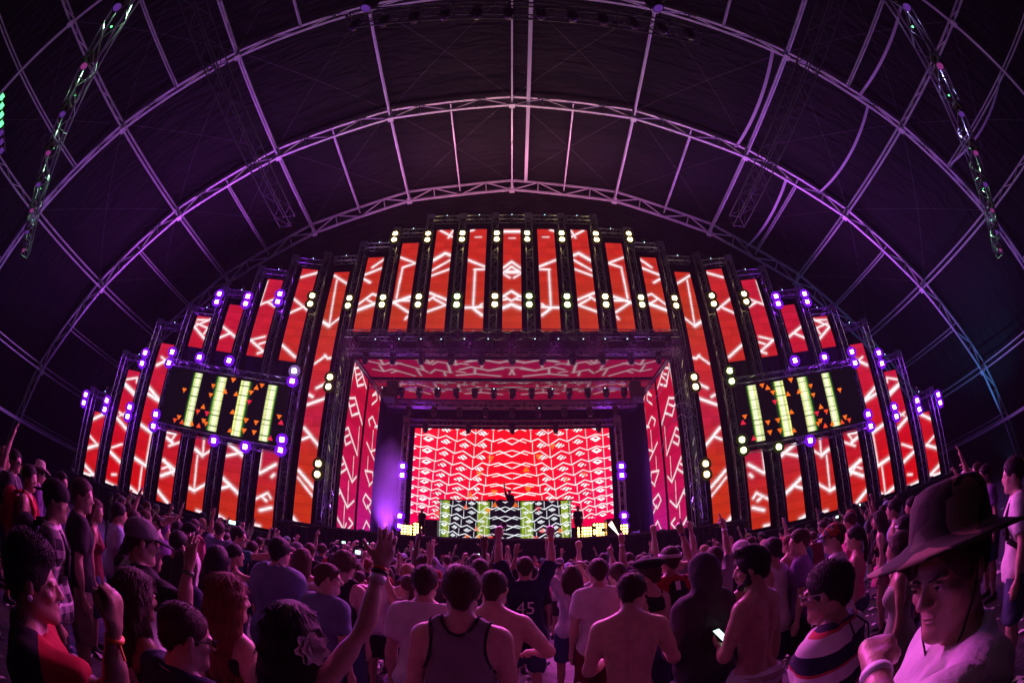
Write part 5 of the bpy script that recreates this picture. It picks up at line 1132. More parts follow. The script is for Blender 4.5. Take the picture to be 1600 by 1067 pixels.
    def over(c, gr, hem):
        x = gr+.036
        c.ell(T(0,0,.955), v(.152 if not fem else .16,.105,.115)*np.float32(g)+x*s, M, .06)
        for q in (-1,1): c.ell(T(q*.075,-.058,.915), v(.082,.08,.095)*np.float32(g*(1.06 if fem else 1))+x*s*.8, M, .05)
        c.cap(T(0,0,.95), T(0,0,hem-.02), (.12*g+gr)*s, (.12*g+gr)*s, .06)
        c.ell(T(0,-.008,1.06), v(.142 if not fem else .128,.1,.3)*np.float32(g)+(gr+.006)*s, M, .06)
    if top in ('tee','long','hoodie','jersey'):
        gr = {'tee':.014,'long':.016,'hoodie':.028,'jersey':.024}[top]*spec.get('loose', 1.)
        for nm, q in (('L',-1),('R',1)):
            A = arms[nm]
            if top in ('tee','jersey'):
                e = A['sh']+A['ud']*np.float32((.20 if top == 'tee' else .27)*s); cl.cap(A['sh'], e+A['ud']*np.float32(.05), (.058*g+gr)*s, (.056*g+gr*1.25)*s, .05); cl.plane(e, A['ud'], .15*s)
            else:
                cl.cap(A['sh'], A['el'], (.058*g+gr)*s, (.046*g+gr)*s, .05); e = A['wr']-A['fd']*np.float32(.01); cl.cap(A['el'], A['wr'], (.046*g+gr)*s, (.03+gr)*s, .04); cl.plane(e, A['fd'], .11*s)
        cl.take(torso, gr*s, .05); hem = spec.get('hem', .86 if top != 'jersey' else .78)
        over(cl, gr, hem); cl.plane(T(0,0,hem), M @ np.array((0,0,-1),np.float32), 9. if abs(spec.get('lean',0)) < .2 else .5)
        if top != 'hoodie': cl.plane(T(0,.01,1.497), M @ np.array((0,.22,1),np.float32), .115*s)
        else:
            cl.ell(HP(0,-.02,.03), v(.105,.122,.125), MH, .03); cl.cap(HP(0,-.05,-.06), T(0,-.03,1.45), .095*s, .09*s, .04)
            cl.minus(HP(0,.13,-.02), v(.075,.09,.11), MH, .01)
    elif top in ('tank','crop','bra','strapless'):
        gr = .009*spec.get('loose', 1.)
        cl.take(torso, gr*s, .05); hem = spec.get('hem', {'tank':.88,'crop':1.12,'bra':1.2,'strapless':1.0}[top]); cl.plane(T(0,0,hem), M @ np.array((0,0,-1),np.float32), 9. if abs(spec.get('lean',0)) < .2 else .5)
        if hem < 1: over(cl, gr, hem)
        if top in ('bra','strapless'): cl.plane(T(0,0,1.36), M @ np.array((0,0,1),np.float32))
        else:
            for q in (-1,1): cl.minus(T(q*(sw+.045),-.01,1.385), v(.105,.24,.165 if top == 'tank' else .15), M, .006)
            cl.minus(T(0,0,1.545), v(.082,.22,.115), M, .006); cl.plane(T(0,0,1.53), M @ np.array((0,0,1),np.float32))
    if top: 
        me = fgrow(cl, lod*1.12, ((),(),()), spec.get('topname', 'shirt'), spec['topmat'], (.0075 if top not in ('bra','strapless') else .0015)*spec.get('wr',1.), 30, seed)
        out[spec.get('topname', 'shirt')] = me
        if top == 'tank' and spec.get('trim'):
            tr = Field(); tr.take(torso, (gr+.004)*s, .05); tr.plane(T(0,0,1.53), M @ np.array((0,0,1),np.float32)); tr.plane(T(0,0,1.2), M @ np.array((0,0,-1),np.float32))
            for q in (-1,1): tr.minus(T(q*(sw+.045),-.01,1.385), v(.104,.24,.164), M, .004)
            tr.minus(T(0,0,1.545), v(.081,.22,.114), M, .004)
            r = surface(tr, min(lod, .0055))
            co, f = r; co = relax(co, f, 1)
            # keep only the band next to the armholes and the neckline
            loc = ((co-pel) @ M)/s+np.array((0,0,.94),np.float32)
            dmin = np.full(len(co), 9.)
            for c, rr in (((sw+.045,-.01,1.385),(.104,.24,.164)),((-sw-.045,-.01,1.385),(.104,.24,.164)),((0,0,1.545),(.081,.22,.114))):
                dmin = np.minimum(dmin, ell_d(loc[:,0],loc[:,1],loc[:,2], np.array(c), np.array(rr), None))
            keep = (dmin[f] < .013).all(1); out['trim'] = np_mesh('trim', co, f[keep], spec['trim'])
    bot = spec.get('bottom', 'shorts'); lg = Field()
    if bot in ('shorts','pants','briefs'):
        gr = {'shorts':.026,'pants':.016,'briefs':.014}[bot]*(1.25 if fem else 1); lg.ell(T(0,0,.955), (v(.155 if not fem else .165,.108,.115))*np.float32(g)+gr*s, M, .05)
        for q in (-1,1): lg.ell(T(q*.075,-.062,.915), v(.085,.082,.095)*np.float32(g*(1.08 if fem else 1))+gr*s*.9, M, .04)
        lg.take(legs, gr*s, .03)
        for i, q in enumerate((-1,1)):
            hip = v(q*.092,0,.9); fy = q*la; knee = v(q*(.09+st*.25), .02+fy*.5, .5); ank = v(q*(.085+st*.5), -.02+fy, .085)
            if bot == 'shorts': lg.cap(hip, knee, (.09*g+gr)*s, (.066*g+gr*1.2)*s, .03)
            e = {'shorts':knee+v(0,0,spec.get('shortlen',.03)),'pants':ank+v(0,0,.02),'briefs':hip+(knee-hip)*.28}[bot]
            if q < 0: lg.plane(e, (0,0,-1))
        lg.plane(T(0,0,spec.get('waist',1.0)), M @ np.array((0,0,1),np.float32), .32*s)
    elif bot in ('skirt','dress'):
        z1 = spec.get('skirt', .62); lg.cap(T(0,0,1.0), v(0,.0,z1), .11*rs, .2*rs, .04); lg.ell(T(0,0,.93), v(.175,.14,.14)*np.float32(g), M, .05)
        if bot == 'dress': lg.take(torso, .012*s, .05); lg.plane(T(0,0,1.38), np.array((0,0,1),np.float32))
        lg.plane(v(0,0,z1), np.array((0,0,-1),np.float32))
        if bot != 'dress': lg.plane(T(0,0,1.02), M @ np.array((0,0,1),np.float32), .3*s)
    if bot: out[spec.get('botname', bot if bot != 'pants' else 'trousers')] = fgrow(lg, lod*1.35, ((),(),()), bot, spec['botmat'], .007, 24, seed+3)
    # shoes
    sh = Field()
    for q in (-1,1):
        ank = v(q*(.085+st*.5), -.02+q*la, .085); sh.cap(ank+v(0,-.035,-.045), ank+v(q*.02,.145,-.052), .043*s, .037*s, .03); sh.cap(ank+v(0,-.01,-.03), ank+v(0,0,.01), .045*s, .043*s, .02)
        sh.plane(v(0,0,.004), (0,0,-1)); out['shoe'+' '*(q > 0)] = fgrow(sh, max(lod,.021), ((),(),()), 'shoe', spec.get('shoemat', mat('shoe_dark',(.04,.04,.045),.6))); sh = Field()
    # hair
    hair = spec.get('hair', 'short'); hm_ = spec.get('hairmat')
    if hair:
        hf_ = Field(); th = {'crop':.006,'short':.013,'fade':.008,'curly':.028,'top':.016,'long':.015,'wavy':.019,'bun':.012,'pony':.012,'balding':.0045}[hair]
        if hair == 'balding':
            hf_.ell(HP(0,-.02,.012), v(.0795,.1,.085), MH, .02)
        else: hf_.ell(HP(0,-.018,.042), v(.077+th,.098+th,.083+th), MH, .02)
        if hair in ('short','crop','top','fade','balding'):
            hf_.cap(HP(0,-.068,-.03), HP(0,-.055,-.062), .045*s, .036*s, .03)
            for q in (-1,1): hf_.cap(HP(q*.064,-.02,.0), HP(q*.066,.022,-.008), .016*s, .009*s, .02)
        if hair == 'top': hf_.ell(HP(0,.02,.118), v(.066,.085,.04), MH, .02); 
        if hair == 'fade': hf_.ell(HP(0,.0,.112), v(.078,.092,.052), MH, .02); hf_.ell(HP(0,.045,.098), v(.06,.05,.048), MH, .02)
        if hair == 'balding': hf_.ell(HP(0,-.01,.1), v(.05,.06,.022), MH, .015)
        if hair == 'curly':
            rg = np.random.default_rng(int(seed*100))
            for i in range(46):
                a, b = rg.uniform(0,6.28), rg.uniform(-.25,1.4); d = np.array((math.cos(a)*math.cos(b)*.088, math.sin(a)*math.cos(b)*.108-.02, math.sin(b)*.1+.04)); hf_.ell(HP(*d), v(.026,.026,.026), None, .012)
        if hair in ('long','wavy'):
            L = spec.get('hairlen', .42); rg = np.random.default_rng(int(seed*77)+1)
            N_ = 15
            for i in range(N_):
                a = math.pi*(i+.5)/N_*1.32-.16*math.pi; x0 = -math.cos(a)*.088; y0 = -math.sin(a)*.098-.01
                p = HP(x0,y0,.03); tipx = x0*(1.25+.2*rg.random()); pts = [p]
                for j in range(1,6):
                    t = j/5; w = .012*math.sin(t*9+i*2.1) if hair == 'wavy' else .003*math.sin(t*6+i)
                    q = headc+(MH @ np.array((x0,y0,.03),np.float32))*s*np.float32(1-t*.15) + v(tipx*t*.45+w, -.028*math.sin(t*2.2)+.6*w-.01, 0)+v(0,0,-L*t*(.88+.2*rg.random()) if j == 5 else -L*t)
                    hf_.cap(pts[-1], q, (.03-.007*t)*s, (.03-.0085*(t+.2))*s, .012); pts.append(q)
        if hair == 'bun': hf_.ell(HP(0,-.075,.12), v(.05,.05,.045), MH, .015); hf_.cap(HP(0,-.07,-.03), HP(0,-.055,-.055), .042*s, .033*s, .03)
        if hair == 'pony':
            p = HP(0,-.105,.05); hf_.ell(p, v(.03,.03,.03), None, .015); pts = [p]
            for j in range(1,6): q = p+v(.01*math.sin(j*1.3),-.03*math.sin(j*.6),-.07*j); hf_.cap(pts[-1], q, .03*s, (.031-.004*j)*s, .015); pts.append(q)
        hf_.minus(HP(0,.112,-.035), v(.078,.082,.112) if not spec.get('fringe') else v(.078,.085,.098), MH, .012)
        if hair not in ('long','wavy'):
            hf_.plane(HP(0,-.05,-.078), MH @ np.array((0,-.15,-1),np.float32), .2*s) if hair != 'pony' else hf_.plane(HP(0,.03,-.07), MH @ np.array((0,-.0,-1),np.float32), .07*s)
            for q in (-1,1): hf_.minus(HP(q*.09,.012,-.04), v(.026,.045,.05), MH, .008)
        fr_ = {'curly':95,'wavy':60,'long':85}.get(hair, 150)
        fl = (lod*.75 if near else lod*.85) if hair in ('long','wavy') else (min(lod*.65,.0085) if near else lod*.8)
        r = surface(hf_, max(fl,.0055)); co, f = r; co = relax(co, f, 1, .5)
        if hair == 'curly': co = wrinkle(co, f, .004, 95, seed)
        ns = spec.get('strands', 1800 if near else 380)
        if ns:
            N = vnormals(co, f); rg = np.random.default_rng(int(seed*10)+5); hl = ((co-headc) @ MH)/s; ok = np.nonzero(~((hl[:,1] > .03) & (hl[:,2] < .095)))[0]; i = ok[rg.integers(0, len(ok), ns*(2 if hair in ('long','wavy') else 1))]; p = co[i]; n = N[i]
            dn = np.array((0,0,-1), np.float32)-n*(-n[:,2:3]); dn /= np.linalg.norm(dn, axis=1, keepdims=True)+1e-6; rn = rg.normal(0,1,p.shape).astype(np.float32)
            L_, a, b, w = {'long':(.06,.02,1,.0019),'wavy':(.055,.06,1,.002),'crop':(.010,.8,.5,.0011),'balding':(.008,.8,.5,.001),'curly':(.03,.8,.2,.002),'fade':(.014,.9,.3,.0014)}.get(hair, (.017,.45,.8,.0013)); L_ *= s
            d = n*a+dn*b+rn*(.05 if hair == 'long' else .12 if hair == 'wavy' else .22); d /= np.linalg.norm(d, axis=1, keepdims=True); sd = np.cross(d, n+rn*.5); sd /= np.linalg.norm(sd, axis=1, keepdims=True)+1e-6
            ll = (L_*rg.uniform(.5,1.2,len(p)))[:,None].astype(np.float32); p0 = p-n*.002; mid = p0+d*ll*.55; tip = p0+d*ll+dn*ll*.12
            k = len(co); m_ = len(p); sv = np.stack([p0-sd*w, p0+sd*w, mid+sd*w*.8, mid-sd*w*.8, tip+sd*w*.25, tip-sd*w*.25], 1).reshape(-1,3); b0 = k+6*np.arange(m_)
            f = np.concatenate([f, np.stack([b0,b0+1,b0+2,b0+3],1), np.stack([b0+3,b0+2,b0+4,b0+5],1)]); co = np.concatenate([co, sv.astype(np.float32)])
        out['hair'] = np_mesh('hair', co, f, hm_)
    J = dict(HP=HP, MH=MH, headc=headc, T=T, M=M, arms=arms, s=s, neck=neck, g=g)
    return out, J
# ================================================================== materials for people
def skin_mat(name, c):
    m = mat(name, c, .42, noise=.3, nscale=22, bump=.10, bscale=130, spec=.5); return m
SK = {'fair': skin_mat('skin_fair', (.56,.36,.28)), 'mid': skin_mat('skin_mid', (.44,.27,.195)), 'tan': skin_mat('skin_tan', (.33,.195,.135)), 'dark': skin_mat('skin_dark', (.13,.075,.05))}
def cloth(name, c, rough=.85): return mat('cloth_'+name, c, rough, noise=.25, nscale=9, bump=.5, bscale=15, spec=.25)
CL = {'black': (.014,.014,.016), 'white': (.66,.65,.66), 'grey': (.2,.2,.215), 'navy': (.02,.026,.06), 'red': (.38,.02,.03), 'pink': (.72,.16,.32), 'teal': (.03,.2,.18), 'olive': (.1,.1,.05), 'purple': (.15,.07,.24), 'mustard': (.42,.25,.05), 'pale blue': (.36,.47,.66), 'blue grey': (.15,.19,.3), 'khaki': (.25,.19,.13), 'maroon': (.16,.02,.035), 'denim': (.06,.085,.16), 'charcoal': (.04,.04,.046), 'cream': (.55,.5,.42), 'sage': (.33,.36,.29)}
CM = {k: cloth(k, v) for k, v in CL.items()}
def hair_mat(name, c): return mat('hair_'+name, c, .62, noise=.35, nscale=60, stretch=(1,1,.08), spec=.3, bump=.5, bscale=160)
HM = {'black': hair_mat('black', (.012,.010,.010)), 'brown': hair_mat('brown', (.05,.028,.017)), 'red': hair_mat('red', (.19,.055,.026)), 'blond': hair_mat('blond', (.36,.25,.14)), 'chestnut': hair_mat('chestnut', (.085,.04,.024))}
def node_cloth(name, build):
    m = bpy.data.materials.new(name); m.use_nodes = True; nt = m.node_tree; b = nt.nodes['Principled BSDF']; b.inputs['Roughness'].default_value = .85; b.inputs['Specular IOR Level'].default_value = .25
    tc = nt.nodes.new('ShaderNodeTexCoord'); sx = nt.nodes.new('ShaderNodeSeparateXYZ'); nt.links.new(tc.outputs['Object'], sx.inputs[0])
    def mth(op, a, b_=None, c=None):
        n = nt.nodes.new('ShaderNodeMath'); n.operation = op
        for i, q in enumerate((a, b_, c)):
            if q is None: continue
            if isinstance(q, (int, float)): n.inputs[i].default_value = q
            else: nt.links.new(q, n.inputs[i])
        return n.outputs[0]
    def mix(f, a, c):
        n = nt.nodes.new('ShaderNodeMix'); n.data_type = 'RGBA'; nt.links.new(f, n.inputs['Factor'])
        for nm, q in (('A', a), ('B', c)):
            if isinstance(q, tuple): n.inputs[nm].default_value = (*q, 1)
            else: nt.links.new(q, n.inputs[nm])
        return n.outputs['Result']
    col = build(sx.outputs, mth, mix, nt, tc); nt.links.new(col, b.inputs['Base Color']); return m
def _plaid(xyz, mth, mix, nt, tc):
    sx = mth('SINE', mth('MULTIPLY', xyz[0], 52)); sz = mth('SINE', mth('MULTIPLY', xyz[2], 52)); f = mth('GREATER_THAN', sx, .25); g = mth('GREATER_THAN', sz, .25); t = mth('MULTIPLY', mth('ADD', f, g), .5)
    a = mix(t, (.012,.011,.016), (.34,.30,.32)); th = mth('GREATER_THAN', mth('SINE', mth('MULTIPLY', xyz[2], 26)), .97); return mix(th, a, (.6,.55,.58))
M_PLAID = node_cloth('cloth_plaid', _plaid)
def _stripes(xyz, mth, mix, nt, tc):
    p = mth('FRACT', mth('MULTIPLY', xyz[2], 7.2)); w = mix(mth('GREATER_THAN', p, .52), (.62,.58,.58), (.018,.02,.045)); r = mth('MULTIPLY', mth('GREATER_THAN', p, .44), mth('LESS_THAN', p, .52)); return mix(r, w, (.45,.05,.06))
M_STRIPES = node_cloth('cloth_wide_stripes', _stripes)
def _raglan(xyz, mth, mix, nt, tc):
    ax = mth('ABSOLUTE', xyz[0]); lim = mth('MULTIPLY_ADD', mth('SUBTRACT', 1.52, xyz[2]), .62, .045); return mix(mth('GREATER_THAN', ax, lim), (.62,.6,.62), (.012,.012,.014))
M_RAGLAN = node_cloth('cloth_raglan', _raglan)
def _twotone(xyz, mth, mix, nt, tc): return mix(mth('GREATER_THAN', xyz[1], .015), (.012,.012,.014), (.30,.012,.02))
M_TWOTONE = node_cloth('cloth_red_front', _twotone)
def _camo(base, cols, scale):
    def f(xyz, mth, mix, nt, tc):
        c = base
        for i, (col, th) in enumerate(cols):
            mp = nt.nodes.new('ShaderNodeMapping'); mp.inputs['Location'].default_value = (i*3.1, i*1.7, i*.9); nt.links.new(tc.outputs['Object'], mp.inputs[0])
            n = nt.nodes.new('ShaderNodeTexNoise'); n.inputs['Scale'].default_value = scale; n.inputs['Detail'].default_value = 1.5; nt.links.new(mp.outputs[0], n.inputs['Vector']); c = mix(mth('GREATER_THAN', n.outputs[0], th), c, col)
        return c
    return f
M_CAMO = node_cloth('cloth_camo_hat', _camo((.03,.034,.022), (((.24,.165,.12), .52), ((.012,.011,.009), .57), ((.06,.07,.045), .62)), 8))
M_CAMORED = node_cloth('cloth_camo_red', _camo((.45,.06,.04), (((.08,.07,.05), .5), ((.5,.35,.2), .62)), 16))
M_PRINT = node_cloth('cloth_paisley', _camo((.02,.022,.05), (((.25,.28,.42), .56), ((.02,.02,.03), .6)), 45))

# ================================================================== worn things
def hat_lathe(J, name, prof, m, root, tilt=0., c=(0,-.01,.06), oval=(1.,1.18), wave=0., seed=0.):
    n = 40; vs = []; s = J['s']; q = rotm('X', tilt)
    for r, h in prof:
        for i in range(n):
            t = 2*math.pi*i/n; w = wave*max(0, r-.1)*math.cos(2*t+seed)
            p = q @ np.array((r*oval[0]*math.cos(t), r*oval[1]*math.sin(t), h+w), np.float32); vs.append(tuple(J['HP'](*(p+np.array(c, np.float32)))))
    mb = MB(); mb.v = vs; mb.f = [(j*n+i, j*n+(i+1) % n, (j+1)*n+(i+1) % n, (j+1)*n+i) for j in range(len(prof)-1) for i in range(n)]
    return mb.build(name, m, root, smooth=True)
def wear_cap(J, m, root, back=False, brim=None, res=.008):
    F = Field(); HP, MH, s = J['HP'], J['MH'], J['s']; sg = -1 if back else 1; v = lambda *a: np.array(a, np.float32)*s
    F.ell(HP(0,-.014,.05), v(.096,.116,.094), MH, .01); F.plane(HP(0,0,.028), MH @ np.array((0,.12*sg,-1), np.float32), .3)
    me = fgrow(F, res, ((),(),()), 'cap', m); o = obj('cap', me, root)
    B = Field(); B.ell(HP(0,sg*.125,.036), v(.078,.085,.011), MH @ rotm('X', -.18*sg), .01); obj('brim', fgrow(B, res*.7, ((),(),()), 'brim', brim or m), o)
    obj('button', fgrow(Field().ell(HP(0,-.014,.146), v(.012,.012,.008), MH), .005, ((),(),()), 'button', m), o); return o
def wear_glasses(J, root, up=False, m=None):
    mb = MB(); HP = J['HP']; z = .075 if up else .006; y = .088 if up else .112
    mk = m or mat('glasses_black', (.012,.012,.014), .15, spec=.7)
    for q in (-1,1):
        for i in range(8):
            a, b = 2*math.pi*i/8, 2*math.pi*(i+1)/8; P = [HP(q*.034+.026*math.cos(t), y-.012*abs(math.cos(t)) if not up else y-.02*abs(math.cos(t)), z+.019*math.sin(t)) for t in (a, b)]; mb.tube(P[0], P[1], .0022, 4)
        c = [HP(q*.034+.025*math.cos(2*math.pi*i/8), y-.012*abs(math.cos(2*math.pi*i/8)), z+.018*math.sin(2*math.pi*i/8)) for i in range(8)]; mb.add(c, [tuple(range(8))])
        mb.tube(HP(q*.06, y-.014, z+.006), HP(q*.086, -.01, z+.004 if not up else .05), .0024, 4)
    mb.tube(HP(-.009,y+.002,z+.003), HP(.009,y+.002,z+.003), .0022, 4); return mb.build('sunglasses', mk, root)
def wear_band(J, root, arm, m, t=.02, w=.022, name='wristband', grow=.003):
    A = J['arms'][arm]; c = Vector(A['wr']-A['fd']*np.float32(t)); d = Vector(A['fd']); r = .0265*J['s']+grow+t*.045
    mb = MB(); mb.tube(c-d*w/2, c+d*w/2, r, 16, r*1.04); return mb.build(name, m, root, smooth=True)
def wear_headband(J, root, m):
    n = 30; mb = MB(); 
    for i in range(n):
        t = 2*math.pi*i/n
        for dr, dz in ((.004,-.016),(.007,-.016),(.007,.016),(.004,.016)): mb.v.append(tuple(J['HP']((.09+dr)*math.cos(t), (.111+dr)*math.sin(t)-.016, .052+dz+.01*math.sin(t))))
    for i in range(n):
        for k in range(4): mb.f.append((4*i+k, 4*((i+1) % n)+k, 4*((i+1) % n)+(k+1) % 4, 4*i+(k+1) % 4))
    return mb.build('headband', m, root, smooth=True)
def backpack(J, o, m, label, res=.02):
    r = empty('backpack', o.location, o.rotation_euler.z, label, 'backpack', 'backpacks worn in the crowd'); T, M, s = J['T'], J['M'], J['s']; v = lambda *a: np.array(a, np.float32)*s
    F = Field()
    for z in (1.14,1.22,1.3,1.36): F.ell(T(0,-.215,z), v(.155,.095,.13), M, .03)
    obj('bag', fgrow(F, res, ((),(),()), 'bag', m, .006, 20), r); P = Field()
    P.ell(T(0,-.305,1.17), v(.115,.04,.095), M, .02); obj('pocket', fgrow(P, res, ((),(),()), 'pocket', m, .004, 30), r)
    for q in (-1,1):
        mb = MB(); pts = [T(q*.1,-.15,1.45), T(q*.115,-.05,1.488), T(q*.118,.06,1.45), T(q*.125,.125,1.34), T(q*.14,.11,1.2), T(q*.17,-.02,1.1), T(q*.13,-.16,1.06)]
        for a, b in zip(pts[:-1], pts[1:]): mb.tube(a, b, .023, 6)
        mb.build('strap', m, r, smooth=True)
    return r
PHONE_CASE = mat('phone_case', (.02,.02,.022), .3); G_PHONE = glow_mat('phone_screen', (.55,1.,.85), 2.6); G_PHONE.cycles.emission_sampling = 'AUTO'
def phone(J, o, arm, label):
    A = J['arms'][arm]; hm = A['hm']; c = A['HH'](.012,.05,.1); r = empty('smartphone', o.location, o.rotation_euler.z, label, 'phone', 'smartphones held in the crowd')
    up = np.array((0,0,1), np.float32)*.75-np.array((0,1,0), np.float32)*.66; xx = np.array((1,0,0), np.float32); ln = np.cross(up, xx); M3 = Matrix(np.stack([xx, ln/np.linalg.norm(ln), up/np.linalg.norm(up)], 1).tolist())
    MB().box(Vector(c), (.072,.145,.009), M3).build('case', PHONE_CASE, r); MB().box(Vector(c)+M3 @ Vector((0,0,.0062)), (.064,.125,.002), M3).build('display', G_PHONE, r)
    return r

LASTJ = {}
def dress_person(spec, loc, rz, label, group='crowd of festival goers'):
    out, J = build_person(spec)
    o = obj('person', out.pop('body'), None, loc, (0,0,rz)); tag(o, label, 'person', group)
    for k, me in out.items():
        if me: obj(k.strip(), me, o)
    return o, J
def face_stage(x, y): return math.atan2(x, 23-y)
def P_(x, y, label, turn=0., **sp):
    sp.setdefault('res', .0275); sp.setdefault('skin', SK['mid']); sp.setdefault('topmat', CM['black']); sp.setdefault('botmat', CM['denim']); sp.setdefault('hairmat', HM['brown']); sp.setdefault('seed', abs(x*3.7+y*1.3) % 6)
    for k, d in (('skin', SK), ('topmat', CM), ('botmat', CM), ('hairmat', HM), ('trim', CM)):
        if isinstance(sp.get(k), str): sp[k] = d[sp[k]]
    rz = face_stage(x, y)+turn if 'rz' not in sp else sp['rz']
    if 'reach' in sp:                              # wrist goals given in world coordinates
        for nm, (g, pole, hand, pn) in sp['reach'].items():
            d = Vector(g)-Vector((x, y, 0)); d = Matrix.Rotation(-rz, 3, 'Z') @ d; sp['arm'+nm] = (pole, (0,1,0), hand, pn, tuple(d))
    o, J = dress_person(sp, (x, y, 0), rz, label); PLACED.append((x, y)); return o, J
PLACED = []
WB = mat('wristband_white', (.75,.74,.78), .5); WBO = mat('wristband_orange', (.8,.22,.03), .5); WBK = mat('wristband_black', (.02,.02,.02), .5); WBG = mat('wristband_green', (.1,.2,.1), .6)
R_ = R
def named_people():
    # --- bottom left
    o, J = P_(-1.30,.68, 'boy in profile with flat-top hair, red fronted black shirt and raised fist', rz=R(-32), h=1.63, res=.0155, facefine=.0055, skin='tan', hair='fade', hairmat='black', top='tee', topmat=M_TWOTONE, loose=1.5, armR=((.25,.95,-.02),(.1,.02,1),'fist',(-.6,-.6,0)), head=(-.05,.05,0), strands=3500)
    wear_band(J, o, 'R', WBO, .04, .012); MB().tube(J['HP'](.086,-.005,-.034), J['HP'](.098,-.005,-.034), .0085, 14).build('ear_plug', WB, o); MB().tube(J['arms']['R']['wr'], np.array(J['arms']['R']['wr'])-J['arms']['R']['fd']*.02+np.array((.03,.02,-.07)), .005, 6).build('band_tail', WBO, o)
    o, J = P_(-1.50,1.36, 'girl with long wavy dark hair and white strappy top at the lower left', turn=R(-14), h=1.57, fem=True, res=.0175, hair='wavy', hairlen=.40, hairmat='brown', top='tank', topmat='white', bottom='shorts', skin='tan', strands=2600); wear_glasses(J, o, True)
    o, J = P_(-1.02,1.14, 'man with close-cropped hair, glasses and dark collared shirt at the bottom left', turn=R(-8), h=1.58, res=.0155, facefine=.006, hair='crop', hairmat='brown', top='tee', topmat='navy', loose=1.4, head=(-.45,-.12,0), skin='fair', strands=3600); wear_glasses(J, o)
    mb = MB(); pts = [J['neck']+np.array((.075*math.cos(t), .072*math.sin(t)-.004, .004-.02*math.sin(t)), np.float32) for t in np.linspace(0, 6.283, 25)]
    for a, b in zip(pts[:-1], pts[1:]): mb.tube(a, b, .0016, 4)
    mb.build('neck_chain', M_ALU, o)
    P_(-1.27,1.78, 'red haired girl with long straight hair and bare back', turn=R(-12), h=1.64, fem=True, res=.0175, hair='long', hairlen=.46, hairmat='red', top='strapless', topmat='black', bottom='shorts', botmat='denim', head=(-.3,0,0), skin='fair', strands=2600)
    o, J = P_(-2.02,1.86, 'man in grey cap and white shirt with black sleeves, both hands raised', turn=R(-12), h=1.76, res=.0175, hair='crop', top='jersey', topmat=M_RAGLAN, hem=.82, armR=((.98,.25,-.12),(.0,.1,1),'open',(-.2,1,0)), armL=((.45,.5,.7),(-.95,.35,.55),'open',(-.2,.3,-1)), head=(-.35,-.05,0), skin='fair')
    wear_cap(J, CM['grey'], o, False, CM['black']); wear_band(J, o, 'R', WBG, .05, .02); wear_band(J, o, 'L', WBK, .03, .03)
    mb = MB()                                        # print on the back of the shirt: an arc of lettering over a ring
    T = J['T']
    for i in range(20):
        a, b = 2*math.pi*i/20, 2*math.pi*(i+1)/20; mb.tube(T(.05*math.cos(a), -.158, 1.19+.05*math.sin(a)), T(.05*math.cos(b), -.158, 1.19+.05*math.sin(b)), .005, 4); mb.tube(T(.026*math.cos(a), -.158, 1.19+.026*math.sin(a)), T(.026*math.cos(b), -.158, 1.19+.026*math.sin(b)), .004, 4)
    mb.build('shirt_emblem', CM['black'], o); shirt_text(o, 'FULL INFINITY', T(0,-.162,1.285), .042, CM['black'])
    o, J = P_(-2.80,1.66, 'man in plaid shirt and dark cap with black backpack', turn=R(-25), h=1.78, res=.0235, hair='short', hairmat='black', top='long', topmat=M_PLAID, bottom='pants', botmat='charcoal', head=(-.3,0,0)); wear_cap(J, CM['black'], o, True); backpack(J, o, CM['black'], 'black backpack on the man in the plaid shirt')
    P_(-3.30,2.25, 'tall man in black T-shirt and khaki shorts with arms hanging', turn=R(-20), h=1.86, hair='short', hairmat='brown', top='tee', botmat='khaki', head=(-.5,0,0))
    o, J = P_(-4.42,2.22, 'man in red tank top carrying a red backpack at the left', turn=R(-25), h=1.76, hair='short', hairmat='black', top='tank', topmat='red', head=(-.5,0,0)); backpack(J, o, CM['red'], 'red backpack on the man in red tank top')
    o, J = P_(-5.45,2.46, 'man with glasses and grey backpack near the left edge', turn=R(-25), h=1.82, hair='short', hairmat='black', top='tee', topmat='charcoal', head=(-.5,0,0)); wear_glasses(J, o); backpack(J, o, CM['grey'], 'grey backpack on the man near the left edge')
    P_(-6.05,2.55, 'blond woman in pink with raised arm at the far left edge', turn=R(-20), h=1.78, fem=True, hair='long', hairmat='blond', top='tank', topmat='pink', armR='up', skin='fair')
    o, J = P_(-6.3,3.35, 'person in straw cowboy hat below the outermost left strip', turn=R(-10), h=1.76, hair='short', top='tee', topmat='purple'); hat_lathe(J, 'cowboy_hat', [(.001,.15),(.05,.148),(.075,.12),(.085,.05),(.088,.02),(.12,.012),(.17,.02),(.172,.026),(.12,.02),(.09,.03)], CM['cream'], o, .05, wave=.5)
    o, J = P_(-5.6,3.4, 'man with sunglasses pushed up in dark blue shirt at the left', turn=R(-30), h=1.82, hair='short', hairmat='black', top='tee', topmat='navy', head=(-.6,0,0)); wear_glasses(J, o, True)
    P_(-4.15,3.05, 'woman with long brown hair in dark red top at the left', turn=R(-25), h=1.70, fem=True, hair='long', hairlen=.3, hairmat='chestnut', top='tank', topmat='maroon', head=(-.4,0,0))
    P_(-4.3,3.55, 'dark haired boy in pale blue T-shirt at the left', turn=R(-15), h=1.74, hair='short', hairmat='black', top='tee', topmat='pale blue')
    o, J = P_(-3.35,3.25, 'woman in cream bucket hat beside the raised hands', turn=R(-10), h=1.63, fem=True, hair='long', hairlen=.2, top='tee', topmat='white', armR='down'); hat_lathe(J, 'bucket_hat', [(.001,.115),(.06,.112),(.085,.1),(.095,.03),(.13,-.03),(.134,-.03),(.1,.028)], CM['cream'], o)
    o, J = P_(-2.78,2.72, 'short girl wearing a purple flower crown', turn=R(-10), h=1.53, fem=True, hair='wavy', hairlen=.2, top='tank', topmat='purple'); flower_crown(J, o)
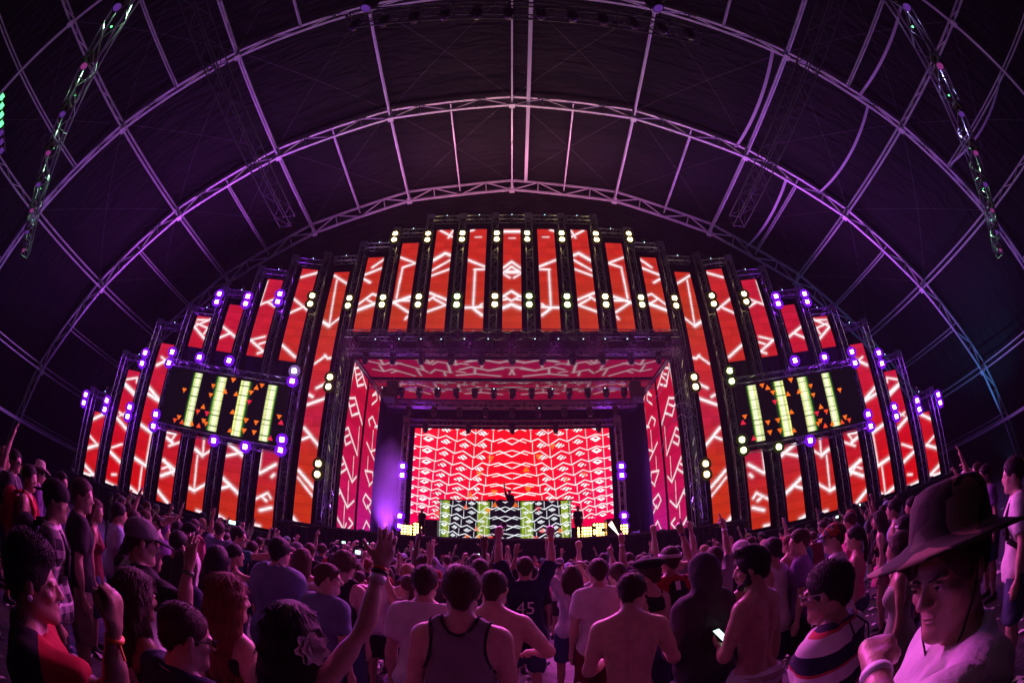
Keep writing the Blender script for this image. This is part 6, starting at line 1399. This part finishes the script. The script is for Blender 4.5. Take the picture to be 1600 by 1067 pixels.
    o, J = P_(-3.45,4.0, 'man in profile with black backwards cap and white T-shirt', turn=R(-55), h=1.76, hair='crop', top='tee', topmat='white', head=(-.3,0,0), skin='fair'); wear_cap(J, CM['black'], o, True)
    P_(-2.9,3.2, 'dark haired man in black T-shirt under the raised hands', h=1.69, hair='short', hairmat='black', top='tee')
    P_(-2.35,3.12, 'girl with very long black hair in black long-sleeved top', turn=R(-5), h=1.67, fem=True, hair='long', hairlen=.45, hairmat='black', top='long', topmat='black')
    P_(-2.28,2.62, 'girl with long black hair in dark blue top before the red haired girl', turn=R(-8), h=1.60, fem=True, hair='long', hairlen=.35, hairmat='black', top='long', topmat='navy')
    o, J = P_(-3.4,4.95, 'man in teal T-shirt with black backpack reaching forward', turn=R(-45), h=1.86, hair='short', hairmat='black', top='tee', topmat='teal', botmat='charcoal', armR='fwd', head=(-.3,0,0)); backpack(J, o, CM['black'], 'black backpack on the man in teal')
    P_(-2.85,4.1, 'girl with dark hair stretching her arm to the right', turn=R(-25), h=1.67, fem=True, hair='pony', hairmat='black', top='tank', topmat='navy', armR=((.55,.75,-.1),(.5,.85,.2),'open',(0,-.2,-1)))
    P_(-1.95,3.5, 'man in loose blue grey shirt seen from behind', turn=R(-4), h=1.85, res=.0235, hair='short', hairmat='black', top='jersey', topmat='blue grey', loose=1.7, hem=.70, bottom='shorts', botmat='charcoal', skin='fair')
    P_(-2.3,4.7, 'woman with bare back and both arms spread wide', turn=R(-10), h=1.76, fem=True, hair='long', hairlen=.25, hairmat='chestnut', top='bra', topmat='black', armR=((1,.25,-.05),(1,.35,.15),'relax',(0,0,-1)), armL=((1,.2,-.25),(.8,.5,-.1),'relax',(0,0,-1)), skin='fair')
    P_(-1.52,4.0, 'broad man with thick curly hair in loose black tank top', turn=R(-10), h=1.80, girth=1.08, res=.0235, hair='curly', hairmat='chestnut', top='tank', loose=2.5, armL=((1,.3,-.2),(.8,.5,-.4),'relax',(0,0,-1)), skin='fair')
    o, J = P_(-1.36,3.2, 'man in grey T-shirt with sunglasses pushed up, head turned right', turn=R(-22), h=1.72, girth=1.05, res=.0177, hair='crop', hairmat='chestnut', top='tee', topmat='blue grey', head=(-.75,-.05,0), skin='fair'); wear_glasses(J, o, True)
    o, J = P_(-.76,1.47, 'girl with straight black hair, white flower and one raised arm', turn=R(-4), h=1.64, fem=True, res=.0155, handfine=.0065, hair='long', hairlen=.48, hairmat='black', top='tank', topmat='black', armlen=1.06, reach={'R': ((-.45,1.66,1.86),(.9,.1,-.5),'open',(-.5,.8,0))}, skin='fair', strands=2800)
    wear_band(J, o, 'R', WB, .065, .03); wear_band(J, o, 'R', WBK, .035, .012, 'bracelet', .005); wear_band(J, o, 'R', WBO, .022, .01, 'bracelet', .004); hair_flower(J, o)
    P_(-.58,3.05, 'man in plain white T-shirt and jeans just left of centre', turn=R(2), h=1.79, res=.0177, hair='short', hairmat='brown', top='tee', topmat='white', bottom='pants', botmat='denim', skin='fair')
    P_(-.24,2.2, 'man in grey tank top with black edging at the centre front', turn=R(-3), h=1.82, res=.0155, hair='short', hairmat='chestnut', top='tank', topmat='grey', trim='black', loose=1.3, head=(.08,.0,0), skin='fair', girth=1.04, strands=3600)
    P_(-.13,2.78, 'bare-backed broad man leaning behind the grey tank top', turn=R(-12), h=1.79, girth=1.14, res=.0177, hair='crop', hairmat='brown', top=None, armR=((.5,.6,-.7),(-.5,.8,-.1),'relax',(0,-.3,-1)), lean=.12, skin='fair')
    o, J = P_(.14,4.95, 'man in dark number jersey with both fists raised', turn=R(0), h=1.86, res=.0235, hair='short', hairmat='brown', top='jersey', topmat='navy', armL=((.35,.1,.9),(-.02,.05,1),'fist',(0,1,0)), armR=((.35,.1,.9),(-.02,.05,1),'fist',(0,1,0)), skin='fair')
    shirt_text(o, '45', J['T'](0,-.166,1.22), .2, CM['white']); wear_band(J, o, 'R', WBO, .04)
    # --- right of centre
    P_(.78,4.15, 'man in white T-shirt and maroon shorts seen from behind', turn=R(6), h=1.82, res=.0235, hair='short', hairmat='brown', top='tee', topmat='white', botmat='maroon', skin='fair')
    P_(.68,5.3, 'woman in white T-shirt with a hand at her head', turn=R(10), h=1.74, fem=True, hair='long', hairlen=.25, hairmat='brown', top='tee', topmat='white', botmat='denim', armR='head', armL='up')
    o, J = P_(1.03,4.45, 'person in black tank top with glowing violet necklace', turn=R(-5), h=1.76, fem=True, hair='short', hairmat='brown', top='tank', topmat='black', head=(.3,0,0)); neck_glow(J, o)
    o, J = P_(1.16,3.8, 'woman in black newsboy cap with thin black straps across her back', turn=R(15), h=1.76, fem=True, girth=1.16, hair='short', top='crop', topmat='black', hem=1.3, head=(.7,0,0), skin='fair'); hat_lathe(J, 'newsboy_cap', [(.001,.1),(.07,.098),(.118,.075),(.128,.05),(.105,.025),(.092,.015),(.085,.03)], CM['black'], o); obj('brim', fgrow(Field().ell(J['HP'](0,.115,.055), (.07,.06,.01), J['MH']), .008, ((),(),()), 'brim', CM['black']), o)
    o, J = P_(.68,2.62, 'shirtless man looking down at a lit phone', turn=R(-12), h=1.74, girth=1.04, res=.0155, handfine=.008, hair='short', hairmat='brown', top=None, botmat='black', armL='phone', reach={'R': ((.99,2.90,1.20),(.25,-1,-.6),'hold',(-.3,-.2,.9))}, head=(-.42,-.38,0), lean=.06, skin='fair', strands=3000); wear_glasses(J, o, True); phone(J, o, 'R', 'lit phone held by the shirtless man right of centre'); wear_band(J, o, 'R', WBO, .03, .012)
    o, J = P_(1.42,3.98, 'man with white headband in black tank over red T-shirt', turn=R(10), h=1.87, hair='short', hairmat='brown', top='tee', topmat='red', skin='fair'); wear_headband(J, o, WB); vest(J, o)
    P_(1.26,2.86, 'person in dark hooded sweatshirt with the hood up', turn=R(14), h=1.78, res=.0177, hair=None, top='hoodie', topmat='charcoal', bottom='shorts', botmat=M_PRINT, armL='phone', armR='phone')
    o, J = P_(1.42,2.43, 'shirtless bearded man in white shorts holding a phone', turn=R(26), h=1.79, res=.0155, hair='top', hairmat='black', top=None, bottom='shorts', botmat='white', waist=.985, reach={'L': ((1.25,2.56,1.18),(.7,-.2,-.8),'hold',(-.3,-.2,.9))}, armR=((.14,-.05,-1),(.05,.1,-1),'relax',(-1,0,0)), head=(.42,-.1,0), skin='mid', strands=3000)
    phone(J, o, 'L', 'phone held by the shirtless bearded man'); beard(J, o, HM['black']); belt(J, o); wear_band(J, o, 'L', mat('watch_gold',(.6,.42,.15),.3,.9), .03, .02)
    P_(1.78,3.2, 'woman in black racerback top between hood and bearded man', turn=R(12), h=1.72, fem=True, hair='short', hairmat='black', top='tank', topmat='black')
    o, J = P_(2.42,3.78, 'man in white tank top with dark belt bag', turn=R(15), h=1.79, hair='short', hairmat='black', top='tank', topmat='white', loose=1.4)
    P_(2.72,3.72, 'man in grey T-shirt and black shorts facing left', turn=R(42), h=1.81, res=.0235, hair='short', hairmat='brown', top='tee', topmat='purple', botmat='black', head=(.4,0,0), skin='fair')
    o, J = P_(2.78,3.22, 'man in red camouflage cap and white T-shirt', turn=R(35), h=1.78, res=.0235, hair='crop', top='tee', topmat='white', head=(.2,0,0), skin='fair'); wear_cap(J, M_CAMORED, o, False, CM['black'])
    o, J = P_(3.32,3.5, 'girl with dark ponytail in pink top and short blue shorts', turn=R(30), h=1.69, fem=True, res=.0235, hair='pony', hairmat='black', top='tank', topmat='pink', hem=1.0, bottom='briefs', botmat='denim', skin='fair')
    o, J = P_(1.19,1.41, 'man with black hair in white, navy and red striped shirt', turn=R(28), h=1.70, res=.0155, facefine=.0065, hair='short', hairmat='black', top='tee', topmat=M_STRIPES, loose=1.7, girth=1.06, head=(.12,-.1,0), skin='tan', strands=3600); wear_glasses(J, o, False, mat('glasses_pale', (.5,.5,.52), .2))
    mb = MB()
    for q in (-1,1):
        pts = [J['T'](q*.05,-.10,1.5), J['T'](q*.1,-.145,1.44), J['T'](q*.06,-.165,1.36), J['T'](q*.0,-.168,1.33)]
        for a, b in zip(pts[:-1], pts[1:]): mb.tube(a, b, .004, 5)
    mb.build('cord', CM['black'], o)
    hat_man()
    P_(2.5,2.15, 'woman in pale sage dress behind the hat brim', turn=R(30), h=1.62, fem=True, hair='long', hairlen=.3, hairmat='brown', top=None, bottom='dress', botmat='sage', skirt=.72)
    P_(4.7,4.4, 'girl with long dark hair in black top and bright pink shorts', turn=R(25), h=1.73, fem=True, hair='long', hairlen=.3, hairmat='black', top='crop', topmat='black', bottom='skirt', botmat='pink', skirt=.72)
    P_(4.72,4.1, 'man in pale blue tank top and grey trousers', turn=R(20), h=1.82, hair='short', hairmat='black', top='tank', topmat='pale blue', bottom='pants', botmat='grey')
    P_(5.15,4.1, 'man in loose pink shirt beside the pale blue tank top', turn=R(25), h=1.76, hair='short', hairmat='black', top='long', topmat='pink')
    P_(5.5,4.35, 'woman in pink T-shirt with shoulder length hair at the right', turn=R(25), h=1.68, fem=True, hair='long', hairlen=.2, top='tee', topmat='pink')
    o, J = P_(3.62,3.02, 'woman with curly bun and headband in black top', turn=R(25), h=1.62, fem=True, hair='curly', hairmat='black', top='tank', topmat='black', head=(.4,0,0), skin='tan'); wear_headband(J, o, WB)
    o, J = P_(3.5,1.55, 'man in white T-shirt with dark backpack at the right edge', turn=R(20), h=1.78, hair='short', hairmat='black', top='tee', topmat='white', skin='fair', res=.0235); backpack(J, o, CM['black'], 'dark backpack on the man at the right edge')
    o, J = P_(6.1,3.6, 'man in white cap raising a hand below the outer right strip', turn=R(30), h=1.82, hair='crop', top='tee', topmat='purple', armL='up'); wear_cap(J, CM['white'], o)
    P_(5.75,3.05, 'dark haired man in violet T-shirt near the right edge', turn=R(35), h=1.78, hair='short', hairmat='black', top='tee', topmat='purple')
    P_(7.4,4.1, 'shirtless man holding up a camera at the far right', turn=R(35), h=1.84, hair='short', top=None, armL='film', armR='film')
    P_(4.75,5.1, 'tall man in long pink shirt below the right wing', turn=R(15), h=1.82, hair='short', top='long', topmat='pink')
    o, J = P_(1.62,5.45, 'person raising a fist full of glow sticks', turn=R(5), h=1.78, hair='short', top='tee', topmat='purple', armL='fist_up', res=.0235); glow_sticks(J, o)
    wear_band(J, o, 'L', WB, .05, .025)
    o, J = P_(2.05,4.35, 'man in grey T-shirt pointing up with both hands', turn=R(5), h=1.80, hair='short', hairmat='brown', top='tee', topmat='grey', armL='point', armR='point', res=.0235); wear_band(J, o, 'R', WB, .04, .02); wear_band(J, o, 'L', WBK, .03, .02)
    o, J = P_(2.6,4.75, 'man in white backwards cap stretching one arm left', turn=R(18), h=1.80, hair='crop', top='tee', topmat='black', armL=((.8,.5,.25),(.9,.3,.4),'open',(0,.3,-1)), res=.0235); wear_cap(J, CM['white'], o, True)
    o, J = P_(.16,1.10, 'person in pale pink cap whose crown shows at the bottom edge', turn=R(-10), h=1.52, hair='crop', top='tee', topmat='cream', res=.0235); wear_cap(J, mat('cloth_cap_pink', (.6,.42,.46), .9, bump=.3, bscale=120), o)
    o, J = P_(-.42,5.6, 'person holding a small camera up on a stick', turn=R(0), h=1.74, hair='short', top='tee', topmat='grey', armR='fist_up', res=.0235); selfie_stick(J, o)
    # --- on the stage
    o, J = P_(-.12,25.05, 'performer behind the booth with one arm raised', rz=R(180), h=1.82, hair='short', hairmat='black', top='tee', topmat='black', armR='high', head=(0,-.2,0), res=.0235); STAGE.append(o)
STAGE = []
def shirt_text(o, txt, p, size, m):
    """flat lettering printed on the back of a shirt (a thin sheet of letters just off the cloth)"""
    cu = bpy.data.curves.new('print', 'FONT'); cu.body = txt; cu.size = size; cu.align_x = 'CENTER'; cu.align_y = 'CENTER'; cu.extrude = .002; cu.resolution_u = 3
    t = bpy.data.objects.new('tmp', cu); COL.objects.link(t); dg = bpy.context.evaluated_depsgraph_get(); me = bpy.data.meshes.new_from_object(t.evaluated_get(dg)); bpy.data.objects.remove(t)
    me.materials.clear(); me.materials.append(m)
    co = np.zeros(len(me.vertices)*3, np.float32); me.vertices.foreach_get('co', co); co = co.reshape(-1,3)
    if len(txt) > 4: co[:,1] += -.9*co[:,0]**2
    out = np.stack([p[0]+co[:,0], p[1]-co[:,2]+.9*co[:,0]**2, p[2]+co[:,1]], 1); me.vertices.foreach_set('co', out.astype(np.float32).ravel()); me.update()
    return obj('shirt_print', me, o)
def hair_flower(J, o):
    mb = MB(); c = J['HP'](.118,-.062,-.03); m = mat('flower_petal', (.82,.72,.74), .7, noise=.15, nscale=40)
    rg = random.Random(3); ax = Vector(J['MH'] @ np.array((.75,-.65,.05), np.float32)).normalized(); u = ax.orthogonal().normalized(); w = ax.cross(u)
    for ring, (n, r, tilt, sz) in enumerate(((7,.04,.25,.044),(6,.026,.6,.034),(5,.013,1.0,.024))):
        for i in range(n):
            a = 2*math.pi*i/n+ring*.5; d = u*math.cos(a)+w*math.sin(a); t = -u*math.sin(a)+w*math.cos(a); b = Vector(c)+d*r*.3; up = d*math.cos(tilt)+ax*math.sin(tilt); tip = b+up*sz*1.25+ax*rg.uniform(-.004,.004)
            mb.add([b-t*sz*.22, b+t*sz*.22, b+up*sz*.7+t*sz*.52+ax*.006, tip+t*sz*.2, tip-t*sz*.2, b+up*sz*.7-t*sz*.52+ax*.006, b+up*sz*.65-ax*.003], [(0,1,6),(1,2,6),(2,3,6),(3,4,6),(4,5,6),(5,0,6)])
    mb.build('hair_flower', m, o, smooth=True)
def flower_crown(J, o):
    m = mat('flower_purple', (.4,.15,.45), .7, noise=.3, nscale=30); mb = MB(); rg = random.Random(5)
    for i in range(14):
        t = 2*math.pi*i/14; c = Vector(J['HP'](.098*math.cos(t), .118*math.sin(t)-.014, .065+.01*math.sin(t*3)))
        for k in range(5):
            a = 2*math.pi*k/5+i; d = Vector((math.cos(a), math.sin(a)*.6, math.sin(a)*.8))*.026; q = Vector((-math.sin(a), .3, math.cos(a)))*.012; mb.add([c, c+d+q, c+d*1.3, c+d-q], [(0,1,2,3)])
    mb.build('flower_crown', m, o)
def neck_glow(J, o):
    mb = MB(); n = 28; pts = [J['neck']+np.array((.105*math.cos(t), .10*math.sin(t)+.0, .0-.03*math.sin(t)), np.float32) for t in np.linspace(0, 6.283, n)]
    for a, b in zip(pts[:-1], pts[1:]): mb.tube(a, b, .004, 6)
    g = glow_mat('glow_necklace', (.25,.3,1.), 3.0); g.cycles.emission_sampling = 'NONE'; mb.build('glow_necklace', g, o)
def vest(J, o):
    F = Field(); T, M, s, g = J['T'], J['M'], J['s'], J['g']; v = lambda *a: np.array(a, np.float32)*s
    F.ell(T(0,-.005,1.27), v(.19,.148,.24), M, .05); F.ell(T(0,-.005,1.05), v(.178,.142,.27), M, .05); F.cap(T(-.11,-.015,1.43), T(.11,-.015,1.43), .072*s, .072*s, .04)
    for q in (-1,1): F.minus(T(q*.235,-.01,1.38), v(.105,.25,.17), M, .006)
    F.minus(T(0,0,1.56), v(.09,.24,.1), M, .006); F.plane(T(0,0,.88), (0,0,-1)); obj('tank_top', fgrow(F, .018, ((),(),()), 'tank_top', CM['black'], .004, 26), o)
    MB().box(T(-.03,-.16,1.42), (.05,.004,.085), Matrix.Rotation(-.2,3,'X')).build('tag', WB, o)
def beard(J, o, m):
    F = Field(); HP, MH, s = J['HP'], J['MH'], J['s']; v = lambda *a: np.array(a, np.float32)*s
    for q in (-1,1): F.cap(HP(q*.062,.012,-.025), HP(q*.05,.02,-.068), .014*s, .024*s, .02); F.cap(HP(q*.05,.02,-.068), HP(q*.012,.075,-.1), .027*s, .026*s, .02); F.cap(HP(q*.025,.088,-.045), HP(0,.097,-.042), .007*s, .007*s, .01)
    F.minus(HP(0,.1,-.062), v(.024,.03,.012), MH, .006); obj('beard', fgrow(F, .009, ((),(),()), 'beard', m, .002, 150), o)
def belt(J, o):
    mb = MB(); n = 32; T, g = J['T'], J['g']
    for i in range(n):
        t = 2*math.pi*i/n
        for dr, dz in ((0,-.022),(.008,-.022),(.008,.022),(0,.022)): mb.v.append(tuple(T((.182*g+dr)*math.cos(t), (.158*g+dr)*math.sin(t)-.03, .955+dz)))
    for i in range(n):
        for k in range(4): mb.f.append((4*i+k, 4*((i+1) % n)+k, 4*((i+1) % n)+(k+1) % 4, 4*i+(k+1) % 4))
    mb.build('belt', mat('belt_cream', (.4,.33,.28), .6), o)
def hand_world(J, o, arm, p=(0,.02,.06)):
    return Matrix.Translation(o.location) @ Matrix.Rotation(o.rotation_euler.z, 4, 'Z') @ Vector(J['arms'][arm]['HH'](*p))
def glow_sticks(J, o):
    c = hand_world(J, o, 'L', (.0,.03,.06))
    for i, (col, nm) in enumerate((((1.,.8,.55),'orange white'),((1.,.55,.15),'orange'),((1.,.2,.5),'pink'),((.9,1.,.6),'yellow green'),((1.,.85,.9),'white'))):
        a = Vector((-.42-.06*(i-2), .05*(i-2)*.6, .62)).normalized(); g = glow_mat('glow_'+nm.replace(' ','_'), col, 3.2); g.cycles.emission_sampling = 'NONE'
        r = empty('glow_stick', c+Vector((.006*(i-2),0,0)), 0, f'{nm} glow stick in the raised fist right of centre', 'glow stick', 'glow sticks in the raised fist'); MB().tube(-a*.05, a*.24, .0065, 8).build('tube', g, r); MB().tube(a*.24, a*.252, .008, 8).build('cap', WB, r)
def selfie_stick(J, o):
    c = hand_world(J, o, 'R', (0,.02,.06)); d = Vector((.06,.02,.26)); r = empty('camera_stick', c-d*.2, 0, 'silver selfie stick with a small camera held over the crowd', 'selfie stick')
    MB().tube((0,0,0), d*.45, .012, 8).tube(d*.45, d*1.15, .007, 8).build('rod', M_ALU, r); MB().box(d*1.15+Vector((0,0,.03)), (.075,.035,.058)).build('camera', mat('camera_grey',(.35,.33,.36),.4), r); MB().box(d*1.15+Vector((0,-.02,.03)), (.04,.004,.03)).build('display', M_GLASSDARK, r); MB().tube(d*0-d*.03, d*.12, .016, 8).build('grip', M_BLACK, r)
def hat_man():
    x, y = .87, .555
    o, J = P_(x, y, 'young man in wide camouflage hat and white T-shirt glancing left, bottom right', rz=R(52), h=1.815, res=.017, facefine=.0046, handfine=.008, hair='short', hairmat='brown', top='tee', topmat='white', loose=1.3, skin='mid', head=(.60,-.12,.05), reach={'L': ((.64,.60,1.575),(1,.1,-.25),'fist',(.1,.1,-1))}, strands=2600)
    HP, MH, s = J['HP'], J['MH'], J['s']
    prof = [(.001,.124),(.05,.125),(.074,.116),(.087,.09),(.093,.04),(.096,.012),(.112,.004),(.15,-.006),(.178,-.012),(.18,-.008),(.15,.0),(.112,.012),(.097,.022)]
    h = hat_lathe(J, 'camouflage_hat', prof, M_CAMO, o, .20, (0,-.014,.058), (1.04,1.17), .10, 1.2)
    wear_band(J, o, 'L', WB, .05, .022)
    for q in (-1,1):                                   # chin cord
        mb = MB(); pts = [HP(q*.088,.0,.05), HP(q*.082,.025,-.04), HP(q*.06,.05,-.12), HP(q*.02,.07,-.2), HP(0,.075,-.25)]
        for a, b in zip(pts[:-1], pts[1:]): mb.tube(a, b, .0028, 5)
        mb.build('chin_cord', CM['black'], o)
    face_detail(J, o, HM['brown'])
    mb = MB(); T = J['T']
    for i, (a, b, w) in enumerate(((-.05,1.30,.03),(.0,1.315,.035),(.04,1.295,.03),(.01,1.27,.04),(-.03,1.255,.02))): mb.box(T(a,.134+.01*(i % 2),b), (w*2,.004,.018), Matrix.Rotation(.3*(i-2),3,'Y'))
    mb.build('shirt_print', CM['grey'], o)
def face_detail(J, o, hm_):
    HP, MH, s = J['HP'], J['MH'], J['s']; ew = mat('eye_white', (.42,.40,.40), .25); ei = mat('eye_iris', (.02,.012,.008), .1, spec=.8)
    for q in (-1,1):
        e = MB().lathe([(.001,-.012),(.008,-.0085),(.0118,0),(.0085,.0085),(.001,.0125)], 12, 'y').mesh('eye', ew, True); k = obj('eye', e, o, HP(q*.032,.0815,.0055)); k.rotation_mode = 'QUATERNION'; k.rotation_quaternion = Matrix(MH.tolist()).to_quaternion()
        i = MB().lathe([(.001,.0115),(.0058,.0112),(.004,.0136),(.001,.0142)], 12, 'y').mesh('iris', ei, True); obj('iris', i, k, (.0015,0,0))
        F = Field(); F.cap(HP(q*.014,.0965,.0225), HP(q*.034,.0925,.0265), .0032*s, .0036*s, .004); F.cap(HP(q*.034,.0925,.0265), HP(q*.052,.0805,.022), .0036*s, .0022*s, .004); obj('eyebrow', fgrow(F, .0035, ((),(),()), 'eyebrow', hm_, .0006, 300), o)
        L = Field(); L.cap(HP(q*.019,.094,.0115), HP(q*.032,.0955,.0145), .0035*s, .0038*s, .004); L.cap(HP(q*.032,.0955,.0145), HP(q*.047,.088,.010), .0038*s, .003*s, .004); obj('eyelid', fgrow(L, .0032, ((),(),()), 'eyelid', o.data.materials[0]), o)
    lips = Field(); lips.ell(HP(0,.0865,-.0565), np.array((.0225,.0095,.0048))*s, MH, .004); lips.ell(HP(0,.0845,-.0675), np.array((.0195,.0105,.0056))*s, MH, .004); lips.minus(HP(0,.100,-.0618), np.array((.024,.011,.0013))*s, MH, .002); obj('lips', fgrow(lips, .003, ((),(),()), 'lips', mat('lips', (.36,.19,.16), .5)), o)
named_people()
STAGE[-1].location = (-.14, 25.3, DECK+1.2)
o, J = P_(-4.6, 22.9, 'stagehand standing beside the amber blinders left of the booth', rz=R(160), h=1.55, hair='short', hairmat='black', top='tee', topmat='black', bottom='pants', botmat='black'); o.location.z = DECK
o, J = P_(3.35, 22.9, 'stagehand standing in the dark just right of the booth', rz=R(190), h=1.75, hair='short', hairmat='black', top='tee', topmat='black', bottom='pants', botmat='black'); o.location.z = DECK

# ================================================================== the rest of the crowd: a few builds, many wearers
VARS = []
def far_variants():
    base = dict(res=.026, skin=SK['mid'], topmat=CM['black'], botmat=CM['denim'], hairmat=HM['brown'], strands=200)
    V = [dict(top='tee', hair='short', pose='arms down'), dict(top='tee', hair='crop', armR='up', pose='right hand raised', cap=1), dict(top='tank', hair='short', armL='fist_up', pose='left fist raised'), dict(top=None, hair='short', armR='clap', armL='clap', pose='clapping'),
         dict(top='tank', fem=True, h=1.64, hair='long', hairlen=.3, hairmat=HM['chestnut'], pose='arms down'), dict(top='crop', fem=True, h=1.62, hair='pony', armR='high', armL='high', pose='both hands high', bottom='briefs'), dict(top='tee', hair='short', h=1.8, armR='film', armL='film', pose='filming overhead'), dict(top='tee', hair='curly', armL='point', pose='left finger up'),
         dict(top='long', hair='short', pose='hands low'), dict(top='tank', hair='crop', h=1.82, armR='fist_up', armL='fist_up', pose='both fists raised'), dict(top='tee', fem=True, h=1.66, hair='wavy', hairlen=.35, armR='point', pose='pointing up'), dict(top='jersey', hair='short', h=1.78, armL='up', pose='left hand raised'),
         dict(top='hoodie', hair=None, pose='hood up', bottom='pants'), dict(top=None, hair='crop', h=1.8, girth=1.08, armR='high', pose='right hand high'), dict(top='tee', hair='crop', cap=2, pose='arms down'), dict(top='bra', fem=True, h=1.66, hair='long', hairlen=.35, armL='up', armR='hip', pose='left hand raised')]
    for i, v in enumerate(V):
        sp = {**base, **v, 'seed': i*.7+.3}; out, J = build_person(sp); cap = None
        if v.get('cap'):
            t = empty('tmp'); wear_cap(J, CM['white'], t, v['cap'] == 2, res=.014); cap = [(c.name.split('.')[0], c.data, [(k.name.split('.')[0], k.data) for k in c.children]) for c in t.children]
            for c in list(t.children):
                for k in list(c.children): bpy.data.objects.remove(k)
                bpy.data.objects.remove(c)
            bpy.data.objects.remove(t)
        hand = (J['arms']['R']['HH'](0,.05,.1)+J['arms']['L']['HH'](0,.05,.1))/2 if v.get('armR') == 'film' else None
        VARS.append((v, out, cap, hand))
far_variants()
TOPW = {'tee':'T-shirt','tank':'tank top','crop':'crop top','long':'sweater','jersey':'jersey','hoodie':'hoodie','bra':'bikini top'}
def far_crowd(N):
    rg = random.Random(21); n = 0; tries = 0; seen = {}
    while n < N and tries < 60000:
        tries += 1
        az = rg.uniform(-R(52), R(50)); d = 4.0+13.4*rg.random()**(1.25 if n % 5 < 2 else .7); x, y = d*math.sin(az), d*math.cos(az)
        if y > 17.1 or abs(x) > 12.5 or (abs(x) > 9.5 and y > 14.6): continue
        if R(37) < az < R(58) and d < 8.5: continue
        if az < -R(40) and d < 5.8: continue
        if abs(x) > 9 and y > 20-(abs(x)-10)*.27-3.2: continue
        mind = .45 if d < 12 else .52
        if any((x-a)**2+(y-b)**2 < mind*mind for a, b in PLACED): continue
        PLACED.append((x, y)); n += 1
        k = rg.choices(range(len(VARS)), [9,2,1.3,2.5,7,1,1.6,1,6,1.2,1.2,1.3,1.6,.8,7,.8])[0]; v, out, cap, hand = VARS[k]
        tc = rg.choices(list(CL), [9,6,5,4,3,2,2,2,2,1,2,3,1,2,1,4,2,1])[0]; bc = rg.choice(['denim','black','khaki','navy','grey','charcoal']); hc = rg.choices(list(HM), [5,6,.6,1.5,3])[0]; sk = rg.choices(list(SK), [5,4,3,1])[0]
        o = obj('person', out['body'], None, (x, y, 0), (0,0,face_stage(x, y)+rg.gauss(0,.3)), m=SK[sk]); sc = rg.uniform(.93,1.06); o.scale = (sc*rg.uniform(.96,1.07), sc*rg.uniform(.96,1.05), sc)
        for nm, me in out.items():
            if nm == 'body' or me is None: continue
            m = CM[tc] if nm == 'shirt' else HM[hc] if nm == 'hair' else CM[bc] if nm in ('shorts','briefs','trousers') else None
            obj(nm.strip(), me, o, m=m)
        cc = None
        if cap:
            cc = rg.choice(['white','black','red','grey','pale blue'])
            for nm, me, ch in cap:
                c = obj(nm, me, o, m=CM[cc])
                for nm2, me2 in ch: obj(nm2, me2, c, m=CM[cc])
        side = 'left' if az < 0 else 'right'; aa = abs(math.degrees(az))
        where = 'before the booth' if aa < 7 else f'before the {side} LED wall half' if aa < 14 else f'before the {side} side screens' if aa < 24 else f'below the {side} tallest strip' if aa < 30 else f'below the {side} bar screen' if aa < 45 else f'below the outer {side} strips'
        depth = 'at the barrier' if y > 14.5 else 'far' if d > 11.5 else 'halfway' if d > 8 else 'near'
        who = ('shirtless person' if v['top'] is None else f"{tc} {TOPW[v['top']]}")
        hairw = f'{cc} cap' if cc else ('' if v['hair'] is None else f"{hc} {'long' if v['hair'] in ('long','wavy') else 'tied' if v['hair'] == 'pony' else v['hair'] if v['hair'] in ('short','curly') else 'cropped'} hair")
        lab = ', '.join(q for q in (who, hairw, v['pose'], f'{depth} {where}') if q)
        if len(lab.split()) > 16: lab = ', '.join(q for q in (who, v['pose'], f'{depth} {where}') if q)
        if lab in seen: lab = ', '.join(q for q in (who, f'{bc} bottoms', hairw, f'{depth} {where}') if q)
        if lab in seen: lab = ', '.join(q for q in (who, f'{sk} skin', f'{bc} bottoms', f'{depth} {where}') if q)
        if hand is not None:
            w = Matrix.Translation(o.location) @ Matrix.Rotation(o.rotation_euler.z,4,'Z') @ (Vector(hand)*sc); ph = empty('smartphone', w, o.rotation_euler.z, f'phone held up by the {who} wearer {depth} {where}' if v['top'] else f'phone held up by a shirtless person {depth} {where}', 'phone', 'smartphones held in the crowd')
            MB().box((0,0,0),(.15,.009,.075)).build('case', PHONE_CASE, ph); MB().box((0,-.0058,0),(.135,.002,.064)).build('display', G_PHONE, ph)
        seen[lab] = seen.get(lab, 0)+1; tag(o, lab, 'person', 'crowd of festival goers')
far_crowd(226)
